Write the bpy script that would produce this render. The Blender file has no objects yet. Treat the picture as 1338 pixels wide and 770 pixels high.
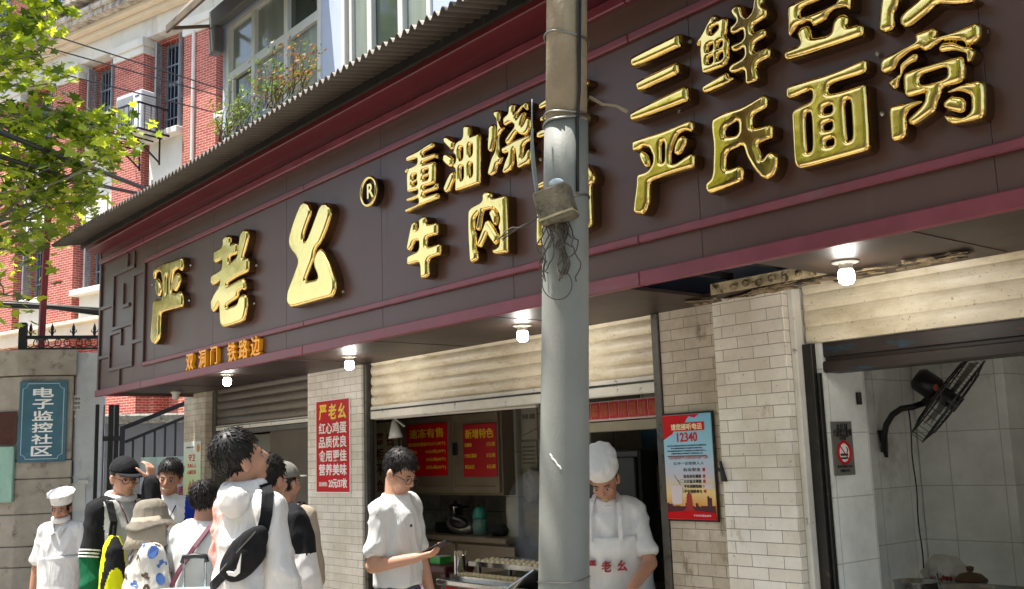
import bpy, bmesh, math, random
import numpy as np
from mathutils import Vector, Matrix, Euler, noise
R_ = math.radians
random.seed(7)
scene = bpy.context.scene
COL = scene.collection

# ------------------------------------------------------------------ camera
F_PX, EYE = 1345.77, 1.65
CR = Vector((0.6399565, 0.7685, 0.0)); 
def _cam_axes(yaw, pit, rol):
    cy, sy = math.cos(yaw), math.sin(yaw)
    fw = Vector((-sy, cy, 0)); rt = Vector((cy, sy, 0)); up = Vector((0, 0, 1))
    f2 = fw*math.cos(pit) + up*math.sin(pit); u2 = up*math.cos(pit) - fw*math.sin(pit)
    return rt*math.cos(rol) + u2*math.sin(rol), u2*math.cos(rol) - rt*math.sin(rol), f2
CR, CU, CF = _cam_axes(0.878146544, 0.157853673, -0.0340030881)
cam_d = bpy.data.cameras.new('camera'); cam = bpy.data.objects.new('camera', cam_d); COL.objects.link(cam)
cam.matrix_world = Matrix(((CR.x, CU.x, -CF.x, 0), (CR.y, CU.y, -CF.y, 0), (CR.z, CU.z, -CF.z, EYE), (0, 0, 0, 1)))
cam_d.sensor_fit = 'HORIZONTAL'; cam_d.sensor_width = 36; cam_d.lens = F_PX/1338*36
cam_d.clip_start = .05; cam_d.clip_end = 2000
scene.camera = cam

# ------------------------------------------------------------------ light
SUN_EL, SUN_AZ = R_(70), R_(32)           # azimuth from the street side (-Y) towards -X
to_sun = Vector((-math.sin(SUN_AZ)*math.cos(SUN_EL), -math.cos(SUN_AZ)*math.cos(SUN_EL), math.sin(SUN_EL)))
world = bpy.data.worlds.new('World'); scene.world = world; world.use_nodes = True
wn = world.node_tree; bg = wn.nodes['Background']
sky = wn.nodes.new('ShaderNodeTexSky'); sky.sky_type = 'NISHITA'; sky.sun_disc = False
sky.sun_elevation = SUN_EL; sky.sun_rotation = math.atan2(to_sun.x, to_sun.y)
sky.air_density = 1.2; sky.dust_density = 2.5
wn.links.new(sky.outputs[0], bg.inputs[0]); bg.inputs[1].default_value = 0.15
sun_d = bpy.data.lights.new('sun', 'SUN'); sun_d.energy = 4.4; sun_d.angle = R_(.53); sun_d.color = (1, .955, .88)
sun = bpy.data.objects.new('sun', sun_d); COL.objects.link(sun)
sun.rotation_euler = to_sun.to_track_quat('Z', 'Y').to_euler()
vs = scene.view_settings; vs.view_transform = 'Standard'; vs.look = 'None'; vs.gamma = 1; vs.use_curve_mapping = False
vs.exposure = 1.2
scene.cycles.use_denoising = True
scene.cycles.max_bounces = 8; scene.cycles.diffuse_bounces = 6; scene.cycles.glossy_bounces = 3
scene.cycles.transmission_bounces = 4; scene.cycles.sample_clamp_indirect = 6

# ------------------------------------------------------------------ measuring: photo pixel (1338x770) -> world point
def ray(x, y): return CR*((x-669)/F_PX) - CU*((y-385)/F_PX) + CF
O_ = Vector((0, 0, EYE))
def on_y(x, y, Y): v = ray(x, y); return O_ + v*(Y/v.y)
def on_x(x, y, X): v = ray(x, y); return O_ + v*(X/v.x)
def on_z(x, y, Z): v = ray(x, y); return O_ + v*((Z-EYE)/v.z)
def dep(x, y, d): return O_ + ray(x, y)*d

# ------------------------------------------------------------------ materials
MATS = {}
def lin(h):
    c = [int(h[i:i+2], 16)/255 for i in (0, 2, 4)]
    return tuple((v/12.92 if v <= .04045 else ((v+.055)/1.055)**2.4) for v in c)
def mat(name, col, rough=.6, metal=0., var=.0, vs=4., bump=0., bs=60., dirt=None, spec=.5, emit=0., trans=0., stretch=(1, 1, 1), sss=0):
    if name in MATS: return MATS[name]
    if isinstance(col, str): col = lin(col)
    m = bpy.data.materials.new(name); m.use_nodes = True; nt = m.node_tree; N = nt.nodes; L = nt.links
    b = N['Principled BSDF']; b.inputs['Roughness'].default_value = rough; b.inputs['Metallic'].default_value = metal
    b.inputs['Specular IOR Level'].default_value = spec
    tc = N.new('ShaderNodeTexCoord'); mp = N.new('ShaderNodeMapping'); mp.inputs['Scale'].default_value = stretch
    L.new(tc.outputs['Object'], mp.inputs['Vector']); vec = mp.outputs[0]
    rgb = N.new('ShaderNodeRGB'); rgb.outputs[0].default_value = (*col, 1); out = rgb.outputs[0]
    if var:
        nz = N.new('ShaderNodeTexNoise'); nz.inputs['Scale'].default_value = vs; nz.inputs['Detail'].default_value = 6; nz.inputs['Roughness'].default_value = .65
        L.new(vec, nz.inputs['Vector'])
        mr = N.new('ShaderNodeMapRange'); mr.inputs[1].default_value = .3; mr.inputs[2].default_value = .7
        mr.inputs[3].default_value = 1-var; mr.inputs[4].default_value = 1+var
        L.new(nz.outputs[0], mr.inputs[0])
        mx = N.new('ShaderNodeMix'); mx.data_type = 'RGBA'; mx.blend_type = 'MULTIPLY'; mx.inputs[0].default_value = 1
        cb = N.new('ShaderNodeCombineColor'); [L.new(mr.outputs[0], cb.inputs[i]) for i in range(3)]
        L.new(out, mx.inputs[6]); L.new(cb.outputs[0], mx.inputs[7]); out = mx.outputs[2]
        mr2 = N.new('ShaderNodeMapRange'); mr2.inputs[3].default_value = max(.02, rough-.12); mr2.inputs[4].default_value = min(1, rough+.12)
        L.new(nz.outputs[0], mr2.inputs[0]); L.new(mr2.outputs[0], b.inputs['Roughness'])
    for dd in (dirt if isinstance(dirt, list) else [dirt] if dirt else []):      # (colour, scale, lo, hi[, stretch])
        dc, ds, lo, hi = dd[:4]
        if isinstance(dc, str): dc = lin(dc)
        n2 = N.new('ShaderNodeTexNoise'); n2.inputs['Scale'].default_value = ds; n2.inputs['Detail'].default_value = 8; n2.inputs['Roughness'].default_value = .7
        m2 = N.new('ShaderNodeMapping'); m2.inputs['Scale'].default_value = dd[4] if len(dd) > 4 else (1, 1, 1); m2.inputs['Location'].default_value = (3.1, 7.7, ds)
        L.new(tc.outputs['Object'], m2.inputs[0]); L.new(m2.outputs[0], n2.inputs['Vector'])
        r2 = N.new('ShaderNodeMapRange'); r2.inputs[1].default_value = lo; r2.inputs[2].default_value = hi; L.new(n2.outputs[0], r2.inputs[0])
        m3 = N.new('ShaderNodeMix'); m3.data_type = 'RGBA'; L.new(r2.outputs[0], m3.inputs[0]); L.new(out, m3.inputs[6]); m3.inputs[7].default_value = (*dc, 1); out = m3.outputs[2]
    L.new(out, b.inputs['Base Color'])
    if bump:
        nb = N.new('ShaderNodeTexNoise'); nb.inputs['Scale'].default_value = bs; nb.inputs['Detail'].default_value = 4; L.new(vec, nb.inputs['Vector'])
        bp = N.new('ShaderNodeBump'); bp.inputs['Strength'].default_value = bump; bp.inputs['Distance'].default_value = .01
        L.new(nb.outputs[0], bp.inputs['Height']); L.new(bp.outputs[0], b.inputs['Normal'])
    if emit: b.inputs['Emission Color'].default_value = (*col, 1); b.inputs['Emission Strength'].default_value = emit
    if trans: b.inputs['Transmission Weight'].default_value = trans
    if sss: b.inputs['Subsurface Weight'].default_value = sss; b.inputs['Subsurface Radius'].default_value = (.012, .005, .003)
    MATS[name] = m; return m
def brick_mat(name, c1, c2, mort, bw, rh, ms, axis='xz', rough=.6, bump=.4, dirt=None, bias=0., off=.5, spec=.4, loc=(0, 0, 0)):
    m = bpy.data.materials.new(name); m.use_nodes = True; nt = m.node_tree; N = nt.nodes; L = nt.links; b = N['Principled BSDF']
    tc = N.new('ShaderNodeTexCoord'); sx = N.new('ShaderNodeSeparateXYZ'); cx = N.new('ShaderNodeCombineXYZ')
    L.new(tc.outputs['Object'], sx.inputs[0])
    if axis == 'auto':    # bricks wrap round the corners: x + y runs along either face
        ad = N.new('ShaderNodeMath'); ad.operation = 'ADD'; L.new(sx.outputs[0], ad.inputs[0]); L.new(sx.outputs[1], ad.inputs[1]); L.new(ad.outputs[0], cx.inputs[0])
    else: L.new(sx.outputs['xyz'.index(axis[0])], cx.inputs[0])
    L.new(sx.outputs['xyz'.index('z' if axis == 'auto' else axis[1])], cx.inputs[1])
    br = N.new('ShaderNodeTexBrick'); mp = N.new('ShaderNodeMapping'); mp.inputs['Location'].default_value = loc
    L.new(cx.outputs[0], mp.inputs[0])
    wob = N.new('ShaderNodeTexNoise'); wob.inputs['Scale'].default_value = 9; L.new(tc.outputs['Object'], wob.inputs['Vector'])
    wv = N.new('ShaderNodeVectorMath'); wv.operation = 'MULTIPLY_ADD'; wv.inputs[1].default_value = (ms*.8, ms*.8, 0); L.new(wob.outputs['Color'], wv.inputs[0]); L.new(mp.outputs[0], wv.inputs[2])
    L.new(wv.outputs[0], br.inputs['Vector'])
    for k, v in (('Scale', 1), ('Brick Width', bw), ('Row Height', rh), ('Mortar Size', ms), ('Mortar Smooth', .2), ('Bias', bias)): br.inputs[k].default_value = v
    br.offset = off
    for k, c in (('Color1', c1), ('Color2', c2), ('Mortar', mort)): br.inputs[k].default_value = (*(lin(c) if isinstance(c, str) else c), 1)
    nz = N.new('ShaderNodeTexNoise'); nz.inputs['Scale'].default_value = 2.3; nz.inputs['Detail'].default_value = 8; nz.inputs['Roughness'].default_value = .7; L.new(tc.outputs['Object'], nz.inputs['Vector'])
    mr = N.new('ShaderNodeMapRange'); mr.inputs[1].default_value = .3; mr.inputs[2].default_value = .7; mr.inputs[3].default_value = .78; mr.inputs[4].default_value = 1.12; L.new(nz.outputs[0], mr.inputs[0])
    mx = N.new('ShaderNodeMix'); mx.data_type = 'RGBA'; mx.blend_type = 'MULTIPLY'; mx.inputs[0].default_value = 1
    cb = N.new('ShaderNodeCombineColor'); [L.new(mr.outputs[0], cb.inputs[i]) for i in range(3)]
    L.new(br.outputs[0], mx.inputs[6]); L.new(cb.outputs[0], mx.inputs[7]); out = mx.outputs[2]
    for dd in (dirt or []):
        dc, ds, lo, hi = dd[:4]
        n2 = N.new('ShaderNodeTexNoise'); n2.inputs['Scale'].default_value = ds; n2.inputs['Detail'].default_value = 8; n2.inputs['Roughness'].default_value = .72
        m2 = N.new('ShaderNodeMapping'); m2.inputs['Scale'].default_value = dd[4] if len(dd) > 4 else (1, 1, 1); L.new(tc.outputs['Object'], m2.inputs[0]); L.new(m2.outputs[0], n2.inputs['Vector'])
        r2 = N.new('ShaderNodeMapRange'); r2.inputs[1].default_value = lo; r2.inputs[2].default_value = hi; L.new(n2.outputs[0], r2.inputs[0])
        m3 = N.new('ShaderNodeMix'); m3.data_type = 'RGBA'; L.new(r2.outputs[0], m3.inputs[0]); L.new(out, m3.inputs[6]); m3.inputs[7].default_value = (*lin(dc), 1); out = m3.outputs[2]
    L.new(out, b.inputs['Base Color']); b.inputs['Roughness'].default_value = rough; b.inputs['Specular IOR Level'].default_value = spec
    iv = N.new('ShaderNodeMath'); iv.operation = 'SUBTRACT'; iv.inputs[0].default_value = 1; L.new(br.outputs['Fac'], iv.inputs[1])
    bp = N.new('ShaderNodeBump'); bp.inputs['Strength'].default_value = bump; bp.inputs['Distance'].default_value = .006; L.new(iv.outputs[0], bp.inputs['Height']); L.new(bp.outputs[0], b.inputs['Normal'])
    MATS[name] = m; return m

# ------------------------------------------------------------------ objects
def wm(o):
    b = o.matrix_basis.copy()
    return b if o.parent is None else wm(o.parent) @ o.matrix_parent_inverse @ b
def obj(name, src, m=None, parent=None, smooth=False, world=True):
    """link a bmesh or mesh as ONE mesh object; world=True: its coordinates are world ones"""
    if isinstance(src, bmesh.types.BMesh):
        me = bpy.data.meshes.new(name); src.normal_update(); src.to_mesh(me); src.free()
    else: me = src
    o = bpy.data.objects.new(name, me); COL.objects.link(o)
    for k in (m if isinstance(m, list) else [m] if m else []): me.materials.append(k)
    if parent is not None:
        o.parent = parent
        if world: o.matrix_parent_inverse = wm(parent).inverted()
    if smooth: me.shade_smooth()
    return o
def tag(o, label=None, cat=None, group=None, kind=None):
    if label: o['label'] = label
    if cat: o['category'] = cat
    if group: o['group'] = group
    if kind: o['kind'] = kind
    return o
def thing(name, label, cat, loc=(0, 0, 0), rz=0., group=None):
    o = bpy.data.objects.new(name, None); COL.objects.link(o); o.empty_display_size = .1
    o.location = loc; o.rotation_euler = (0, 0, rz)
    return tag(o, label, cat, group)
def kids(o): return [c for c in COL.objects if c.parent is o]
def dup(o, loc=None, rz=None, label=None, parent=None):
    c = o.copy(); COL.objects.link(c)
    if parent is not None: c.parent = parent
    for ch in kids(o): dup(ch, parent=c)
    if loc is not None: c.location = loc
    if rz is not None: c.rotation_euler = (0, 0, rz)
    if label: c['label'] = label
    return c
nb = bmesh.new
def box(bm, x0, x1, y0, y1, z0, z1, bev=0, M=None, seg=1):
    vs_ = [bm.verts.new((x, y, z)) for x in (x0, x1) for y in (y0, y1) for z in (z0, z1)]
    q = [(0, 1, 3, 2), (4, 6, 7, 5), (0, 4, 5, 1), (2, 3, 7, 6), (0, 2, 6, 4), (1, 5, 7, 3)]
    fs = [bm.faces.new([vs_[i] for i in f]) for f in q]
    if bev:
        es = list({e for f in fs for e in f.edges})
        r = bmesh.ops.bevel(bm, geom=es, offset=bev, segments=seg, affect='EDGES', profile=.6)
        vs_ = list({v for f in r['faces'] for v in f.verts} | {v for v in vs_ if v.is_valid})
    if M is not None: bmesh.ops.transform(bm, matrix=M, verts=[v for v in vs_ if v.is_valid])
    return bm
def ring_pts(c, ax, r, n, ry=None, ph=0):
    ax = Vector(ax).normalized(); a = ax.orthogonal().normalized(); b_ = ax.cross(a)
    return [Vector(c) + a*(r*math.cos(ph+2*math.pi*i/n)) + b_*((ry or r)*math.sin(ph+2*math.pi*i/n)) for i in range(n)]
def bridge(bm, A, B):
    n = len(A)
    for i in range(n):
        try: bm.faces.new((A[i], A[(i+1) % n], B[(i+1) % n], B[i]))
        except ValueError: pass
def tube(bm, pts, r, seg=8, caps=True, closed=False):
    pts = [Vector(p) for p in pts]; n = len(pts); rs = r if isinstance(r, (list, tuple)) else [r]*n
    rings = []; prev = None
    for i, p in enumerate(pts):
        if closed: t = pts[(i+1) % n] - pts[i-1]
        else: t = pts[min(i+1, n-1)] - pts[max(i-1, 0)]
        if t.length < 1e-9: t = Vector((0, 0, 1))
        t.normalize()
        a = t.orthogonal().normalized() if prev is None else (prev - t*prev.dot(t)).normalized()
        prev = a; b_ = t.cross(a)
        rings.append([bm.verts.new(p + (a*math.cos(2*math.pi*k/seg) + b_*math.sin(2*math.pi*k/seg))*rs[i]) for k in range(seg)])
    for i in range(n-1): bridge(bm, rings[i], rings[i+1])
    if closed: bridge(bm, rings[-1], rings[0])
    elif caps:
        bm.faces.new(rings[0][::-1]); bm.faces.new(rings[-1])
    return bm
def cyl(bm, p0, p1, r0, r1=None, seg=20): return tube(bm, [p0, p1], [r0, r0 if r1 is None else r1], seg)
def bar(bm, p0, p1, w, h=None, up=(0, 0, 1)):
    """square bar from p0 to p1"""
    p0, p1 = Vector(p0), Vector(p1); t = (p1-p0).normalized(); up = Vector(up)
    if abs(t.dot(up)) > .98: up = Vector((1, 0, 0))
    s = t.cross(up).normalized(); u_ = s.cross(t); h = h or w
    A = [bm.verts.new(p0 + s*(w/2*a) + u_*(h/2*b_)) for a, b_ in ((-1, -1), (1, -1), (1, 1), (-1, 1))]
    B = [bm.verts.new(p1 + s*(w/2*a) + u_*(h/2*b_)) for a, b_ in ((-1, -1), (1, -1), (1, 1), (-1, 1))]
    bridge(bm, A, B); bm.faces.new(A[::-1]); bm.faces.new(B); return bm
def lathe(bm, prof, c=(0, 0, 0), seg=28, M=None):
    c = Vector(c); rings = []
    for r, z in prof: rings.append([bm.verts.new(c + Vector((max(r, 1e-4)*math.cos(2*math.pi*k/seg), max(r, 1e-4)*math.sin(2*math.pi*k/seg), z))) for k in range(seg)])
    for i in range(len(rings)-1): bridge(bm, rings[i], rings[i+1])
    bm.faces.new(rings[0][::-1]); bm.faces.new(rings[-1])
    if M is not None: bmesh.ops.transform(bm, matrix=M, verts=[v for r in rings for v in r])
    return bm
def ell(bm, c, r, M=None, sub=3, rot=None):
    r = (r, r, r) if isinstance(r, (int, float)) else r
    T = Matrix.Translation(Vector(c)) @ (rot.to_matrix().to_4x4() if rot is not None else Matrix.Identity(4)) @ Matrix.Diagonal((*r, 1))
    if M is not None: T = M @ T
    bmesh.ops.create_icosphere(bm, subdivisions=sub, radius=1, matrix=T); return bm
def capsule(bm, p0, p1, r0, r1, M=None, seg=14):
    """tapered limb with round ends"""
    p0, p1 = Vector(p0), Vector(p1)
    if M is not None: p0, p1 = M @ p0, M @ p1
    t = (p1-p0).normalized(); P, Rr = [], []
    for k in range(1, 6): a = k/5*math.pi/2; P.append(p0 - t*r0*math.cos(a)); Rr.append(max(r0*math.sin(a), 1e-4))
    for k in range(4, -1, -1): a = k/5*math.pi/2; P.append(p1 + t*r1*math.cos(a)); Rr.append(max(r1*math.sin(a), 1e-4)) if k else Rr.append(r1*.12)
    P.insert(5, p1); Rr.insert(5, r1)
    tube(bm, P, Rr, seg); return bm
def loft(bm, rings, M=None, seg=32):
    """rings: (z, rx, ry, xoff, yoff) stacked into a closed shape"""
    V = []
    for z, rx, ry, xo, yo in rings:
        V.append([bm.verts.new((M or Matrix.Identity(4)) @ Vector((xo + rx*math.copysign(abs(math.cos(a))**.85, math.cos(a)), yo + ry*math.copysign(abs(math.sin(a))**.85, math.sin(a)), z))) for a in [2*math.pi*k/seg for k in range(seg)]])
    for i in range(len(V)-1): bridge(bm, V[i], V[i+1])
    bm.faces.new(V[0][::-1]); bm.faces.new(V[-1]); return bm
def prism(bm, poly, y0, y1, M=None):
    """polygon in (x, z) extruded along y"""
    A = [bm.verts.new((x, y0, z)) for x, z in poly]; B = [bm.verts.new((x, y1, z)) for x, z in poly]
    bridge(bm, A, B); bm.faces.new(A[::-1]); bm.faces.new(B)
    if M is not None: bmesh.ops.transform(bm, matrix=M, verts=A+B)
    return bm
def xprism(bm, poly, x0, x1):
    """polygon in (y, z) extruded along x"""
    A = [bm.verts.new((x0, y, z)) for y, z in poly]; B = [bm.verts.new((x1, y, z)) for y, z in poly]
    bridge(bm, A, B); bm.faces.new(A[::-1]); bm.faces.new(B); return bm
def remesh(bm, vox, smooth=4, fac=.5, name='m'):
    me = bpy.data.meshes.new(name); bm.to_mesh(me); bm.free()
    o = bpy.data.objects.new('tmp', me); COL.objects.link(o)
    md = o.modifiers.new('r', 'REMESH'); md.mode = 'VOXEL'; md.voxel_size = vox; md.use_smooth_shade = True
    if smooth: sm = o.modifiers.new('s', 'SMOOTH'); sm.factor = fac; sm.iterations = smooth
    dg = bpy.context.evaluated_depsgraph_get(); out = bpy.data.meshes.new_from_object(o.evaluated_get(dg))
    bpy.data.objects.remove(o); bpy.data.meshes.remove(me); out.name = name; out.shade_smooth(); return out
def text(name, body, size, loc, m, parent, rot=(math.pi/2, 0, 0), bold=.0, ext=.001, sx=1., align='CENTER', spacing=1., line=1., world=True, fit=None):
    cu = bpy.data.curves.new(name, 'FONT'); cu.body = body; cu.size = size; cu.extrude = ext; cu.offset = min(bold, .008)*size
    cu.align_x = align; cu.align_y = 'CENTER'; cu.space_character = spacing; cu.space_line = line; cu.resolution_u = 3
    o = bpy.data.objects.new('tmp', cu); COL.objects.link(o)
    dg = bpy.context.evaluated_depsgraph_get(); dg.update(); me = bpy.data.meshes.new_from_object(o.evaluated_get(dg))
    bpy.data.objects.remove(o); bpy.data.curves.remove(cu)
    me.materials.clear()
    if fit and len(me.vertices):      # stretch to the measured width and height of the lettering
        cs = np.empty(len(me.vertices)*3); me.vertices.foreach_get('co', cs); cs = cs.reshape(-1, 3); lo, hi = cs[:, :2].min(0), cs[:, :2].max(0)
        k = [fit[0]/max(hi[0]-lo[0], 1e-6), fit[1]/max(hi[1]-lo[1], 1e-6)]
        if fit[0] == 0: k[0] = k[1]
        cen = (lo+hi)/2
        if align != 'CENTER': cen[0] = lo[0] if align == 'LEFT' else hi[0]
        cs[:, :2] = (cs[:, :2]-cen)*k; me.vertices.foreach_set('co', cs.ravel())
    if bold > .009:                    # heavier weight: nudged copies a hair apart in depth
        b0 = bmesh.new(); d = (bold-.006)*(size if not fit else min(fit[1], size)*.9)
        for k, (dx, dy) in enumerate(((0, 0), (d, 0), (-d, 0), (0, d), (0, -d))):
            n0 = len(b0.verts); b0.from_mesh(me); b0.verts.ensure_lookup_table()
            for v in b0.verts[n0:]: v.co += Vector((dx, dy, -.00012*k))
        b0.to_mesh(me); b0.free()
    me.transform(Matrix.Translation(loc) @ Euler(rot).to_matrix().to_4x4() @ Matrix.Diagonal((sx, 1, 1, 1)))
    return obj(name, me, m, parent, world=world)
# ================================================================== setting
YS, YW, ZS = 3.25, 4.2, 2.41                     # sign face, shop wall, soffit height
M_pave = brick_mat('paving', 'b3aca1', 'a59e93', '6a655d', .4, .2, .004, axis='xy', rough=.85, bump=.3, dirt=[('77726a', 1.1, .55, .8)])
M_road = mat('asphalt', '46464a', .9, var=.15, vs=3, bump=.5, bs=200)
M_kerb = mat('kerb_stone', '9a968e', .85, var=.15, bump=.3)
M_earth = mat('earth', '6f6a60', .95, var=.2, vs=.3)
bm = nb(); box(bm, -300, 300, -300, 300, -.6, -.16); tag(obj('ground', bm, M_earth), kind='structure')
bm = nb(); box(bm, -80, 60, -3.2, 60, -.16, 0); tag(obj('pavement', bm, M_pave), kind='structure')
bm = nb(); box(bm, -80, 60, -11.8, -3.35, -.159, -.12); tag(obj('road', bm, M_road), kind='structure')
bm = nb(); box(bm, -80, 60, -3.35, -3.2, -.155, .002, .015); tag(obj('kerb', bm, M_kerb), kind='structure')
bm = nb(); box(bm, -80, 60, -15, -11.8, -.155, 0, .015); tag(obj('far_pavement', bm, M_pave), kind='structure')

# ------------------------------------------------------------------ shop building
M_tile = brick_mat('wall_tile', 'ece6da', 'dcd3c4', '786f63', .185, .0585, .0018, axis='auto', rough=.38, bump=.5, dirt=[('c4b69e', 1.7, .48, .8), ('a08e74', 7, .62, .78, (1, 1, .4)), ('4f3f2e', 45, .63, .68), ('3c3028', 95, .64, .69)], spec=.5, loc=(.03, .012, 0))
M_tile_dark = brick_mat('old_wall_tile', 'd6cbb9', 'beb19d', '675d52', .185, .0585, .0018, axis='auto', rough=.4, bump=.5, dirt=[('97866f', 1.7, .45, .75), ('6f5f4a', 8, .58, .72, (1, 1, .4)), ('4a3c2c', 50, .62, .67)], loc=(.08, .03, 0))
M_bigtile = brick_mat('room_tile', 'f2f2ec', 'ececE6', 'c4c4bc', .3, .3, .003, axis='auto', rough=.22, bump=.1, off=0, dirt=[('8b887b', 2.2, .55, .85)], loc=(.05, .08, 0))
M_backtile = brick_mat('kitchen_tile', 'e6e5da', 'd9d8cc', '8d8b81', .33, .3, .004, axis='auto', rough=.35, bump=.25, off=0, dirt=[('4d483d', 3.2, .48, .75)])
M_slat = mat('shutter_paint', 'e2d6bc', .42, var=.1, vs=3, dirt=[('b09a72', 3, .45, .8, (1, 1, 3)), ('8a7350', 9, .6, .74, (.5, 1, 4)), ('5a452b', 55, .62, .67), ('3f2f1e', 100, .64, .69)], stretch=(1, 1, 2))
M_slat_old = mat('old_shutter_steel', '6f675c', .42, metal=.45, var=.2, vs=3, dirt=[('3d3329', 9, .55, .75, (1, 1, 4))], stretch=(.6, 1, 6))
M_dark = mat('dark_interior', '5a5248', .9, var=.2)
M_steeljamb = mat('steel_jamb', '5b5852', .5, metal=.4, var=.25, vs=9, dirt=[('3a2a1e', 16, .55, .65)])
M_darkjamb = mat('dark_steel_jamb', '2b2926', .45, metal=.4, var=.3, vs=12, dirt=[('4f4438', 20, .6, .66)])
M_bluewall = mat('pale_blue_render', 'b9c4da', .9, var=.06, vs=2, dirt=[('8d93a0', 3, .6, .8, (1, 1, .3))])
M_winframe = mat('window_frame_white', 'd2d1cb', .5, var=.06)
M_pane = mat('window_glass', '3d463f', .08, var=.25, vs=1.3, spec=.7)
M_curtain = mat('curtained_glass', '848c86', .12, var=.22, vs=1.4, spec=.7, stretch=(4, 1, .4))
M_lintel = mat('rusty_blue_beam', '2b211d', .5, var=.35, vs=7, dirt=[('21404f', 2.6, .57, .63, (1, 1, 3)), ('6b2f1d', 8, .62, .68, (1, 1, 5))])
M_dirtwhite = mat('dirty_white_strip', 'd8d3c8', .6, var=.12, vs=5, dirt=[('5a5147', 14, .6, .68)])
M_floor = mat('kitchen_floor', 'bdb7ac', .5, var=.2)
M_ceil = mat('room_ceiling', 'e6e3da', .9, var=.1)

shop = thing('shop_building', 'two storey shop building faced in cream tiles with half lowered roller shutters', 'building', (-6, YW, 0))
def part(name, bm, m, **k): return obj(name, bm, m, shop, **k)
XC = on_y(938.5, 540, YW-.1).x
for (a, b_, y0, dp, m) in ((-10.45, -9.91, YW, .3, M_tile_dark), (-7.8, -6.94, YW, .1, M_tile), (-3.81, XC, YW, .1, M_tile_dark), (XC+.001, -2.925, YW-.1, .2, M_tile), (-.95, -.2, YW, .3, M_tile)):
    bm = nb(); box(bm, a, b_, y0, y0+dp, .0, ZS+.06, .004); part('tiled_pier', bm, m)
def shutter(x0, x1, z0, y, m, pitch=.078, bulge=.014, bar=None):
    bm = nb(); z = z0; prof = []
    while z < ZS+.03:
        for t in (0, .12, .3, .5, .7, .88): prof.append((y - bulge*math.sin(math.pi*min(1, max(0, (t-.02)/.96)))**.6, z + pitch*t))
        z += pitch
    pts = prof + [(y+.03, prof[-1][1]), (y+.03, z0)]
    xprism(bm, pts, x0, x1); s = part('rolling_shutter', bm, m)
    if bar:
        bm = nb(); box(bm, x0, x1, y-.022, y+.025, z0-bar, z0-.002, .006); obj('bottom_rail', bm, M_dirtwhite, s)
        bm = nb(); box(bm, x0+.004, x1-.004, y-.027, y-.021, z0-bar*.42, z0-bar*.30); obj('rail_groove', bm, M_darkjamb, s)
    return s
s1 = shutter(-9.9, -7.81, 2.07, YW+.1, M_slat_old, bar=.05)
s2 = shutter(-6.87, -3.87, 2.085, YW+.06, M_slat, bar=.1)
s3 = shutter(-2.886, -.96, 2.145, YW+.02, M_slat, pitch=.079, bulge=.008)
bm = nb(); box(bm, -2.818, -.96, YW+.045, YW+.16, 2.075, 2.142); box(bm, -2.818, -.96, YW+.06, YW+.15, 2.055, 2.074); box(bm, -2.818, -.96, YW+.03, YW+.17, 2.0, 2.054, .006); part('lintel_beam', bm, M_lintel)
for a, b_, y0, dp, zt, m in ((-2.924, -2.892, YW-.06, .06, ZS, M_dirtwhite), (-2.89, -2.838, YW-.02, .035, 2.14, M_darkjamb), (-2.835, -2.823, YW+.0, .03, 2.0, M_darkjamb), (-6.938, -6.90, YW+.02, .05, ZS, M_steeljamb), (-6.897, -6.875, YW+.05, .03, 2.0, M_darkjamb), (-3.862, -3.812, YW-.01, .06, ZS, M_steeljamb), (-9.905, -9.83, YW+.07, .12, ZS, M_steeljamb), (-7.86, -7.805, YW+.07, .06, ZS, M_steeljamb)):
    bm = nb(); box(bm, a, b_, y0, y0+dp, .0, zt, .003); part('door_jamb', bm, m)
bm = nb(); box(bm, -9.82, -7.87, YW+.1, YW+.16, 1.97, 2.015, .004); part('door_lintel', bm, M_steeljamb)
bm = nb(); box(bm, -9.82, -9.0, YW+.3, YW+.34, 0, 1.965, .004); part('door_leaf', bm, mat('grey_door', '77736a', .5, var=.12))
# rooms behind the openings
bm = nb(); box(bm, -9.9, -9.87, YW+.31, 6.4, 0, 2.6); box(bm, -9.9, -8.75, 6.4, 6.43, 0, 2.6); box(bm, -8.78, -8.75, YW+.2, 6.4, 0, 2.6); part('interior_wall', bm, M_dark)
bm = nb(); box(bm, -8.745, -8.72, YW+.2, 5.7, 0, 2.6); part('interior_wall', bm, mat('grubby_cream', 'cfc6b2', .6, var=.12, dirt=[('5e5444', 3, .5, .8)]))
bm = nb(); box(bm, -8.72, -3.2, 5.7, 5.73, 0, 2.6); part('interior_wall', bm, M_backtile)
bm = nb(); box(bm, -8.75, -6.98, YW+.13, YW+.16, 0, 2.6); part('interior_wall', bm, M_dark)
bm = nb(); box(bm, -3.79, -3.76, YW+.13, 5.7, 0, 2.6); part('interior_wall', bm, M_backtile)
bm = nb(); box(bm, -3.19, -3.16, YW+.13, 5.9, 0, 2.6); box(bm, -3.16, -.9, 7.0, 7.03, 0, 2.6); part('interior_wall', bm, M_bigtile)
bm = nb(); box(bm, -3.155, -2.822, YW+.035, 4.58, 0, 2.6); part('interior_wall', bm, M_bigtile)           # pier by the opening
bm = nb(); box(bm, -3.155, -2.62, 5.62, 6.6, 0, 2.6, .004); part('interior_wall', bm, M_bigtile)
bm = nb(); box(bm, -.93, -.9, YW+.33, 7, 0, 2.6); part('interior_wall', bm, M_bigtile)
bm = nb(); box(bm, -9.9, -.9, YW+.13, 7.03, 2.6, 2.66); part('ceiling', bm, M_ceil)
bm = nb(); box(bm, -10.4, -.2, YW+.02, 7.03, .001, .006); part('floor_slab', bm, M_floor)
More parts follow.
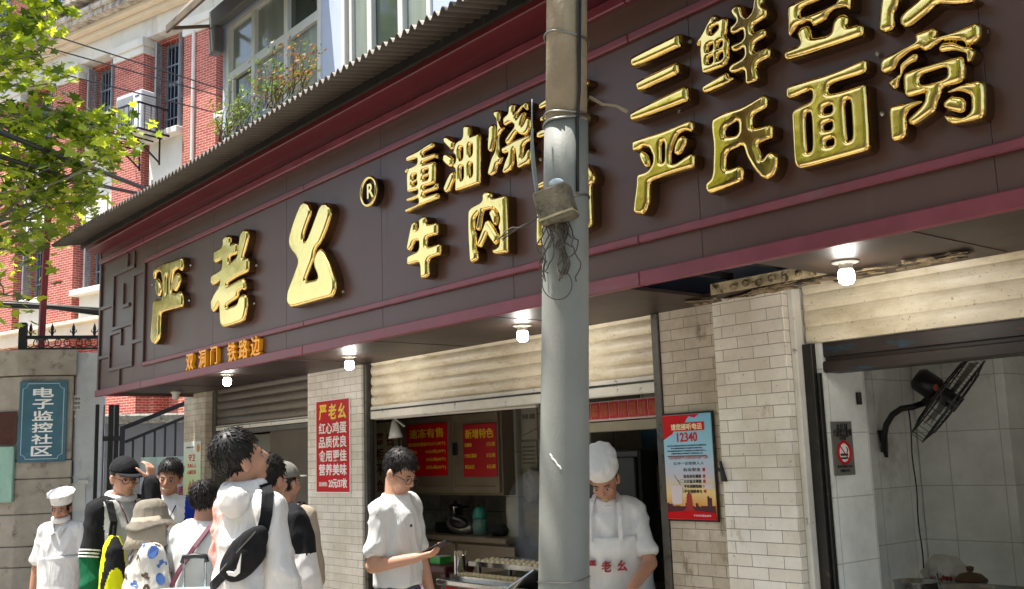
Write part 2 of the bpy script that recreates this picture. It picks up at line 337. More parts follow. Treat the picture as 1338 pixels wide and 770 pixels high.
# upper storey
wx = [(-9.5, -7.56, 4.05, 6.12), (-7.2, -5.9, 4.05, 6.12), (-5.2, -3.6, 4.05, 6.12), (-2.9, -1.3, 4.05, 6.12)]
bm = nb(); xs = -9.62
box(bm, -10.45, 0, YW+.02, YW+.32, ZS+.07, 4.05); box(bm, -9.62, 0, YW+.02, YW+.32, 6.12, 8.2)
for a, b_, z0, z1 in wx + [(0, 0, 0, 0)]:
    if a - xs > .01: box(bm, xs, a, YW+.02, YW+.32, 4.05, 6.12)
    xs = b_
box(bm, -10.45, -10.15, YW+.32, 12, 0, 4.05); box(bm, -9.62, -9.32, YW+.32, 12, 4.05, 8.2); box(bm, -.3, 0, YW+.32, 12, 0, 8.2)
part('upper_wall', bm, M_bluewall)
bm = nb(); box(bm, -10.45, 0, YW+.02, 12, 8.2, 8.4); part('roof', bm, M_kerb)
def window(a, b_, z0, z1, vs_, tz, panes):
    bm = nb(); y0, y1 = YW+.0, YW+.07; w = .055
    box(bm, a, a+w, y0, y1, z0, z1, .004); box(bm, b_-w, b_, y0, y1, z0, z1, .004)
    box(bm, a+w, b_-w, y0, y1, z1-w, z1, .004); box(bm, a+w, b_-w, y0, y1, z0, z0+w, .004)
    box(bm, a+w+.001, b_-w-.001, y0+.004, y1-.004, tz-.045, tz+.045, .004)
    for v in vs_: box(bm, v-.035, v+.035, y0-.004, y1-.008, z0+w+.001, z1-w-.001, .004)
    f = part('window', bm, M_winframe)
    xs_ = [a+w] + vs_ + [b_-w]
    for i in range(len(xs_)-1):
        for k, (p, q) in enumerate(((z0+w, tz-.045), (tz+.045, z1-w))):
            bm = nb(); box(bm, xs_[i]+.03, xs_[i+1]-.03, y1-.03, y1-.02, p, q); obj('pane', bm, panes[(i+k) % len(panes)], f)
    # opening sash in the lower light
    bm = nb(); x0, x1 = xs_[0]+.06, xs_[0]+.1; box(bm, x0, x1, y0+.01, y1-.03, z0+w, tz-.05); obj('sash_stile', bm, M_winframe, f)
    return f
window(*wx[0], [-8.88, -8.2], 5.56, [M_pane, M_curtain, M_curtain])
window(*wx[1], [-6.75, -6.3], 5.75, [M_curtain, M_pane])
window(*wx[2], [-4.4], 5.5, [M_curtain]); window(*wx[3], [-2.1], 5.5, [M_curtain])
bm = nb(); box(bm, -7.14, -7.02, YW+.075, YW+.09, 4.1, 6.0); part('curtain', bm, mat('mauve_curtain', '7d5f68', .9, var=.2, stretch=(8, 1, .3)))
bm = nb(); box(bm, -9.72, -7.3, YW-.1, YW-.003, 6.14, 6.34, .01); box(bm, -9.72, -9.56, YW-.1, YW-.002, 5.86, 6.137, .01); part('window_head', bm, mat('grey_render', '6b6a6a', .8, var=.1))
# small curved sheet canopy over the corner window
bm = nb(); P = []
for i in range(11):
    t = i/10; P.append((YW-.02-.5*t, 6.62 - .55*t**1.6))
poly = P + [(y, z+.012) for y, z in reversed(P)]
xprism(bm, poly, -9.72, -7.6); box(bm, -9.72, -7.6, YW-.55, YW-.522, 6.0, 6.08, .003)
for x in (-9.70, -8.2): bar(bm, (x, YW-.02, 6.2), (x, YW-.51, 6.05), .03)
part('window_canopy', bm, mat('weathered_canopy_sheet', '70604c', .6, var=.25, vs=5, dirt=[('2d2823', 4, .55, .7)]))

# ------------------------------------------------------------------ awning of corrugated sheet
M_corr = mat('corrugated_zinc', '4d463e', .55, metal=.35, var=.25, vs=2.5, dirt=[('40362c', 5, .5, .75, (1, .3, 1)), ('5b4a38', 22, .6, .7)])
aw = thing('corrugated_awning', 'long grey corrugated sheet awning over the signboard with a wavy outer edge', 'awning', (-5, 3.2, 3.8))
def aw_z(y): return 3.783 + (y-2.75)*.20
bm = nb(); x0, x1, pit = -10.12, .9, .066; nx = int((x1-x0)/pit*8); ys = [2.75, 3.0, 3.3, 3.7, YW+.01]
V = [[bm.verts.new((x0+(x1-x0)*i/nx, y, aw_z(y)+.019*math.sin(2*math.pi*i/8) + .006*math.sin(i*.013) + (random.uniform(-.0015, .0015)))) for y in ys] for i in range(nx+1)]
for i in range(nx):
    for j in range(len(ys)-1): bm.faces.new((V[i][j], V[i][j+1], V[i+1][j+1], V[i+1][j]))
sheet = obj('corrugated_sheet', bm, M_corr, aw, smooth=True)
so = sheet.modifiers.new('t', 'SOLIDIFY'); so.thickness = .0016
bm = nb()
for y in (3.02, 3.55): box(bm, x0+.02, x1-.02, y-.012, y+.012, aw_z(y)-.06, aw_z(y)-.014)
obj('purlin', bm, M_darkjamb, aw)

# ------------------------------------------------------------------ red brick building up the street
bd = Vector((0.9603, 0.2788, 0)).normalized(); bA = dep(250, 150, 22); bA.z = 0
brz = math.atan2(bd.y, bd.x)
M_rbrick = brick_mat('red_brick', 'ba6250', 'a54d3e', 'd0b8ac', .19, .057, .0055, axis='auto', rough=.85, bump=.4, dirt=[('6d2018', 1.4, .55, .9)], spec=.2)
M_plaster = mat('white_plaster', 'd9d4c8', .85, var=.06, vs=2, dirt=[('a39c90', 2.4, .55, .85, (1, 1, .25))])
M_cream = mat('cream_stone', 'd8c8ae', .85, var=.08, vs=2)
M_stone_dirty = mat('weathered_cornice', 'bfb5a4', .9, var=.2, vs=7, dirt=[('5a554d', 5, .45, .65, (1, 1, .3))])
M_shut = mat('grey_shutter_paint', '8b9092', .7, var=.15, vs=4)
M_bglass = mat('dark_glass', '1d2936', .1, spec=.6, var=.3)
M_bframe = mat('blue_grey_frame', '7d8489', .6, var=.1)
bb = thing('brick_building', 'red brick building with white cornice, louvred shutters and tall windows up the street', 'building', bA, brz)
def bpart(name, bm, m, par=None): return obj(name, bm, m, par or bb, world=False)
Lc = [-.98 - 2.47*i for i in range(9)] + [1.49]              # window column centres along the facade
LX0, LX1 = -22.5, 3.4
bm = nb(); hw = .52
floors = [(5.80, 8.0), (8.95, 11.2)]
xs = LX0
for c in sorted(Lc) + [None]:
    a = c-hw if c is not None else LX1
    box(bm, xs, a, .32, .7, 0, 11.35)
    if c is not None:
        zs = 0
        for z0, z1 in [(1.9, 4.3)] + floors: box(bm, c-hw, c+hw, .32, .7, zs, z0); zs = z1
        box(bm, c-hw, c+hw, .32, .7, zs, 11.35); xs = c+hw
box(bm, LX0, LX1, .7, 9, 0, 11.3); box(bm, LX0, LX1, .35, 9, 12.4, 15.2)
bpart('wall', bm, M_rbrick)
for c in sorted(Lc):
    p = c + 1.235
    if p + .52 < LX1:
        bm = nb(); box(bm, p-.53, p+.53, 0, .32, 0, 4.7); box(bm, p-.53, p+.53, 0, .319, 5.1, 10.95)
        w = bpart('pilaster', bm, M_rbrick)
        bm = nb(); box(bm, p-.56, p+.56, -.04, .322, 10.95, 11.12, .01); box(bm, p-.6, p+.6, -.09, .324, 11.12, 11.31, .01); bpart('capital', bm, M_plaster, w)
bm = nb(); box(bm, LX0, LX1, .02, .4, 11.31, 11.75, .01); bpart('frieze', bm, M_plaster)
bm = nb(); box(bm, LX0, LX1, -.18, .4, 11.75, 11.86, .01); box(bm, LX0, LX1, -.34, .4, 11.86, 11.97, .01); bpart('cornice_soffit', bm, M_cream)
bm = nb(); box(bm, LX0, LX1, -.55, .5, 11.97, 12.1, .01); box(bm, LX0, LX1, -.62, .5, 12.1, 12.24, .03); box(bm, LX0, LX1, -.45, .5, 12.24, 12.42, .02); box(bm, LX0, LX1, -.7, .5, 12.42, 12.56, .02); bpart('cornice', bm, M_stone_dirty)
bm = nb(); box(bm, LX0, LX1, -.07, .33, 4.7, 5.1, .015); box(bm, LX0, LX1, -.16, .33, 5.0, 5.095, .02); bpart('belt_course', bm, M_cream)
bm = nb(); box(bm, LX0, LX1, -.3, 9.2, 15.2, 15.5); bpart('roof', bm, M_stone_dirty)
for c in Lc:
    for z0, z1 in floors:
        bm = nb(); box(bm, c-hw-.12, c+hw+.12, -.12, .33, z0-.14, z0, .015); sill = None
        bm2 = nb(); box(bm2, c-hw-.04, c+hw+.04, .1, .325, z0-.75 if z0 < 7 else z0-1.6, z0-.142); bpart('spandrel_panel', bm2, M_plaster)
        bmw = nb(); w_ = .07
        box(bmw, c-hw, c-hw+w_, .46, .54, z0, z1); box(bmw, c+hw-w_, c+hw, .46, .54, z0, z1); box(bmw, c-hw+w_, c+hw-w_, .46, .54, z1-w_, z1); box(bmw, c-hw+w_, c+hw-w_, .46, .54, z0, z0+w_)
        box(bmw, c-.03, c+.03, .45, .53, z0+w_, z1-w_); box(bmw, c-hw+w_, c+hw-w_, .455, .535, z0+1.25, z0+1.34)
        for k in range(7): x = c-hw+.12+k*.127; tube(bmw, [(x, .42, z0), (x, .42, z1)], .011, 5)
        for z in (z0+.45, z0+.9, z0+1.7): box(bmw, c-hw, c+hw, .412, .43, z, z+.03)
        wv = bpart('window', bmw, M_bframe)
        bpart('sill', bm, M_plaster, wv)
        bm = nb(); box(bm, c-hw, c+hw, .5, .51, z0, z1); bpart('pane', bm, M_bglass, wv)
        for s, an in ((-1, R_(68+random.uniform(-10, 14))), (1, R_(70+random.uniform(-10, 12)))):   # louvred shutters standing open
            bm = nb(); L_ = .27
            box(bm, 0, .05, -.02, .02, 0, z1-z0-.06); box(bm, L_-.05, L_, -.02, .02, 0, z1-z0-.06)
            for z in np.linspace(.03, z1-z0-.1, 3): box(bm, .05, L_-.05, -.018, .018, z-.03, z+.04)
            for z in np.arange(.1, z1-z0-.12, .055):
                box(bm, .05, L_-.05, -.017, .017, -.004, .004, M=Matrix.Translation((0, 0, z)) @ Matrix.Rotation(R_(40), 4, 'X'))
            T = Matrix.Translation((c+s*(hw+.0), .34, z0+.03)) @ Matrix.Rotation((math.pi + an) if s > 0 else -an, 4, 'Z')
            bmesh.ops.transform(bm, matrix=T, verts=bm.verts); bpart('shutter', bm, M_shut, wv)
for c in Lc:      # attic windows above the cornice
    bm = nb(); box(bm, c-.45, c+.45, .3, .36, 12.62, 14.4); box(bm, c-.03, c+.03, .27, .32, 12.62, 14.4); a = bpart('attic_window', bm, mat('pale_blue_frame', '9fb0c6', .6))
    for s in (-1, 1): bm = nb(); box(bm, c+s*.22-.17, c+s*.22+.17, .285, .305, 12.7, 14.3); bpart('pane', bm, M_bglass, a)
bm = nb(); bmesh.ops.create_cone(bm, cap_ends=True, segments=8, radius1=.04, radius2=.04, depth=8, matrix=Matrix.Translation((.08, -.03, 7))); bpart('downpipe', bm, M_plaster)
def bld(s, y, z): return Vector((bA.x, bA.y, 0)) + bd*s + Vector((-bd.y, bd.x, 0))*y + Vector((0, 0, z))
# air conditioner in its cage
ac = thing('air_conditioner', 'white outdoor air conditioner unit in a cage on the red brick wall', 'air conditioner', bld(-1.35, -.42, 8.84), brz)
M_acw = mat('ac_white', 'd4d6d4', .45, var=.06); M_acg = mat('ac_grille', 'a9aba9', .6)
bm = nb(); box(bm, -.45, .45, -.17, .17, 0, .92, .02); obj('casing', bm, M_acw, ac, world=False)
bm = nb()
for i in range(22): box(bm, -.4+i*.025, -.39+i*.025, -.185, -.171, .08, .84)
obj('fan_grille', bm, M_acg, ac, world=False)
bm = nb()
for i in range(12): box(bm, .455, .465, -.13, .13, .12+i*.06, .14+i*.06)
obj('side_louvre', bm, M_acg, ac, world=False)
bm = nb(); box(bm, .22, .36, -.178, -.171, .78, .81); obj('name_plate', bm, M_bglass, ac, world=False)
cg = thing('air_conditioner_cage', 'black iron bracket cage holding the air conditioner on the brick wall', 'bracket', bld(-1.3, -.4, 8.8), brz)
bm = nb(); A_ = (-.72, .62, -.42, .36)
for z in (-.02, .55):
    bar(bm, (A_[0], A_[2], z), (A_[1], A_[2], z), .035); bar(bm, (A_[0], A_[2], z), (A_[0], A_[3], z), .035); bar(bm, (A_[1], A_[2], z), (A_[1], A_[3], z), .035)
for i in range(9): x = A_[0]+(A_[1]-A_[0])*i/8; bar(bm, (x, A_[2], -.02), (x, A_[2], .55), .014)
for i in range(1, 5): y = A_[2]+(A_[3]-A_[2])*i/5; bar(bm, (A_[1], y, -.02), (A_[1], y, .55), .012)
for i in range(4): x = A_[0]+.2+i*.3; bar(bm, (x, A_[2], -.03), (x, A_[3], -.03), .03)
for x in (-.4, .3): bar(bm, (x, A_[2]+.05, -.05), (x, A_[3], -.55), .03); bar(bm, (x, A_[3], -.6), (x, A_[3], 0), .03)
for i in range(4):
    x = A_[0]+.25+i*.28
    tube(bm, [(x+.05*math.cos(t*.5), A_[2]-.004, .27+.16*math.sin(t*.5)) for t in range(13)], .008, 5)
obj('iron_frame', bm, mat('black_iron', '1b1b1c', .5, metal=.3), cg, world=False)
# ================================================================== signboard
M_fascia = mat('maroon_panel', (.088, .043, .034), .38, var=.12, vs=1.5, bump=.08, bs=5, spec=.4, dirt=[('5a4a42', 2.2, .62, .95), ('6a584c', 7, .62, .9, (1, 1, .12)), ('2a1410', 5, .62, .85, (1.5, 1, .1))])
M_trim = mat('crimson_trim', (.17, .029, .044), .4, var=.24, vs=5, spec=.5, dirt=[('7c5a5c', 5, .55, .85, (.3, 1, 1))])
M_cornice = mat('dark_red_cornice', (.10, .012, .016), .42, var=.15, vs=2, spec=.4)
M_soffit = mat('brown_soffit', (.036, .022, .018), .45, var=.2, vs=2.2, bump=.12, bs=3, spec=.22, dirt=[('4a3b30', 13, .6, .74, (.6, 2, 1)), ('1c120e', 4, .5, .8)])
M_fret = mat('bronze_fret', (.085, .05, .045), .4, var=.15, vs=4)
M_gold = mat('gilt', (.80, .58, .20), .11, metal=1, var=.10, vs=9, bump=.10, bs=22)
M_goldside = mat('gilt_side', (.16, .085, .035), .3, metal=.8)
sign = thing('shop_sign', 'long maroon shop signboard with crimson bands and raised gold characters', 'signboard', (-5, YS, ZS))
def sp(name, bm, m, **k): return obj(name, bm, m, sign, **k)
SX0, SX1 = -10.216, .8
bm = nb(); seams = [SX0] + [x for x in [-1.47-1.215*i for i in range(8)][::-1] if x > SX0+.5] + [-.255, SX1]
for a, b_ in zip(seams[:-1], seams[1:]): box(bm, a+.0009, b_-.0009, YS, YS+.03, ZS-.01, 3.75, .0015)
sp('fascia_panel', bm, M_fascia)
bm = nb(); box(bm, SX0, SX1, YS+.031, YS+.06, ZS+.02, 3.8); box(bm, SX0-.02, SX0-.001, YS-.01, YW+.02, ZS-.03, 3.80, .003); sp('backing', bm, M_fascia)
def band(z0, z1, out, x0=SX0, x1=SX1):
    bm = nb(); xs = [x0] + [x for x in (-9.0, -6.05, -3.02, -.0) if x0 < x < x1] + [x1]
    for a, b_ in zip(xs[:-1], xs[1:]): box(bm, a+.001, b_-.001, YS-out, YS-.0005, z0, z1, .005)
    return sp('trim_band', bm, M_trim)
band(2.366, 2.430, .03, SX0-.01); band(2.556, 2.592, .022, -9.02); band(3.478, 3.516, .022, -9.02); band(3.661, 3.713, .03)
bm = nb(); box(bm, -9.02, -8.985, YS-.02, YS-.0005, 2.593, 3.477, .004); sp('inner_frame', bm, M_fret)
bm = nb(); xprism(bm, [(YS-.002, 3.73), (YS-.005, 3.78), (YS-.13, 3.795), (YS-.135, 3.80), (YS-.135, 3.862), (YS+.06, 3.862), (YS+.06, 3.73)], SX0-.08, SX1); sp('cornice', bm, M_cornice)
# key-pattern fret at the left end
bm = nb(); w = .034; fx0, fx1 = -10.17, -9.07; Z0, Z1 = 2.45, 3.64
def fr(x0, z0, x1, z1): box(bm, min(x0, x1)-w/2, max(x0, x1)+w/2, YS-.016-.0004*len(bm.faces)*.01, YS-.0005, min(z0, z1)-w/2, max(z0, z1)+w/2, .003)
for path in ([(-10.16, 3.0+.22), (-9.82, 3.22), (-9.82, 3.50), (-9.28, 3.5), (-9.28, 3.62)], [(-9.82, 3.22), (-9.82, 2.98), (-9.28, 2.98), (-9.28, 3.42), (-9.02, 3.42)], [(-9.55, 3.36), (-9.55, 3.16), (-9.40, 3.16)],
             [(-9.28, 3.0), (-9.28, 2.62)], [(-9.28, 2.80), (-9.02, 2.80)], [(-10.16, 2.74), (-9.88, 2.74), (-9.88, 2.94), (-9.58, 2.94), (-9.58, 2.82)], [(-9.88, 2.74), (-9.88, 2.60), (-9.28, 2.60)], [(-9.6, 2.6), (-9.6, 2.44)], [(-9.45, 3.63), (-9.45, 3.5)], [(-10.19, 2.44), (-10.19, 3.64)]):
    for (a, b_), (c, d) in zip(path[:-1], path[1:]): fr(a, b_, c, d)
sp('fret_ornament', bm, M_fret)
# soffit with a torn-out bay near the right
hx0, hx1, hy0, hy1 = -3.3, -2.58, 3.42, 3.98
bm = nb()
for a, b_, c, d in ((SX0, hx0, YS+.001, YW+.02), (hx1, SX1, YS+.001, YW+.02), (hx0, hx1, YS+.001, hy0), (hx0, hx1, hy1, YW-.1)): box(bm, a+.0005, b_-.0005, c, d, ZS+.002, ZS+.018)
sp('soffit', bm, M_soffit)
for x in np.arange(-9.2, .5, 1.22):
    if not (hx0-.05 < x < hx1+.05): bm = nb(); box(bm, x-.003, x+.003, YS+.03, YW-.02, ZS-.001, ZS+.0015); sp('soffit_seam', bm, mat('seam_brown', '3a2a24', .5))
bm = nb(); box(bm, hx0-.06, hx1+.06, hy0-.06, hy1+.06, ZS+.36, ZS+.37)
for x in (hx0+.1, hx0+.42): bar(bm, (x, hy0-.1, ZS+.1), (x, hy1+.1, ZS+.1), .03)
bar(bm, (hx0-.1, hy0+.2, ZS+.06), (hx1+.1, hy0+.2, ZS+.06), .03); sp('roof_void', bm, mat('dark_void', '15110e', .9))
bm = nb(); rnd = random.Random(3)
for i in range(46):      # torn paint and foam along the hole and the wall head
    x = hx0-.1+rnd.random()*1.5; y = YW-.1-rnd.random()*.14; l = .02+rnd.random()*.09
    box(bm, -l, l, -.012, .012, -.002, .002, M=Matrix.Translation((x, y, ZS-.004-rnd.random()*.006)) @ Euler((rnd.uniform(-.4, .4), rnd.uniform(-.1, .1), rnd.uniform(-.25, .25))).to_matrix().to_4x4())
for i in range(8): ell(bm, (hx0+.2+i*.075, hy1-.02, ZS+.02+.01*(i % 2)), (.02, .018, .02), sub=1)
sp('torn_edging', bm, mat('flaking_foam', '8d7a5c', .9, var=.4, vs=20, dirt=[('2c2118', 18, .48, .6)]))
bm = nb(); box(bm, hx0+.05, hx1+.02, hy1-.005, hy1+.012, ZS+.004, ZS+.06); sp('hole_batten', bm, mat('pale_batten', 'bfae8c', .9, var=.25, vs=14, dirt=[('4a3626', 14, .52, .6)]))

# ---- the raised characters: outlines measured off the photo on the face plane of the letters
def chaikin(P, it=2, q=.17):
    for _ in range(it):
        Q = []
        for i in range(len(P)):
            a, b_ = P[i], P[(i+1) % len(P)]
            Q.append((a[0]*(1-q)+b_[0]*q, a[1]*(1-q)+b_[1]*q)); Q.append((a[0]*q+b_[0]*(1-q), a[1]*q+b_[1]*(1-q)))
        P = Q
    return P
def inside(px, pz, P):
    P = np.array(P); r = np.zeros(px.shape, bool)
    for (x0, z0), (x1, z1) in zip(P, np.roll(P, -1, 0)):
        if z0 == z1: continue
        c = ((z0 > pz) != (z1 > pz)) & (px < (x1-x0)*(pz-z0)/(z1-z0)+x0); r ^= c
    return r
def edge_dist(px, pz, segs):
    d = np.full(px.shape, 9e9)
    for (x0, z0), (x1, z1) in segs:
        dx, dz = x1-x0, z1-z0; L = dx*dx+dz*dz+1e-12
        t = np.clip(((px-x0)*dx+(pz-z0)*dz)/L, 0, 1); d = np.minimum(d, (px-x0-t*dx)**2+(pz-z0-t*dz)**2)
    return np.sqrt(d)
def puffy(name, plus, minus, parent, y_face, depth, step, hb, wb, m, mside):
    P = [np.array(p) for p in plus]; Mn = [np.array(p) for p in minus]
    allp = np.concatenate(P); x0, z0 = allp.min(0)-3*step; x1, z1 = allp.max(0)+3*step
    gx, gz = np.arange(x0, x1, step), np.arange(z0, z1, step); X, Z = np.meshgrid(gx, gz, indexing='ij')
    ins = np.zeros(X.shape, bool)
    for p in P: ins |= inside(X, Z, p)
    for p in Mn: ins &= ~inside(X, Z, p)
    segs = []
    for k, p in enumerate(P + Mn):
        for a, b_ in zip(p, np.roll(p, -1, 0)):
            mx, mz = np.array([(a[0]+b_[0])/2]), np.array([(a[1]+b_[1])/2])
            if any(inside(mx, mz, q)[0] for j, q in enumerate(P) if j != k): 
                if k < len(P): continue
            segs.append((a, b_))
    D = edge_dist(X, Z, segs); S = np.where(ins, D, -D)
    bm = nb(); vd = {}
    def hgt(d): t = min(max(d, 0)/wb, 1); return hb*math.sqrt(max(0, 1-(1-t)**2))
    def gv(i, j):
        k = (i, j)
        if k not in vd: vd[k] = bm.verts.new((gx[i], y_face-hgt(S[i, j]), gz[j]))
        return vd[k]
    def ev(i, j, i2, j2):
        k = (i, j, i2, j2) if (i, j) < (i2, j2) else (i2, j2, i, j)
        if k not in vd:
            s0, s1 = S[k[0], k[1]], S[k[2], k[3]]; t = min(.97, max(.03, s0/(s0-s1)))
            vd[k] = bm.verts.new((gx[k[0]]+(gx[k[2]]-gx[k[0]])*t, y_face, gz[k[1]]+(gz[k[3]]-gz[k[1]])*t)); bd_.add(vd[k])
        return vd[k]
    bd_ = set()
    for i in range(len(gx)-1):
        for j in range(len(gz)-1):
            c = [(i, j), (i+1, j), (i+1, j+1), (i, j+1)]; s = [S[a] >= 0 for a in c]
            if not any(s): continue
            poly = []
            for k in range(4):
                a, b_ = c[k], c[(k+1) % 4]
                if s[k]: poly.append(gv(*a))
                if s[k] != s[(k+1) % 4]: poly.append(ev(*a, *b_))
            poly = list(dict.fromkeys(poly))
            if len(poly) >= 3:
                try: bm.faces.new(poly).smooth = True
                except ValueError: pass
    be = [e for e in bm.edges if len(e.link_faces) == 1]
    r = bmesh.ops.extrude_edge_only(bm, edges=be)
    nv = [v for v in r['geom'] if isinstance(v, bmesh.types.BMVert)]
    for v in nv: v.co.y = y_face + depth
    for f in r['geom']:
        if isinstance(f, bmesh.types.BMFace): f.material_index = 1; f.smooth = False
    bmesh.ops.recalc_face_normals(bm, faces=bm.faces)
    return obj(name, bm, [m, mside], parent)
YF = YS - .052
def glyph(name, x0, y0, sc, plus, minus=(), dy=0, hb=.022, wb=.034, step=.0042, parent=None):
    wb *= .68; step = min(step, .0042)
    def cv(P):
        out = []
        for x, y in chaikin([(x0+p[0]/sc, y0+p[1]/sc) for p in P]): v = on_y(x, y, YF); out.append((v.x, v.z))
        return out
    return puffy(name, [cv(p) for p in plus], [cv(p) for p in minus], sign, YF, .051, step, hb, wb, M_gold, M_goldside)
G = 'gilt_character'
glyph(G, 180, 320, 7.69, [[(172,235),(250,190),(380,150),(455,122),(468,140),(468,220),(455,265),(440,262),(425,240),(400,255),(375,275),(362,330),(352,400),(355,480),(400,490),(440,465),(465,490),(465,600),(455,630),(380,650),(290,672),(240,690),(235,800),(235,906),(215,966),(190,1006),(160,996),(145,946),(155,826),(165,696),(172,576),(190,545),(225,548),(262,545),(270,480),(265,380),(255,290),(225,270),(195,290),(185,350),(172,340)],
  [(215,335),(240,380),(250,440),(240,500),(225,528),(205,500),(190,440),(190,380),(203,345)], [(415,280),(440,310),(440,370),(420,430),(395,475),(375,465),(365,420),(372,350),(392,295)]], [[(298,310),(326,300),(326,500),(298,508)]])
glyph(G, 180, 320, 7.69, [[(785,60),(870,15),(868,-70),(914,-104),(950,-84),(946,-5),(1000,-25),(1018,-10),(1015,70),(1000,105),(935,125),(935,190),(985,145),(1015,115),(1025,60),(1044,-110),(1087,-165),(1125,-142),(1125,-70),(1090,60),(1070,140),(1110,130),(1128,145),(1125,250),(1110,285),(1010,330),(915,390),(915,415),(1040,345),(1075,335),(1095,370),(1098,440),(1085,462),(1060,455),(1025,480),(1015,540),(910,610),(910,635),(1020,590),(1040,520),(1070,495),(1110,505),(1112,620),(1085,756),(1050,786),(960,816),(870,838),(845,796),(835,600),(830,590),(800,650),(775,685),(755,660),(748,570),(790,480),(840,400),(848,360),(800,400),(765,415),(748,390),(752,300),(860,240),(865,195),(865,150),(800,190),(780,180),(780,90)]])
glyph(G, 340, 250, 7.69, [[(430,115),(465,97),(500,120),(525,190),(520,240),(480,350),(450,440),(450,490),(470,503),(500,460),(560,300),(610,160),(640,120),(680,115),(720,160),(725,240),(680,380),(625,520),(580,570),(560,620),(545,700),(500,815),(465,908),(590,878),(600,860),(560,760),(557,690),(575,635),(600,590),(625,573),(660,608),(720,728),(770,888),(770,988),(740,1068),(640,1093),(330,1178),(300,1148),(285,1108),(290,1008),(350,848),(400,718),(380,660),(330,600),(305,545),(305,470),(340,340),(390,200)]])
glyph(G, 520, 170, 7.69, [[(105,260),(215,210),(360,115),(380,130),(378,180),(270,235),(270,265),(395,228),(412,245),(410,295),(385,285),(275,335),(272,345),(380,315),(392,340),(390,520),(370,550),(275,580),(275,600),(370,570),(410,525),(420,540),(418,590),(400,610),(280,650),(275,675),(415,630),(430,650),(425,700),(300,750),(190,794),(100,842),(88,820),(92,790),(230,740),(225,695),(120,730),(100,720),(105,680),(222,640),(220,610),(120,640),(110,620),(105,450),(125,405),(95,445),(85,430),(95,390),(215,340),(213,295),(110,330),(98,310)]],
  [[(168,470),(208,450),(208,485),(168,510)], [(168,540),(212,522),(212,550),(168,560)], [(275,420),(325,400),(325,425),(275,440)], [(275,490),(328,465),(328,490),(275,505)]], wb=.026, step=.005)
glyph(G, 520, 170, 7.69, [[(475,75),(510,55),(585,110),(580,190),(555,212),(520,180),(475,130)], [(475,250),(505,230),(570,275),(572,355),(545,385),(510,365),(468,320)], [(550,425),(575,418),(592,445),(585,500),(540,610),(510,642),(485,630),(475,590),(510,500)],
  [(672,80),(672,-34),(708,-54),(748,-39),(752,46),(752,60),(830,32),(845,50),(845,530),(825,555),(605,628),(592,610),(600,410),(572,385),(575,340),(600,325),(600,270),(570,240),(600,130),(630,100)]], [[(640,190),(675,180),(675,290),(640,300)], [(740,155),(770,148),(770,250),(740,262)], [(645,385),(680,370),(680,495),(648,505)], [(740,352),(772,340),(772,460),(742,470)]], wb=.026, step=.005)
glyph(G, 560, 120, 7.69, [[(620,360),(660,322),(690,345),(690,480),(660,600),(640,618),(615,600),(612,540),(622,430)],
  [(670,200),(700,180),(738,190),(738,270),(735,300),(760,355),(780,365),(740,430),(725,450),(725,600),(735,650),(765,660),(735,740),(715,735),(700,780),(692,824),(652,859),(617,844),(612,814),(652,664),(690,600),(705,500),(705,300),(668,250)],
  [(820,150),(860,115),(890,130),(880,200),(885,220),(960,130),(1005,95),(1018,110),(1015,190),(1000,195),(960,165),(915,220),(905,280),(950,215),(985,205),(997,225),(970,300),(960,345),(980,320),(1000,270),(1025,250),(1047,275),(1045,360),(1020,420),(990,448),(940,445),(905,415),(870,470),(830,530),(805,538),(788,520),(790,480),(850,390),(885,350),(850,320),(790,355),(768,340),(765,270),(800,230),(820,215)],
  [(755,560),(790,545),(900,480),(1035,430),(1050,445),(1050,490),(975,545),(970,640),(960,665),(985,645),(1010,590),(1035,570),(1052,590),(1050,680),(1025,730),(930,782),(910,770),(905,720),(890,580),(878,600),(870,730),(845,790),(800,825),(772,834),(757,809),(790,700),(825,620),(780,635),(755,625),(750,590)]], wb=.026, step=.005)
glyph(G, 520, 270, 7.69, [[(225,130),(265,100),(300,105),(302,180),(400,160),(415,175),(412,280),(395,295),(305,320),(305,410),(430,372),(447,390),(440,495),(320,535),(325,690),(300,720),(262,732),(245,715),(240,565),(125,600),(108,585),(110,490),(230,440),(232,350),(180,365),(160,420),(135,455),(108,445),(105,410),(140,230),(160,160),(190,152),(205,170),(200,240),(230,215)]], wb=.03)
glyph(G, 520, 270, 7.69, [[(865,-119),(895,-149),(935,-149),(960,-129),(955,-79),(1090,-114),(1110,-99),(1122,440),(1110,475),(990,492),(970,470),(960,430),(1000,420),(1040,390),(1045,260),(1025,220),(1045,130),(1030,70),(990,30),(880,50),(830,75),(785,130),(785,230),(805,290),(800,420),(820,470),(815,540),(765,578),(740,555),(725,300),(722,50),(760,0),(868,-55)],
  [(830,70),(880,45),(865,120),(845,240),(820,255),(800,230),(815,150)], [(930,70),(960,20),(1000,40),(1025,100),(1015,180),(995,200),(970,170)], [(900,140),(935,135),(960,170),(1035,290),(1025,360),(990,398),(930,310),(918,270),(890,340),(850,420),(820,415),(810,380),(860,250)]], wb=.028)
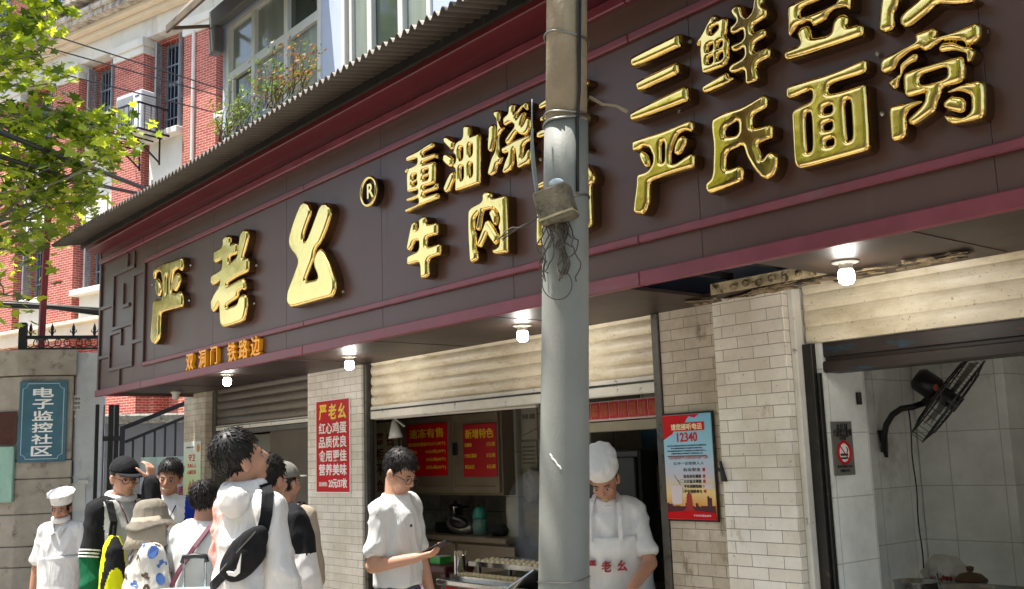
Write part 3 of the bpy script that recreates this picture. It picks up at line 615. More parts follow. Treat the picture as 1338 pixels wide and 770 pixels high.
# the two characters mostly behind the utility pole
glyph(G, 700, 100, 1, [[(6,35),(36,17),(36,4),(44,2),(44,14),(70,2),(71,12),(46,24),(46,34),(68,24),(69,34),(46,46),(46,56),(71,46),(72,58),(50,68),(70,96),(62,100),(42,78),(22,106),(13,104),(32,72),(4,84),(3,72),(36,58),(36,50),(8,62),(8,52),(36,40),(36,30),(7,46)]], wb=.026)
glyph(G, 700, 200, 1, [[(2,40),(34,27),(34,16),(44,12),(44,24),(70,12),(80,30),(78,40),(74,42),(76,94),(70,100),(8,124),(3,120),(4,66),(8,60),(34,50),(34,38),(3,50)]], [[(12,68),(20,64),(20,106),(12,110)], [(30,62),(44,56),(44,66),(30,72)], [(30,80),(44,75),(44,92),(30,98)], [(56,54),(64,50),(64,88),(56,92)]], wb=.026)
for P in ([(115,285),(500,95),(525,90),(530,200),(515,220),(140,388),(112,370),(105,330)], [(155,490),(490,330),(515,345),(515,420),(490,450),(185,590),(160,570),(148,530)], [(105,750),(560,530),(590,540),(597,640),(580,675),(130,838),(108,825),(100,790)]): pass
glyph(G, 810, 30, 6.402, [[(115,285),(500,95),(525,90),(530,200),(515,220),(140,388),(112,370),(105,330)], [(155,490),(490,330),(515,345),(515,420),(490,450),(185,590),(160,570),(148,530)], [(105,750),(560,530),(590,540),(597,640),(580,675),(130,838),(108,825),(100,790)]], hb=.03, wb=.036)
glyph(G, 870, 0, 5.923, [[(385,110),(405,130),(402,165),(470,125),(495,150),(490,240),(480,270),(510,320),(500,420),(510,450),(475,520),(320,580),(295,575),(285,520),(275,400),(280,330),(265,370),(250,360),(255,330),(300,250),(350,150)], [(290,670),(470,570),(490,560),(505,595),(540,605),(525,640),(320,735),(295,720)],
  [(525,65),(570,30),(610,45),(625,110),(650,130),(680,90),(690,0),(700,-30),(770,-30),(765,40),(790,60),(800,80),(795,140),(720,190),(690,205),(695,255),(780,220),(795,240),(790,290),(700,345),(700,410),(810,365),(828,385),(825,450),(715,505),(730,600),(715,640),(645,665),(628,655),(622,550),(530,580),(500,565),(498,540),(520,500),(620,445),(618,380),(545,415),(515,395),(520,350),(615,310),(612,240),(530,278),(508,260),(510,210),(560,170),(520,120),(512,90)]],
  [[(365,225),(415,205),(420,225),(380,265),(365,255)], [(345,365),(378,350),(378,385),(345,400)], [(422,340),(450,328),(450,360),(422,372)], [(345,455),(378,445),(378,485),(345,495)], [(420,430),(455,415),(455,455),(420,468)]], wb=.026, step=.005)
glyph(G, 1010, 0, 7.69, [[(155,95),(190,40),(780,-160),(815,-130),(812,20),(800,110),(740,95),(640,110),(575,155),(555,215),(420,285),(390,240),(340,235),(250,285),(195,380),(175,370),(165,300)], [(130,-130),(830,-390),(850,-300),(150,-40)],
  [(260,350),(300,280),(380,255),(410,330),(420,385),(600,350),(620,230),(680,160),(740,140),(785,175),(775,270),(890,240),(935,255),(940,340),(910,385),(165,630),(130,600),(125,550),(160,500),(290,455),(270,400)]], [[(300,95),(520,5),(650,-45),(660,45),(300,190)]], hb=.026, wb=.036)
glyph(G, 1130, 0, 6.418, [[(150,0),(160,-300),(330,-300),(312,0),(300,60),(270,110),(270,230),(250,265),(190,292),(140,275),(128,240),(135,130)], [(470,0),(560,-100),(680,-40),(930,-20),(930,15),(890,45),(750,58),(620,50),(560,110),(400,235),(350,250),(310,220),(305,160),(350,100)], [(150,-300),(900,-560),(930,-430),(180,-180)], [(520,-600),(640,-640),(640,-300),(520,-260)]], hb=.026, wb=.036)
glyph(G, 810, 170, 6.402, [[(115,110),(130,85),(380,10),(590,-80),(625,-70),(628,0),(610,25),(560,15),(500,40),(460,130),(440,200),(445,280),(480,280),(540,240),(610,195),(640,210),(640,300),(620,325),(460,370),(265,440),(262,480),(260,600),(235,680),(205,715),(150,710),(125,690),(130,620),(150,480),(155,370),(250,340),(290,280),(290,220),(260,160),(210,145),(170,175),(125,190),(115,160)],
  [(200,170),(245,200),(265,260),(260,310),(225,325),(190,270),(170,210)], [(540,45),(575,70),(570,120),(530,200),(490,222),(465,200),(470,140),(500,70)]], [[(358,115),(388,105),(390,265),(360,275)]], wb=.03)
glyph(G, 900, 110, 5.134, [[(165,235),(250,190),(380,150),(510,70),(540,85),(540,150),(520,175),(440,215),(440,300),(560,270),(578,285),(575,360),(560,375),(470,405),(500,470),(505,510),(540,460),(575,455),(612,490),(605,560),(580,620),(540,648),(500,640),(450,585),(395,490),(375,415),(265,465),(262,580),(350,545),(380,570),(378,640),(360,660),(150,745),(125,720),(120,670),(170,625),(175,420),(160,300)]], [[(258,300),(345,250),(345,340),(258,355)]], wb=.032)
glyph(G, 1010, 70, 4.811, [[(90,230),(110,200),(380,125),(590,35),(605,50),(603,110),(580,135),(365,200),(360,255),(440,240),(590,190),(600,210),(622,570),(610,610),(590,625),(180,735),(155,720),(140,680),(125,400),(130,370),(150,345),(255,300),(255,235),(115,295),(92,280)]],
  [[(213,385),(250,375),(260,610),(225,625)], [(328,345),(380,330),(382,370),(330,380)], [(330,450),(382,435),(382,475),(332,485)], [(340,555),(390,540),(392,575),(345,585)], [(460,305),(498,295),(512,540),(478,552)]], wb=.03, step=.005)
glyph(G, 1130, 20, 4.279, [[(92,270),(110,240),(290,155),(283,120),(300,100),(390,68),(415,85),(405,130),(640,38),(655,60),(655,130),(610,170),(570,172),(550,150),(480,145),(430,150),(380,195),(345,210),(310,190),(260,205),(195,260),(175,310),(120,335),(95,325)],
  [(205,330),(200,280),(270,220),(300,215),(310,235),(300,260),(240,290),(210,330),(195,410),(170,425),(135,390),(140,370),(180,350)], [(415,190),(440,155),(500,150),(560,175),(610,180),(625,210),(600,265),(578,270),(570,220),(500,205),(425,218)],
  [(220,340),(245,315),(530,230),(560,235),(570,290),(565,360),(540,385),(440,412),(340,440),(250,468),(225,450)], [(345,410),(440,390),(440,440),(415,490),(408,540),(290,625),(255,615),(246,585),(340,495)], [(140,525),(160,505),(320,475),(330,490),(240,545),(245,670),(215,705),(165,712),(150,690)],
  [(440,440),(570,380),(650,362),(680,380),(682,550),(660,590),(500,620),(465,605),(445,565),(470,560),(560,575),(600,540),(600,455),(540,430)], [(445,490),(490,450),(560,460),(578,490),(570,540),(545,555),(470,540),(445,520)]], [[(318,340),(465,295),(465,355),(318,395)]], wb=.034)
# registered mark
c0 = on_y(483, 250.5, YF); rr = .085
bm = nb(); tube(bm, [(c0.x+rr*math.cos(a), YF-.004, c0.z+rr*math.sin(a)) for a in np.linspace(0, 2*math.pi, 40, endpoint=False)], .012, 8, closed=True)
rm = obj('registered_mark', bm, M_gold, sign, smooth=True)
bm = nb(); cyl(bm, (c0.x, YS-.001, c0.z), (c0.x, YF+.01, c0.z), rr, seg=40); obj('mark_disc', bm, mat('dark_bronze', '2c1b14', .4, metal=.4), rm)
text('letter', 'R', .125, (c0.x, YF+.006, c0.z-.0), M_gold, rm, bold=.02, ext=.006)
# small amber characters on the lower border
M_amber = mat('amber_enamel', (1., .42, .012), .35, var=.08, vs=12)
M_ambers = mat('amber_side', (.33, .09, .01), .5)
pos = [(250, 474.5), (266.5, 471), (281.5, 466.5), (305, 462.5), (320, 458.5), (336, 454.5)]
for ch, (px, py) in zip('双洞门铁路边', pos):
    p = on_y(px, py, YS-.016); o = text('small_character', ch, .15, (p.x, YS-.017, p.z), M_amber, sign, bold=.013, ext=.015)
# fixing studs beside the characters
bm = nb()
for px, py in ((248, 347), (198, 372.5), (246, 393), (334, 347), (331, 397), (447, 381), (583, 206), (636, 182), (634, 236), (705, 208), (886, 145), (1019, 215), (900, 54), (895, 88), (907, 124), (1013, 70), (1151, 148), (1286, 42), (1291, 135), (1145, 70)):
    p = on_y(px, py, YS-.02); ell(bm, (p.x, YS-.012, p.z), .011, sub=1)
sp('fixing_stud', bm, mat('glass_stud', 'c9c2b4', .15, metal=.7))

# ------------------------------------------------------------------ bulbs under the soffit
M_bulb = mat('lit_bulb', (1, .96, .88), .3, emit=28); M_cap = mat('bulb_cap', 'c8c2b4', .4, var=.1)
for i, (x, y, lab) in enumerate([(-2.35, 3.75, 'lit white bulb under the soffit above the right hand shutter'), (-4.52, 3.82, 'lit white bulb under the soffit just left of the utility pole'), (-6.40, 3.78, 'lit white bulb under the soffit above the red price poster'), (-7.97, 3.56, 'lit white bulb under the soffit below the small amber characters')]):
    t = thing('light_bulb', lab, 'light bulb', (x, y, ZS), group='bulbs under the shop sign')
    bm = nb(); lathe(bm, [(.055, 0), (.055, -.006), (.03, -.012), (.026, -.03), (.03, -.034)][::-1], seg=24); obj('bulb_holder', bm, M_cap, t, smooth=True, world=False)
    bm = nb(); lathe(bm, [(.002, -.098), (.020, -.094), (.030, -.085), (.033, -.065), (.032, -.045), (.027, -.035)], seg=24); g = obj('bulb_glass', bm, M_bulb, t, smooth=True, world=False)
    ld = bpy.data.lights.new('bulb_light', 'POINT'); ld.energy = 1.1; ld.color = (1, .95, .86); ld.shadow_soft_size = .04
    lo = bpy.data.objects.new('bulb_light', ld); COL.objects.link(lo); lo.parent = t; lo.location = (0, -.0, -.16)
t = thing('lamp_holder', 'unlit pale lamp holder under the left end of the soffit', 'lamp holder', (-9.92, 3.9, ZS))
bm = nb(); lathe(bm, [(.03, -.075), (.036, -.06), (.034, -.03), (.05, -.012), (.05, 0)], seg=20); obj('socket', bm, M_cap, t, smooth=True, world=False)
# ================================================================== street furniture, posters, kitchen things
M_blk = mat('black_paint', '18181a', .45, var=.15, vs=8)
M_steel = mat('stainless_steel', 'b9b8b4', .22, metal=1, var=.08, vs=12)
M_dsteel = mat('dull_steel', '84827d', .4, metal=.9, var=.15, vs=8)
M_white = mat('white_plastic', 'dcdcd8', .45, var=.05)
M_red = mat('poster_red', 'c20a16', .5, var=.06, vs=3, spec=.2)
M_dred = mat('paper_red', 'a8121c', .6, var=.1, vs=5)
M_yel = mat('print_yellow', 'f2cf18', .4); M_wht = mat('print_white', 'f2f0ec', .45); M_ink = mat('print_black', '1c1a1c', .6)
M_dimyel = mat('print_gold', 'dcb922', .5)

# ---- utility pole
pA, pB = on_y(736.8, 770, 2.62), on_y(740.6, 0, 2.62)
pd = (pB-pA).normalized()
def pole_at(z): return pA + pd*((z-pA.z)/pd.z)
def dcam(p): return (p-O_).dot(CF)
rA, rB = 67.5/2/F_PX*dcam(pA), 55/2/F_PX*dcam(pB)
def prad(z): return rA + (rB-rA)*(z-pA.z)/(pB.z-pA.z)
M_conc = mat('bare_concrete', '94856f', .9, var=.2, vs=6, bump=.35, bs=70, dirt=[('4a4238', 24, .62, .7), ('b8ac97', 3, .55, .8, (1, 1, .3))])
M_polepaint = mat('grey_pole_paint', '7f807a', .6, var=.1, vs=4, bump=.12, bs=90, dirt=[('4c4e4a', 20, .68, .76), ('787f79', 2.5, .5, .75, (1, 1, .3)), ('a9a796', 7, .66, .8)])
po = thing('utility_pole', 'tall round concrete utility pole with grey paint on its lower length', 'utility pole', (pole_at(0).x, pole_at(0).y, 0))
zt = on_y(740, 161, 2.62).z
bm = nb(); tube(bm, [pole_at(z) for z in (zt-.2, zt+.5, 8.2)], [prad(zt)-.004, prad(zt+.5)-.003, prad(8)], 40); obj('bare_shaft', bm, M_conc, po, smooth=True)
bm = nb(); zs = list(np.linspace(0, zt, 14)); tube(bm, [pole_at(z) for z in zs], [prad(z)+random.uniform(-.0008, .0008) for z in zs], 40); obj('painted_shaft', bm, M_polepaint, po, smooth=True)
def pring(bm, z, tilt=0, r=.004, ex=.003):
    c = pole_at(z); R = prad(z)+ex
    tube(bm, [c + Vector((R*math.cos(a), R*math.sin(a), tilt*math.sin(a+.6)+.004*math.sin(3*a))) for a in np.linspace(0, 2*math.pi, 40, endpoint=False)], r, 6, closed=True)
for z_, tl_, r_ in ((zt, .01, .005), (zt+.02, -.006, .004), (on_y(740, 262, 2.62).z, .006, .004), (on_y(740, 54, 2.62).z, -.02, .004), (on_y(740, 757, 2.62).z, .006, .002)):
    bm = nb(); pring(bm, z_, tl_, r_); obj('tie_wire', bm, M_dsteel, po, smooth=True)
def on_pole(ang, z, ex=.006): c = pole_at(z); R = prad(z)+ex; return c + Vector((R*math.cos(ang), R*math.sin(ang), 0))
toc = math.atan2(-pA.y, -pA.x)                      # side of the pole that faces the street
rnd = random.Random(11)
bm = nb()
for k in range(3): tube(bm, [on_pole(toc+.52+.05*k+.05*math.sin(z*3+k)-(.10 if z < zt else 0), z, .008) for z in np.linspace(on_y(740, 258, 2.62).z, 6.5, 30)], .005, 6)
w1 = tag(obj('cable', bm, M_blk, smooth=True), 'black wires running up the face of the utility pole into its junction box', 'cable')
# peeled flecks of the old bill
bm = nb(); z0 = on_y(738, 597, 2.62).z; tube(bm, [on_pole(toc-.62+.07*i+.02*math.sin(i*2.3), z0+.012-.008*i, .001) for i in range(8)], .0035, 4); obj('paint_fleck', bm, M_wht, po)
# junction box and its tangle
jz = on_y(720, 283, 2.62).z; jp = on_pole(toc-.33, jz, .02)
ja = math.atan2(jp.y-pole_at(jz).y, jp.x-pole_at(jz).x)
jb = thing('junction_box', 'grimy tilted junction box strapped to the utility pole', 'junction box', jp, ja+math.pi/2)
M_grime = mat('grimy_cement', '6f6654', .9, var=.3, vs=30, bump=.5, bs=120, dirt=[('3a3326', 22, .5, .66)])
bm = nb(); box(bm, -.068, .068, -.05, .03, -.066, .066, .007, M=Matrix.Rotation(R_(-13), 4, 'Y')); obj('box_body', bm, M_grime, jb, world=False)
bm = nb(); box(bm, -.071, .071, -.054, .031, -.05, -.042, .002, M=Matrix.Rotation(R_(-13), 4, 'Y')); obj('lid_lip', bm, mat('lip', 'a39679', .8, var=.2), jb, world=False)
bm = nb(); ell(bm, (.01, -.02, .08), (.03, .02, .02)); obj('putty_lump', bm, mat('pale_putty', 'b8c4cc', .9), jb, world=False, smooth=True)
def frnd(s): return rnd.uniform(-s, s)
bm = nb(); base = jp + Vector((0, 0, -.06)); L3 = CR
for k in range(15):
    p = base + L3*frnd(.05) + Vector((0, 0, frnd(.01))); pts = [p]; d = Vector((frnd(1), frnd(.4), -1))
    for i in range(rnd.randint(6, 14)): d = (d*.6 + Vector((frnd(1), frnd(.5), -.55+frnd(.7)))).normalized(); p = p + d*.02; pts.append(p)
    tube(bm, pts, .0026, 5)
loop = [base + L3*(.01+.055*math.sin(a)-.02) + Vector((0, 0, -.235-.058*math.cos(a)-.0*a)) for a in np.linspace(-2.2, 2.4, 22)]; tube(bm, loop, .002, 5)
for k in range(3): tube(bm, [base + L3*(.01+.01*k+.01*math.sin(i)) + Vector((0, 0, -.02*i)) for i in range(11)], .004, 5)
for k in range(4): tube(bm, [base + L3*(-.05-.026*i-.004*k) + Vector((0, -.01*i*0, .03-.016*i-.004*k*math.sin(i)+ .006*frnd(1))) for i in range(7)], .0022, 5)
tag(obj('wire_tangle', bm, mat('frayed_wire', '4a4036', .6, var=.3, vs=40), smooth=True), 'tangle of frayed cut wires dangling below the junction box', 'wires')
bm = nb(); tube(bm, [jp + L3*(-.07-.015*math.sin(t*2.5)) + Vector((0, .0, .03+.27*t)) for t in np.linspace(0, 1, 14)], .005, 6); tube(bm, [jp + L3*(-.075-.02*math.sin(t*2.2)) + Vector((0, .02, .0+.42*t)) for t in np.linspace(0, 1, 14)], .003, 6)
tag(obj('cable', bm, mat('grey_cable', '7f8784', .5), smooth=True), 'grey cable looping up beside the junction box on the left of the pole', 'cable')
bm = nb(); q = on_pole(toc+1.35, on_y(770, 118, 2.62).z); tube(bm, [q, q+CR*.05+Vector((0, 0, -.03)), q+CR*.10+Vector((0, 0, -.035)), q+CR*.145+Vector((0, 0, -.06))], [.008, .006, .006, .009], 6)
tag(obj('wire_stub', bm, M_conc, smooth=True), 'rusty stub of wire sticking out to the right of the utility pole', 'wire')

# ---- cables across the street side
def cable(label, pts, r, sag=0., m=M_blk, name='cable'):
    P = [dep(*p) for p in pts]; out = []
    for a, b_ in zip(P[:-1], P[1:]):
        for i in range(12): t = i/12; out.append(a.lerp(b_, t) - Vector((0, 0, sag*4*t*(1-t))))
    out.append(P[-1]); bm = nb(); tube(bm, out, r, 8)
    return tag(obj(name, bm, m, smooth=True), label, 'cable')
cable('thick black cable sloping down to the awning, upper of the two heavy ones', [(-150, 112, 7.6), (0, 173, 9), (193, 248, 12.6), (300, 286, 16)], .026)
cable('thick black cable sloping down to the awning, lower of the two heavy ones', [(-150, 163, 7.8), (0, 205, 9.2), (110, 238, 11.2), (170, 251, 12.6), (300, 276, 16)], .022)
cable('thin black cable just under the lower heavy cable in the tree leaves', [(-150, 188, 8), (0, 214, 9.3), (80, 234, 10.8), (175, 252, 12.8), (300, 280, 16)], .008)
cable('thin dark wire crossing the brick building to the corner window, highest of three', [(-40, 4, 12), (40, 37, 13.5), (296, 119, 17.5), (420, 160, 21)], .010)
cable('thin dark wire crossing the brick building, middle of the three', [(-40, 30, 12), (25, 52, 13.5), (296, 128, 17.5), (420, 163, 21)], .010)
cable('thin dark wire crossing in front of the air conditioner cage, lowest of three', [(-40, 58, 12), (45, 88, 13.5), (296, 151, 17.5), (420, 182, 21)], .010)
for k, (dy, r, lab) in enumerate([(0, .028, 'black cable in the bundle above the gate pillar, the bottom one'), (-3.2, .016, 'grey weathered cable lying along the top of the bundle above the gate pillar'), (3.4, .02, 'black slack cable just beneath the bundle above the gate pillar')]):
    cable(lab, [(-90, 392+dy, 12.5), (20, 398+dy, 12.6), (70, 401+dy*.5, 12.7), (150, 409+dy*1.4, 12.9), (240, 414+dy, 13.2)], r, m=mat('weathered_cable', '6a655f', .8, var=.2) if k == 1 else M_blk)
bm = nb(); bar(bm, dep(64.5, 250, 11.6), dep(53, 460, 11.3), .062); bar(bm, dep(66, 232, 11.6), dep(64.5, 249, 11.6), .03)
tag(obj('steel_post', bm, mat('oxide_red_paint', '7e2a2c', .6, var=.2, vs=6)), 'slanting oxide red steel post rising behind the gate pillar', 'post')

# ---- gate pillar with its plaque
gd = (Vector((CF.x, CF.y, 0)).normalized()*math.cos(R_(76)) + Vector((CR.x, CR.y, 0)).normalized()*math.sin(R_(76)))
g0 = dep(20.5, 640, 10.5); g0.z = 0; grz = math.atan2(gd.y, gd.x); gn = Vector((-gd.y, gd.x, 0))
def gl(x, y, z): return g0 + gd*x + gn*y + Vector((0, 0, z))
def gpx(px, py, yo):          # pixel -> local (x, z) on the plane y = yo of the gate
    n = gn; r = ray(px, py); t = (n.dot(g0 + gn*yo - O_))/n.dot(r); P = O_ + r*t - g0
    return P.dot(gd), P.z
M_stone = mat('grey_granite', 'a0978a', .8, var=.2, vs=5, bump=.25, bs=90, dirt=[('544c42', 7, .55, .72), ('a49c8d', 30, .62, .7)])
gp = thing('gate_pillar', 'grey stone gate pillar of big blocks beside the shop', 'pillar', g0, grz)
fp = [(0, 0), (.52, 0), (.50, .3), (-.42, .42), (-.42, .20)]
zs = [0, .26, gpx(50, 741, 0)[1], gpx(50, 714, 0)[1], gpx(50, 672, 0)[1], gpx(50, 626, 0)[1], gpx(50, 602, 0)[1], gpx(50, 491, 0)[1], gpx(50, 457, 0)[1]]
for i, (a, b_) in enumerate(zip(zs[:-1], zs[1:])):
    bm = nb(); e = .022 if i == len(zs)-2 else (-.006 if i == len(zs)-3 else 0)
    A = [bm.verts.new((x+(e if x > 0 else -e), y-(e if y < .3 else -e), a+.006)) for x, y in fp]; B = [bm.verts.new((v.co.x, v.co.y, b_-.002)) for v in A]
    bridge(bm, A, B); bm.faces.new(A[::-1]); bm.faces.new(B); bmesh.ops.bevel(bm, geom=list(bm.edges), offset=.009, segments=1, affect='EDGES')
    obj('stone_course', bm, M_stone, gp, world=False)
bm = nb(); A = [bm.verts.new((x*.97, y+.012, .0)) for x, y in fp]; B = [bm.verts.new((x*.97, y+.012, zs[-1]-.01)) for x, y in fp]; bridge(bm, A, B); bm.faces.new(B); obj('mortar_core', bm, mat('dark_mortar', '4a453d', .95), gp, world=False)
cp = thing('concrete_pier', 'pale grey concrete pier with peeling paper between the stone pillar and the iron gate', 'pier', gl(.53, .07, 0), grz)
M_pier = mat('pale_concrete', 'bcbfc0', .9, var=.15, vs=3, bump=.2, dirt=[('6c7174', 4, .55, .75, (1, 1, .4)), ('c9cdcf', 7, .62, .72, (1, 1, .5))])
bm = nb(); box(bm, 0, .27, 0, .22, 0, gpx(105, 461, .07)[1], .008); obj('pier_body', bm, M_pier, cp, world=False)
px0, z1 = gpx(27, 499, 0); px1, z0 = gpx(85.5, 603, 0)
pq = thing('plaque', 'blue enamel plaque with white characters in one column on the stone pillar', 'plaque', gl((px0+px1)/2, -.0, (z0+z1)/2), grz)
pw, ph = (px1-px0)/2, (z1-z0)/2
bm = nb(); box(bm, -pw, pw, -.03, -.008, -ph, ph, .003); obj('plate', bm, mat('blue_enamel', '3f6878', .25, var=.22, vs=4, dirt=[('70858a', 6, .62, .8)]), pq, world=False)
bm = nb(); e, c = .028, .05
for x0, x1, zz0, zz1 in ((-pw+e+c, pw-e-c, ph-e, ph-e+.008), (-pw+e+c, pw-e-c, -ph+e, -ph+e+.008), (-pw+e, -pw+e+.008, -ph+e+c, ph-e-c), (pw-e-.008, pw-e, -ph+e+c, ph-e-c)): box(bm, x0, x1, -.032, -.0301, zz0, zz1)
for sx in (-1, 1):
    for sz in (-1, 1):
        tube(bm, [(sx*(pw-e-c*math.sin(a)), -.031, sz*(ph-e-c*(1-math.sin(a)*0)*math.cos(a)+0)) if 0 else (sx*(pw-e-c+c*0+c*(1-math.cos(a))), -.031, sz*(ph-e-c*math.sin(a))) for a in np.linspace(0, math.pi/2, 6)], .004, 4)
obj('border_line', bm, mat('pale_line', '9fb6bd', .4), pq, world=False)
for i, ch in enumerate('电子监控社区'): text('character', ch, .125, (.0, -.0305, ph*.72-i*ph*.29), M_wht, pq, bold=.03, ext=.0008, fit=(pw*.86, ph*.235), world=False)
x0, z1 = gpx(88, 517, .07); x1, z0 = gpx(107, 537, .07)
pn = thing('paper_notice', 'small white paper notice of black print pasted on the concrete pier', 'notice', gl((x0+x1)/2, .068, (z0+z1)/2), grz)
bm = nb(); box(bm, -.07, .07, -.003, -.001, -.08, .08); obj('sheet', bm, mat('old_paper', 'c3c2bb', .8, var=.1), pn, world=False)
for i, s in enumerate(('开锁公司', '电话 6 2 8', '1 3 9 7 1', '随叫随到')): pass
for i in range(3): text('printed_line', ('禁止停车', '请勿张贴', '违者必究')[i], .036, (0, -.0035, .045-.045*i), M_ink, pn, bold=.02, ext=.0005, fit=(.11, .032), world=False)
x0, z1 = gpx(93, 632, .07)
bm = nb(); box(bm, x0, x0+.14, .061, .066, z1-.28, z1); box(bm, x0+.06, x0+.17, .04, .043, z1-.01, z1+.03, M=None)
o = obj('torn_paper', bm, mat('old_paper', 'c3c2bb', .8)); o.location = g0; o.rotation_euler = (0, 0, grz); tag(o, 'torn white paper bill curling off the concrete pier behind the cook', 'paper bill')
# things fixed to the pillar's slanting left face
fd = Vector((.42, -.20, 0)).normalized(); 
def chamfer(name, lab, cat, za, zb, m, t):
    bm = nb(); M = Matrix.Translation((-.21, .1, 0)) @ Matrix.Rotation(math.atan2(-.20, .42), 4, 'Z')
    box(bm, -.215, .225, -t, -.009, za, zb, .006, M=M); o = obj(name, bm, m); o.location = g0; o.rotation_euler = (0, 0, grz); return tag(o, lab, cat)
chamfer('name_plate', 'brown metal name plate on the slanting face of the stone pillar', 'name plate', gpx(5, 581, 0)[1], gpx(5, 538, 0)[1], mat('brown_plate', '4c2a22', .4, var=.2, vs=20), .02)
chamfer('notice_case', 'pale green glazed notice case low on the slanting face of the stone pillar', 'notice case', gpx(5, 657, 0)[1], gpx(5, 584, 0)[1], mat('pale_green_glass', '8fb0a2', .2, var=.15), .05)
# wrought iron fence on the pillar
fz = gpx(60, 457, .3)[1]
ff = thing('iron_fence', 'low black wrought iron fence with spear finials and scrolls above the gate pillar', 'fence', gl(.1, .3, fz), grz)
bm = nb(); xa = gpx(30, 440, .3)[0]-.1; box(bm, xa-.04+.0, xa+.04, -.04, .04, 0, gpx(20, 422, .3)[1]-fz, .008); obj('post', bm, M_blk, ff, world=False)
zr = gpx(60, 441, .3)[1]-fz
bm = nb(); box(bm, xa, 2.2, -.018, .018, zr-.018, zr+.018); obj('rail', bm, M_blk, ff, world=False)
bm = nb(); box(bm, xa, 2.2, -.014, .014, -.0, .02); obj('lower_rail', bm, M_blk, ff, world=False)
sx0 = gpx(40, 440, .3)[0]-.1; stp = gpx(68, 440, .3)[0]-gpx(40, 440, .3)[0]
for i in range(7):
    x = sx0+i*stp; bm = nb(); tube(bm, [(x, 0, zr), (x, 0, zr+.03), (x, 0, zr+.05), (x, 0, zr+.07), (x, 0, zr+.075), (x, 0, zr+.11), (x, 0, zr+.155)], [.012, .012, .02, .012, .02, .016, .002], 8)
    for s in (-1, 1): tube(bm, [(x, 0, zr+.055), (x+s*.03, 0, zr+.06), (x+s*.032, 0, zr+.085)], [.007, .007, .003], 6)
    obj('finial', bm, M_blk, ff, world=False)
    bm = nb()
    for s in (-1, 1):
        tube(bm, [(x+s*(.012+.045*(1-math.exp(-a*.25))*math.cos(a)+.045), 0, .075+.04*math.sin(a)) for a in np.linspace(0, 8, 26)], .006, 5)
        tube(bm, [(x+s*.1*t, 0, .02+.045*(1-t)*t*2) for t in np.linspace(0, 1, 6)], .006, 5)
    obj('scroll', bm, M_blk, ff, world=False)

# ---- iron gate, stair railing, wall and banner left of the shop
ig = thing('iron_gate', 'black square bar iron gate between the concrete pier and the shop', 'gate', dep(140, 700, 10.9)*1)
ig.location.z = 0
bm = nb()
for px, w, d in ((125, .035, 10.8), (131, .05, 10.9), (143.5, .04, 10.9), (150.5, .045, 10.95)):
    p = dep(px, 600, d); bm_ = nb(); box(bm_, p.x-w/2, p.x+w/2, p.y-w/2, p.y+w/2, .02, 2.36); obj('gate_bar', bm_, M_blk if px != 131 else mat('worn_gate_paint', '3f403f', .5, var=.2), ig)
for py in (574, 690): bar(bm, dep(121, py, 10.86), dep(156, py-1, 11.0), .05)
obj('cross_rail', bm, M_blk, ig)
bm = nb(); bar(bm, dep(153.5, 533, 11.2), dep(153.5, 580, 11.2), .02); obj('latch', bm, M_dsteel, ig)
sr = thing('stair_railing', 'black sloping stair railing behind the group of customers', 'railing', (dep(200, 700, 12).x, dep(200, 700, 12).y, 0))
bm = nb(); bar(bm, dep(157.5, 561, 12), dep(262, 519, 12.4), .055, .05); obj('handrail', bm, M_blk, sr)
bm = nb(); bar(bm, dep(163, 578, 12), dep(262, 537, 12.4), .035); obj('lower_rail', bm, M_blk, sr)
bm = nb(); a = dep(159, 558, 12); box(bm, a.x-.03, a.x+.03, a.y-.03, a.y+.03, .0, a.z); obj('newel_post', bm, M_blk, sr)
for px in (173.5, 188, 202, 215.5, 229, 243):
    t = (px-163)/99; a = dep(px, 578-41*t, 12+.4*t); bm = nb(); box(bm, a.x-.013, a.x+.013, a.y-.013, a.y+.013, .0, a.z); obj('baluster', bm, M_blk, sr)
wl = thing('boundary_wall', 'grey rendered boundary wall behind the stair railing with a mossy stone coping', 'wall', (dep(190, 640, 14.5).x, dep(190, 640, 14.5).y, 0), grz)
zt_ = dep(190, 553, 14.5).z
bm = nb(); box(bm, -1.4, 4, 0, .25, 0, zt_); obj('wall_face', bm, mat('grey_wall_render', '6f7072', .9, var=.12, vs=2, dirt=[('4b4b4c', 3, .55, .8, (1, 1, .4))]), wl, world=False)
bm = nb(); box(bm, -1.4, 4, -.06, .31, zt_+.002, zt_+.14, .03); obj('coping', bm, mat('mossy_coping', '8b887e', .9, var=.3, vs=18, bump=.6, bs=40, dirt=[('3f3f38', 16, .5, .66)]), wl, world=False)
b0, b1 = dep(184, 598, 10.7), dep(243, 597, 10.9); bz = Vector((b1.x-b0.x, b1.y-b0.y, 0)); bw = bz.length; brz_ = math.atan2(bz.y, bz.x)
bn = thing('banner', 'pale mint and lilac banner with crimson characters tied to the stair railing', 'banner', ((b0.x+b1.x)/2, (b0.y+b1.y)/2, b0.z-.45), brz_)
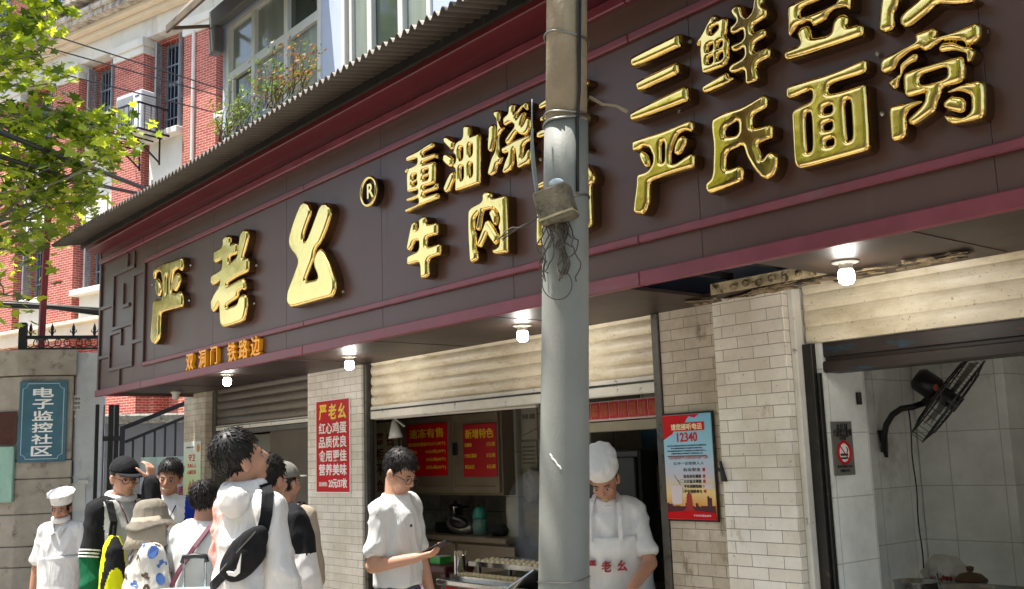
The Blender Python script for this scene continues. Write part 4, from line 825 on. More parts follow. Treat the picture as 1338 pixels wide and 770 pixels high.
def ramp_mat(name, stops, axis=2, rough=.5, lo=-1., hi=1., noise_=0.):
    m = bpy.data.materials.new(name); m.use_nodes = True; N = m.node_tree.nodes; L = m.node_tree.links; b = N['Principled BSDF']
    tc = N.new('ShaderNodeTexCoord'); sx = N.new('ShaderNodeSeparateXYZ'); L.new(tc.outputs['Object'], sx.inputs[0])
    mr = N.new('ShaderNodeMapRange'); mr.inputs[1].default_value = lo; mr.inputs[2].default_value = hi; L.new(sx.outputs[axis], mr.inputs[0]); v = mr.outputs[0]
    if noise_:
        nz = N.new('ShaderNodeTexNoise'); nz.inputs['Scale'].default_value = 5; L.new(tc.outputs['Object'], nz.inputs['Vector'])
        ma = N.new('ShaderNodeMath'); ma.operation = 'MULTIPLY_ADD'; ma.inputs[1].default_value = noise_; L.new(nz.outputs[0], ma.inputs[0]); L.new(v, ma.inputs[2]); ms = N.new('ShaderNodeMath'); ms.operation = 'SUBTRACT'; ms.inputs[1].default_value = noise_/2; L.new(ma.outputs[0], ms.inputs[0]); v = ms.outputs[0]
    cr = N.new('ShaderNodeValToRGB'); e = cr.color_ramp.elements
    while len(e) < len(stops): e.new(.5)
    for k, (p, c) in enumerate(stops): e[k].position = p; e[k].color = (*lin(c), 1)
    L.new(v, cr.inputs[0]); L.new(cr.outputs[0], b.inputs['Base Color']); b.inputs['Roughness'].default_value = rough; return m
bm = nb(); n = 24
V = [[bm.verts.new((-bw/2+bw*i/n, .008*math.sin(i*.9), z)) for z in (-.45, 0, .45)] for i in range(n+1)]
for i in range(n):
    for j in range(2): bm.faces.new((V[i][j], V[i+1][j], V[i+1][j+1], V[i][j+1]))
o = obj('cloth', bm, ramp_mat('banner_print', [(0, 'c9b3d6'), (.6, 'c4c6dc'), (1, 'b7d8d2')], axis=2, lo=-.45, hi=.45), bn, world=False); so = o.modifiers.new('t', 'SOLIDIFY'); so.thickness = .002
M_crim = mat('crimson_print', 'a31c46', .5)
text('characters', '小区改', .17, (-.0, -.02, .27), M_crim, bn, bold=.01, sx=.75, spacing=1.15, world=False)
text('characters', '有困难请', .15, (-.0, -.02, .06), M_crim, bn, bold=.01, sx=.75, world=False)

# ---- posters on the shop front
def board(name, lab, cat, px, y, m, t=.006, quad=None):
    """flat board on the wall plane from pixel corners (left, top, right, bottom)"""
    l, tp, r_, b_ = px; a, c = on_y(l, tp, y), on_y(r_, b_, y); d = on_y(r_, tp, y)
    x0, x1 = a.x, c.x; zz1, zz0 = on_y((l+r_)/2, tp, y).z, on_y((l+r_)/2, b_, y).z
    t_ = thing(name, lab, cat, ((x0+x1)/2, y, (zz0+zz1)/2)); bm = nb(); w, h = (x1-x0)/2, (zz1-zz0)/2
    box(bm, -w, w, -t, 0, -h, h, .001); obj('panel', bm, m, t_, world=False); return t_, w, h, t
pr, w, h, t = board('price_poster', 'red poster with yellow and white characters advertising eggs on the tiled pier', 'poster', (414, 523, 458, 643), YW-.004, M_red)
bm = nb()
for x0, x1, zz0, zz1 in ((-w-.006, -w, -h-.006, h+.006), (w, w+.006, -h-.006, h+.006), (-w, w, h, h+.006), (-w, w, -h-.006, -h)): box(bm, x0, x1, -t-.001, .002, zz0, zz1)
obj('white_edge', bm, M_wht, pr, world=False)
kw = dict(ext=.0008, world=False)
for i, ch in enumerate('严老幺'): text('headline_character', ch, .1, (-w*.58+i*w*.58, -t-.001, h*.75), M_yel, pr, bold=.035, fit=(w*.46, h*.33), **kw)
for i, s in enumerate(('红心鸡蛋', '品质优良', '食用更佳', '营养美味')): text('slogan', s, .1, (0, -t-.001, h*(.39-.302*i)), M_wht, pr, bold=.022, fit=(w*1.66, h*.25), **kw)
text('price_line', '20元/37枚', .1, (w*.30, -t-.001, -h*.81), M_wht, pr, bold=.03, fit=(w*1.08, h*.20), **kw)
text('small_print', '活动特价:', .06, (-w*.58, -t-.001, -h*.83), M_wht, pr, bold=.015, fit=(w*.52, h*.10), **kw)
# notice poster 12340
np_, w, h, t = board('notice_poster', 'blue and orange poster reading 12340 with a pagoda skyline beside the serving hatch', 'poster', (866, 541, 938, 679), YW-.02, ramp_mat('sunset_print', [(0, 'b3102a'), (.12, 'c4281f'), (.2, 'e0913f'), (.32, 'ecd08c'), (.45, 'c5c6cf'), (.62, '9ccade'), (.82, '84c0da'), (1, '6fa9d2')], lo=-.36, hi=.36, rough=.3, noise_=.12))
bm = nb(); box(bm, -w-.008, w+.008, .0005, .012, -h-.01, h+.01, .002); obj('backing_board', bm, M_darkjamb, np_, world=False)
bm = nb(); prism(bm, [(-w+.002, h-.002), (w*.55, h-.002), (w*.35, h-.02), (w*.1, h-.012), (-w*.1, h-.05), (-w*.45, h-.055), (-w*.6, h-.10), (-w+.002, h-.13)], -t-.0012, -t-.0003); box(bm, -w*.70, w*.72, -t-.0022, -t-.0013, h*.68, h*.84); obj('red_swash', bm, M_red, np_, world=False)
text('title', '请您接听电话', .074, (0, -t-.003, h*.76), mat('print_cream', 'f3e9b8', .5), np_, bold=.02, fit=(w*1.28, h*.12), **kw)
text('number', '12340', .125, (-w*.0, -t-.001, h*.56), mat('number_red', 'c3101e', .4), np_, bold=.04, fit=(w*.82, h*.17), **kw)
for i in range(5): text('fine_print', '公众安全感满意度调查参与率知晓率平安创建活动人人参加'[i:i+22-3*(i == 4)*2], .021, (-w*.05, -t-.001, h*(.40-.05*i)), mat('print_blue_black', '22314a', .5), np_, fit=(w*(1.6-.3*(i % 2)), h*.026), **kw)
text('subtitle', '共同营造平安建设的新气象', .045, (0, -t-.001, h*.175), mat('print_pink', 'b77d80', .5), np_, bold=.015, fit=(w*1.6, h*.07), **kw)
text('subtitle', '公平一定要数人人', .045, (0, -t-.001, h*.06), mat('print_teal', '3b6377', .5), np_, fit=(w*1.25, h*.06), **kw)
for i, (a_, b_) in enumerate((('公众安全', '感'), ('社会治安满意', '度'), ('公正执法满意', '度'), ('平安创建知晓', '率'), ('平安创建参与', '率'))):
    zz = h*(-.06-.095*i-(.03 if i else 0))
    text('list_line', a_, .036, (w*.12, -t-.001, zz), M_ink, np_, bold=.02, fit=(w*.72, h*.066), **kw)
    text('list_line', b_, .036, (w*.60, -t-.001, zz), mat('number_red', 'c3101e', .4), np_, bold=.02, fit=(w*.11, h*.066), **kw)
bm = nb()
for (x0, zz0), (x1, zz1) in (((-.62, -.16), (-.3, -.42)), ((-.5, -.27), (-.25, -.24)), ((-.5, -.27), (-.25, -.32)), ((-.45, -.42), (-.25, -.45)), ((-.45, -.42), (-.25, -.5))): bar(bm, (x0*w, -t-.0008, zz0*h), (x1*w, -t-.0008, zz1*h), .002, .001)
obj('link_line', bm, M_ink, np_, world=False)
P = [(-w+.002, -h+.05), (-w+.002, -h*.62), (-w*.7, -h*.7), (-w*.55, -h*.66), (-w*.4, -h*.72), (-w*.33, -h*.66)]
bm = nb(); x = -w+.003; prof = [(-w+.003, -h*.98)]; rnd = random.Random(5)
while x < w-.003:
    hh = h*(rnd.choice([.04, .06, .09, .05, .11]) + (.15 if x > w*.55 and x < w*.8 else 0)); wdt = w*rnd.uniform(.05, .14); prof += [(x, -h*.80+hh), (min(w-.003, x+wdt), -h*.80+hh)]; x += wdt
prism(bm, prof + [(w-.003, -h*.98)], -t-.0012, -t-.0002); obj('skyline', bm, mat('skyline_maroon', '4a1420', .5), np_, world=False)
bm = nb(); cx = -w*.05
for k in range(5):
    ww = w*(.19-.014*k); zz = -h*.80+k*h*.052; prism(bm, [(cx-ww, zz), (cx-ww*.7, zz+h*.018), (cx-ww*.7, zz+h*.051), (cx+ww*.7, zz+h*.051), (cx+ww*.7, zz+h*.018), (cx+ww, zz)], -t-.0022, -t-.0013)
prism(bm, [(cx-w*.24, -h*.88), (cx-w*.2, -h*.80), (cx+w*.2, -h*.80), (cx+w*.24, -h*.88)], -t-.0026, -t-.0014); prism(bm, [(cx-w*.11, -h*.54), (cx, -h*.485), (cx+w*.11, -h*.54)], -t-.0022, -t-.0013)
obj('pagoda', bm, mat('pagoda_red', 'a12a22', .5), np_, world=False)
bm = nb(); prism(bm, [(-w+.003, -h+.003), (-w+.003, -h*.87), (0, -h*.82), (w-.003, -h*.87), (w-.003, -h+.003)], -t-.0032, -t-.0027); obj('red_ground', bm, M_red, np_, world=False)
text('credit', '平安武汉建设宣传', .018, (w*.45, -t-.0035, -h*.92), M_wht, np_, fit=(w*.7, h*.035), **kw)
bm = nb(); prism(bm, [(-w*.75, -h*.72), (-w*.78, -h*.35), (-w*.3, -h*.36), (-w*.34, -h*.7)], -t-.0031, -t-.0028); obj('pasted_scrap', bm, mat('scrap', 'd9ccd0', .8), np_, world=False); bm = nb(); box(bm, w*.6, w*.95, -t-.003, -t-.0027, -h*.42, -h*.34); obj('pasted_scrap', bm, mat('scrap', 'd9ccd0', .8), np_, world=False)
hk = on_y(944, 616, YW-.1); bm = nb(); bar(bm, (hk.x-.02, YW-.125, hk.z+.02), (hk.x+.005, YW-.105, hk.z), .014); prism(bm, [(hk.x, hk.z+.05), (hk.x+.03, hk.z-.05), (hk.x+.005, hk.z-.05)], YW-.12, YW-.102)
tag(obj('iron_hook', bm, M_blk), 'small black iron hook on the tiles right of the 12340 poster', 'hook')
# health poster on the far pier
hp, w, h, t = board('health_poster', 'narrow white and green poster with red characters on the far left tiled pier', 'poster', (241, 577, 262, 662), YW-.004, ramp_mat('green_print', [(0, 'a08c5a'), (.12, 'b9c27c'), (.5, 'c8dcae'), (.8, 'd8e0d0'), (1, 'd9d9d4')], lo=-.33, hi=.33))
for s, z, fw_, fh_ in (('守卫', .50, .75, .22), ('生命人人', .25, 1., .13), ('心肺复苏', .05, 1., .13)): text('red_line', s, .1, (0, -t-.001, h*z), M_red, hp, bold=.02, fit=(w*fw_, h*fh_), **kw)
text('small_heading', '急救知识宣传', .03, (-w*.25, -t-.001, h*.82), M_ink, hp, fit=(w*.9, h*.05), **kw)
bm = nb(); ell(bm, (w*.7, -t, h*.78), (w*.2, .002, h*.13)); obj('orange_emblem', bm, mat('emblem_orange', 'c98a3d', .5), hp, world=False)
bm = nb(); prism(bm, [(-w*.3, -h*.65), (-w*.4, -h*.4), (-w*.15, -h*.2), (0, -h*.36), (w*.15, -h*.16), (w*.45, -h*.3), (w*.4, -h*.65)], -t-.002, -t-.0002); obj('figure_print', bm, mat('print_tan', 'a9745a', .5), hp, world=False)

# ---- the serving hatch: cabinet, menus, notices
YC = 5.0
a, b_ = on_y(486, 541, YC), on_y(658, 648, YC); zc1, zc0 = on_y(572, 542, YC).z, on_y(572, 647, YC).z
cb = thing('wall_cabinet', 'dark brown framed wall cabinet hung high at the back of the serving hatch', 'cabinet', ((a.x+b_.x)/2, YC, zc0))
M_cab = mat('dark_cabinet', '6b5f4f', .45, var=.2, vs=5)
bm = nb(); box(bm, a.x, b_.x, YC, YC+.4, zc0, zc1, .004); obj('carcass', bm, M_cab, cb)
xm = on_y(592, 600, YC).x; M_cabd = mat('cabinet_door', '786a58', .35, var=.15)
xl = on_y(523, 600, YC).x
for x0, x1 in ((xl, xm-.006), (xm+.006, b_.x-.02)):
    bm = nb(); f = .045
    box(bm, x0, x0+f, YC-.022, YC-.001, zc0+.02, zc1-.02, .002); box(bm, x1-f, x1, YC-.022, YC-.001, zc0+.02, zc1-.02, .002); box(bm, x0+f, x1-f, YC-.022, YC-.001, zc1-.07, zc1-.02, .002); box(bm, x0+f, x1-f, YC-.022, YC-.001, zc0+.02, zc0+.07, .002); box(bm, x0+f, x1-f, YC-.012, YC-.001, zc0+.07, zc1-.07); obj('cabinet_door', bm, M_cabd, cb)
hx = on_y(598, 587, YC).x; zz = on_y(598, 587, YC).z; bm = nb(); box(bm, hx-.025, hx+.025, YC-.035, YC-.0225, zz-.05, zz+.05, .003); obj('door_lock', bm, M_blk, cb)
kw2 = dict(ext=.0006, world=False)
for px, lab, head, lines in (((531.5, 554, 585.5, 622), 'red menu board headed with yellow characters for frozen food on the left cabinet door', '速冻有售', [('重油烧麦馄饨', '30元/斤(40个)'), ('鲜肉包', '15元/袋(30个)'), ('牛肉饺', '20元/袋(40个)'), ('三鲜蛋饺', '25元/袋(40个)')]), ((605, 554, 650.5, 623), 'red menu board headed with yellow characters for new dishes on the right cabinet door', '新增特色', [('豆腐脑', '3元/碗'), ('什锦豆腐脑', '5元/碗'), ('鲜汤水饺', '8元/碗')])):
    mb, w, h, t = board('menu_board', lab, 'menu board', px, YC-.024, M_dred if 'new' in lab else M_red); mb['group'] = 'red menu boards in the hatch'
    text('heading', head, .10, (0, -t-.001, h*.64), M_dimyel, mb, bold=.02, fit=(w*1.7, h*.36), **kw2)
    for i, (l, r_) in enumerate(lines):
        z = h*(.22-(.30 if len(lines) == 4 else .42)*i)
        text('dish', l, .045, (-w*.9, -t-.001, z), M_dimyel, mb, bold=.012, align='LEFT', fit=(w*.145*len(l), h*.15), **kw2); text('price', r_, .05, (w*.93, -t-.001, z), M_dimyel, mb, bold=.012, align='RIGHT', fit=(w*.95 if len(lines) == 4 else w*.5, h*.16), **kw2)
sb, w, h, t = board('notice_sign', 'dull cream sign with dark red characters in two columns behind the man with the phone', 'sign', (487.5, 552, 521, 668), YC-.05, mat('dull_cream', 'c4b68e', .6, var=.12, dirt=[('8f8262', 5, .55, .8)]))
M_dkred = mat('dark_red_print', '7a1220', .5)
for i, ch in enumerate('离柜不负'): text('character', ch, .10, (-w*.40, -t-.001, h*(.64-.36*i)), M_dkred, sb, bold=.02, fit=(w*.62, h*.27), **kw2)
for i, ch in enumerate('钱币当面'): text('character', ch, .10, (w*.46, -t-.001, h*(.60-.42*i)), M_dkred, sb, bold=.02, fit=(w*.62, h*.30), **kw2)
q = on_y(515, 553, 4.42); sc_ = thing('spot_lamp', 'white conical lamp hanging from the rail under the middle shutter', 'lamp', q)
bm = nb(); lathe(bm, [(.058, -.115), (.056, -.11), (.024, .0), (.018, .02)], seg=20, M=Matrix.Rotation(R_(-9), 4, 'Y')); obj('shade', bm, M_white, sc_, smooth=True, world=False)
bm = nb(); tube(bm, [(.0, 0, .015), (0, 0, .05), (-.0, -.04, .07)], .011, 8); tube(bm, [(.02, 0, .03), (.11, .02, -.03)], .007, 6); obj('arm', bm, M_white, sc_, world=False)
bm = nb(); tube(bm, [on_y(484, 548, 4.34), on_y(560, 541.5, 4.34), on_y(702, 530, 4.34)], .012, 8); tag(obj('curtain_rail', bm, M_dirtwhite), 'thin white rail running along just below the middle shutter', 'rail')
# interior tiled pier with its notices
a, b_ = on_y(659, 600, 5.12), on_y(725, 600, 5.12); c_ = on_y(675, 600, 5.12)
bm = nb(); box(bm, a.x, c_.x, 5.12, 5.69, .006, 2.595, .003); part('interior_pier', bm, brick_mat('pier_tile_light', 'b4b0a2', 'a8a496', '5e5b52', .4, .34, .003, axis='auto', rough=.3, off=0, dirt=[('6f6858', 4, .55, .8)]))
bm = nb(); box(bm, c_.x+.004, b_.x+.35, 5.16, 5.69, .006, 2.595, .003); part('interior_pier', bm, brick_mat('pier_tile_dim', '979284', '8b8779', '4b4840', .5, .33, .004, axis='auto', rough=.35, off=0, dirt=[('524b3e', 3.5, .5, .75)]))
rs, w, h, t = board('paper_strip', 'narrow red paper strip with gold writing on the tiled pier right of the cabinet', 'paper strip', (660, 547.5, 668.5, 584), 5.116, M_dred)
for i, ch in enumerate('恭喜发财'): text('character', ch, .06, (0, -t-.001, h*(.66-.44*i)), mat('pale_gold_print', 'c7a98a', .5), rs, bold=.01, fit=(w*1.1, h*.3), **kw2)
nt, w, h, t = board('paper_notice', 'faded grey paper notice with hand written marks just left of the utility pole', 'notice', (681, 533, 703, 574), 5.155, mat('grey_paper', '8d877b', .8, var=.15))
text('handwriting', '外卖 自取', .08, (0, -t-.001, h*.45), M_ink, nt, bold=.015, fit=(w*1.6, h*.34), **kw2); bm = nb(); bar(bm, (-w*.8, -t-.001, -h*.75), (w, -t-.001, -h*.35), .01, .002); obj('pen_stroke', bm, M_ink, nt, world=False)
nt2, w, h, t = board('paper_notice', 'dim typed sheet pasted just below the hand written paper notice', 'notice', (681, 577, 703, 612), 5.155, mat('dim_paper', '847f70', .8, var=.12))
for i in range(5): text('typed_line', '食品安全公示经营许可', .03, (0, -t-.001, h*(.6-.3*i)), mat('faded_ink', '5a554b', .8), nt2, fit=(w*1.6, h*.13), **kw2)
q = on_y(692, 625, 5.1); bm = nb(); ell(bm, (q.x+.02, 5.11, q.z-.05), (.10, .05, .13), sub=4)
for v in bm.verts: v.co += v.normal*.02*noise.noise(v.co*22)
tag(obj('plastic_bag', bm, mat('clear_bag', 'a8a49c', .3, var=.3, vs=20, trans=.2), smooth=True), 'crumpled translucent plastic bag hanging on the wall beside the pole', 'plastic bag')
# red dish cards under the shutter right of the pole
c0, c1 = on_y(760, 528, 4.36), on_y(859, 519, 4.36); zz1, zz0 = on_y(815, 524, 4.36).z, on_y(815, 545.5, 4.36).z
ms = thing('menu_strip', 'row of small dark red dish cards in a white rail above the chef', 'menu strip', ((c0.x+c1.x)/2, 4.36, (zz0+zz1)/2)); hh = (zz1-zz0)/2; ww = (c1.x-c0.x)/2
bm = nb(); box(bm, -ww, ww, .001, .012, -hh-.012, hh+.008); obj('rail', bm, mat('pinkish_rail', 'c9aaa6', .5), ms, world=False)
for i, s in enumerate(('蛋酒\n豆浆', '面窝\n糯米', '豆皮\n三鲜', '小面\n热干', '汤粉\n牛肉', '馄饨\n鲜肉', '烧麦\n重油', '锅贴\n一两')):
    cw = 2*ww/8; x = -ww+cw*(i+.5); bm = nb(); box(bm, x-cw/2+.005, x+cw/2-.005, -.004, .0005, -hh, hh); cd = obj('dish_card', bm, M_dred, ms, world=False)
    text('dish_name', s, .036, (x, -.0046, 0), mat('card_gold', 'b0662a', .5), cd, bold=.014, fit=(cw*.62, hh*1.5), **kw2)
bm = nb(); box(bm, c0.x-.1, -3.80, 4.36, 4.5, zz0-.075, zz0-.02); part('hatch_lintel', bm, mat('beige_lintel', '8f8671', .6, var=.1))
bp, w, h, t = board('blue_poster', 'dark blue picture poster on the wall behind the chef', 'poster', (838, 551, 863, 600), 5.5, ramp_mat('dark_blue_print', [(0, '1a2c38'), (.5, '234a63'), (.8, '2a6484'), (1, '1c3d55')], lo=-.2, hi=.2))
bm = nb(); box(bm, -3.93, -3.79, 5.51, 5.69, .006, 2.59); box(bm, -4.9, -3.93, 5.55, 5.69, 1.56, 2.59); part('interior_wall', bm, mat('dim_greenish_wall', '77766a', .7, var=.12))
fr_ = thing('freezer', 'large black refrigerator standing behind the chef', 'refrigerator', (on_y(795, 640, 5.0).x, 5.2, .006)); bm = nb(); box(bm, -.42, .3, -.2, .3, 0, 1.68, .015); obj('carcass', bm, mat('black_appliance', '15161a', .35), fr_, world=False)
bm = nb(); box(bm, -.4, .28, -.225, -.202, .05, 1.1, .008); obj('door', bm, mat('black_appliance', '15161a', .35), fr_, world=False); bm = nb(); box(bm, -.4, .28, -.225, -.202, 1.12, 1.63, .008); obj('door', bm, mat('black_appliance', '15161a', .35), fr_, world=False); bm = nb(); cyl(bm, (.24, -.25, .6), (.24, -.25, 1.05), .01); obj('handle', bm, M_dsteel, fr_, world=False)
xk = on_y(853, 640, 5.15).x
cx_ = thing('carton', 'brown cardboard carton stacked beside the black refrigerator', 'carton', (xk+.03, 5.3, .895)); bm = nb(); box(bm, -.13, .07, -.14, .14, .4, .68, .004); obj('carton_body', bm, mat('cardboard', '4f3f2a', .9, var=.15), cx_, world=False)
sh = thing('shelf_rack', 'dark steel shelf rack holding a carton behind the chef', 'shelf', (xk+.03, 5.3, 0.006))
for x in (-.12, .06):
    for y in (-.14, .14): bm = nb(); box(bm, x-.012, x+.012, y-.012, y+.012, 0, 1.29); obj('upright', bm, M_darkjamb, sh, world=False)
for z in (.3, .8, 1.27): bm = nb(); box(bm, -.14, .08, -.16, .16, z, z+.02); obj('shelf', bm, M_darkjamb, sh, world=False)

# ---- sideboard and what stands on it
YB = 4.95; a, b_ = on_y(556, 707, YB), on_y(661, 696, YB); zt2 = on_y(610, 701, YB).z
sd = thing('sideboard', 'dark worktop cabinet along the back of the serving hatch', 'sideboard', ((a.x+b_.x)/2, YB, .006))
bm = nb(); box(bm, a.x-.5, b_.x, YB+.02, YB+.5, .006, zt2-.04, .004); obj('carcass', bm, M_cab, sd)
bm = nb(); box(bm, a.x-.52, b_.x+.02, YB-.02, YB+.52, zt2-.04, zt2, .006); obj('worktop', bm, M_cabd, sd)
for k in range(2): bm = nb(); x = a.x-.3+.75*k; box(bm, x, x+.7, YB+.0, YB+.019, .15, zt2-.06, .004); obj('door', bm, M_cabd, sd)
M_alu = mat('scuffed_aluminium', '8d8a82', .35, metal=.8, var=.2, vs=14)
q = on_y(590, 699, 5.15); pt = thing('saucepan', 'small steel saucepan with a black handle on the dark sideboard', 'saucepan', (q.x, 5.2, zt2+.12))
bm = nb(); lathe(bm, [(.055, 0), (.062, .005), (.062, .085), (.066, .09), (.06, .09), (.057, .01)], seg=28); obj('pan_body', bm, M_steel, pt, smooth=True, world=False)
bm = nb(); tube(bm, [(.06, 0, .07), (.11, 0, .085), (.17, 0, .09)], .009, 8); obj('handle', bm, M_blk, pt, world=False); bm = nb(); lathe(bm, [(.064, .091), (.055, .1), (.02, .112), (.012, .125), (.014, .135), (.004, .14)], seg=24); obj('lid', bm, M_blk, pt, smooth=True, world=False)
st = thing('gas_ring', 'black portable gas ring under the small saucepan', 'gas ring', (q.x, 5.2, zt2)); bm = nb(); box(bm, -.15, .15, -.12, .12, 0, .085, .015); obj('casing', bm, M_blk, st, world=False); bm = nb(); tube(bm, [(.075*math.cos(t), .075*math.sin(t), .108) for t in np.linspace(0, 6.28, 24, endpoint=False)], .008, 6, closed=True)
for t in range(4): bar(bm, (.03*math.cos(t*1.57), .03*math.sin(t*1.57), .09), (.09*math.cos(t*1.57), .09*math.sin(t*1.57), .115), .008)
obj('pan_support', bm, M_blk, st, world=False)
q = on_y(599, 690, 5.06); ck = thing('pressure_cooker_lid', 'tilted grey oval appliance lid with a dark handle lying on the sideboard', 'lid', (q.x, 5.08, zt2+.075))
Mt = Matrix.Rotation(R_(52), 4, 'X') @ Matrix.Rotation(R_(24), 4, 'Y')
bm = nb(); lathe(bm, [(.12, -.02), (.125, -.01), (.12, .01), (.10, .03), (.06, .042), (.01, .046)], seg=32, M=Mt @ Matrix.Diagonal((1.1, .62, 1, 1))); obj('lid_shell', bm, M_alu, ck, smooth=True, world=False)
bm = nb(); lathe(bm, [(.085, .035), (.075, .05), (.03, .056)], seg=28, M=Mt @ Matrix.Diagonal((1.1, .62, 1, 1))); obj('lid_panel', bm, M_blk, ck, smooth=True, world=False); bm = nb(); tube(bm, [Mt @ Vector((-.06, 0, .05)), Mt @ Vector((-.03, 0, .09)), Mt @ Vector((.04, 0, .09)), Mt @ Vector((.07, 0, .05))], .011, 8); obj('handle', bm, M_alu, ck, world=False)
q = on_y(627.5, 697, 5.1); jg = thing('water_jug', 'clear plastic water jug with a teal lid on the dark sideboard', 'jug', (q.x, 5.1, zt2))
bm = nb(); lathe(bm, [(.05, 0), (.058, .008), (.062, .07), (.056, .13)], seg=28); obj('jug_body', bm, mat('clear_greenish_plastic', '6f9488', .12, trans=.35), jg, smooth=True, world=False)
bm = nb(); lathe(bm, [(.058, .131), (.06, .15), (.05, .19), (.03, .215), (.01, .22)], seg=28); obj('jug_lid', bm, mat('teal_plastic', '2f7d70', .35), jg, smooth=True, world=False); bm = nb(); tube(bm, [(.05, -.02, .12), (.095, -.03, .11), (.095, -.03, .05), (.055, -.02, .03)], .007, 8); obj('jug_handle', bm, MATS['teal_plastic'], jg, world=False)
q = on_y(648, 694, 5.06); bm = nb(); ell(bm, (q.x, 5.08, zt2+.045), (.10, .07, .045), sub=4)
for v in bm.verts: v.co += v.normal*.02*noise.noise(v.co*18); v.co.z = max(v.co.z, zt2+.001)
tag(obj('cloth_bundle', bm, mat('black_cloth', '17171a', .9), smooth=True), 'crumpled black cloth bundle at the right end of the sideboard', 'cloth')

# ---- front counter with dumplings
a, b_ = on_y(577, 757, 4.02), on_y(660, 762, 4.02); zk = on_y(640, 756, 4.1).z - .01
ct = thing('steel_counter', 'stainless steel serving counter under the middle shutter', 'counter', (-4.9, 4.2, .006))
bm = nb(); box(bm, -5.62, -3.9, 3.94, 4.62, zk-.035, zk, .006); obj('counter_top', bm, M_steel, ct)
bm = nb(); box(bm, -5.58, -3.92, 3.98, 4.6, .006, zk-.037, .004); obj('cabinet', bm, M_dsteel, ct)
bm = nb(); box(bm, -5.55, -5.0, 3.972, 3.979, zk-.28, zk-.05); obj('red_label', bm, M_red, ct)
q = on_y(601.5, 756, 4.1); cu_ = thing('chopstick_holder', 'tall steel cup packed with wooden chopsticks on the counter', 'cup', (q.x, 4.1, zk))
bm = nb(); lathe(bm, [(.038, 0), (.04, .004), (.04, .135), (.042, .137), (.037, .137), (.036, .01)], seg=28); obj('cup', bm, M_steel, cu_, smooth=True, world=False)
rnd = random.Random(2); M_chop = mat('pale_chopsticks', 'c9b79a', .6)
for i in range(26):
    a_, r_ = rnd.uniform(0, 6.28), .03*math.sqrt(rnd.random()); bm = nb(); p = Vector((r_*math.cos(a_), r_*math.sin(a_), .012)); bar(bm, p, p + Vector((p.x*.55+rnd.uniform(-.01, .01), p.y*.5, .142+rnd.uniform(-.004, .012))), .0055); obj('chopstick', bm, M_chop, cu_, world=False)
q = on_y(571, 735, 4.3); gb = thing('green_box', 'small green cardboard box on the shelf left of the chopstick cup', 'box', (q.x, 4.34, on_y(571, 736, 4.34).z)); bm = nb(); box(bm, -.075, .05, -.05, .05, 0, .05, .003); obj('carton', bm, mat('green_print', '2f8a2b', .5) if 0 else mat('vivid_green_card', '2f8a2b', .5), gb, world=False); bm = nb(); box(bm, -.074, .049, -.049, .049, .0502, .052); obj('lid', bm, mat('pale_card', '9aa392', .6), gb, world=False)
sdt = thing('maroon_stool', 'dark red stool holding the green box inside the hatch', 'stool', (q.x, 4.36, .006)); zq = on_y(571, 736, 4.34).z-.006
bm = nb(); box(bm, -.17, .19, -.13, .13, zq-.05, zq-.001, .01); obj('seat', bm, mat('maroon_plastic', '3d0f12', .5), sdt, world=False)
for sx in (-.14, .16):
    for sy in (-.1, .1): bm = nb(); box(bm, sx-.02, sx+.02, sy-.02, sy+.02, 0, zq-.051, .004); obj('leg', bm, MATS['maroon_plastic'], sdt, world=False)
ps, w, h, t = board('price_stand', 'white upright price board with red digits behind the man with the phone', 'price board', (537, 686, 558, 800), 3.86, mat('white_board', 'd8dbe2', .5, var=.04))
for s, z in (('15个', .62), ('/30个', .40), ('/40个', .02), ('/50个', -.4)): text('price', s, .085, (-w*.0, -t-.001, h*z), M_crim, ps, bold=.012, fit=(w*1.2, h*.17), **kw2)
bm = nb(); box(bm, -w, w, 0.001, .03, -h, -h+.02); bar(bm, (-w*.8, .01, -h), (-w*.8, .25, -(ps.location.z)), .02); bar(bm, (w*.8, .01, -h), (w*.8, .25, -(ps.location.z)), .02); obj('stand', bm, M_dsteel, ps, world=False)
# trays
a, b_ = on_y(636, 742, 4.3), on_y(716, 742, 4.3); M_bun = mat('dumpling_dough', 'd6c49b', .45, var=.12, vs=30, sss=.1); M_sm = mat('shaomai_filling', 'b5924a', .5, var=.35, vs=60)
ztr = zk+.06
t1 = thing('steamer_tray', 'steel steamer tray of round white buns on the counter', 'tray', ((a.x+b_.x)/2, 4.36, ztr)); wt = .36
bm = nb(); box(bm, -wt, wt, -.16, .16, 0, .006); box(bm, -wt-.006, -wt, -.166, .166, 0, .03); box(bm, wt, wt+.006, -.166, .166, 0, .03); box(bm, -wt, wt, -.166, -.16, 0, .03); box(bm, -wt, wt, .16, .166, 0, .03); obj('tray_pan', bm, M_steel, t1, world=False)
for x in (-.3, .3):
    for y in (-.13, .13): bm = nb(); box(bm, x-.01, x+.01, y-.01, y+.01, -.059, -.001); obj('foot', bm, M_dsteel, t1, world=False)
def bun_bm():
    bm = nb(); lathe(bm, [(.014, 0), (.019, .003), (.0235, .011), (.022, .022), (.016, .032), (.008, .037), (.002, .038)], seg=14)
    return bm
b0 = None; k = 0
for j in range(3):
    for i in range(13):
        p = (t1.location.x-wt+.045+i*.053+.012*(j % 2)+rnd.uniform(-.003, .003), 4.36-.12+j*.058, ztr+.0065)
        if b0 is None: b0 = obj('bun', bun_bm(), M_bun, smooth=True); b0.location = p; tag(b0, 'round white steamed bun on the upper steel tray', 'bun', 'steamed buns on the tray')
        else: c = dup(b0, p, rnd.uniform(0, 6))
t2 = thing('shaomai_tray', 'shallow steel tray of open topped dumplings in front of the buns', 'tray', ((a.x+b_.x)/2-.03, 4.08, zk)); 
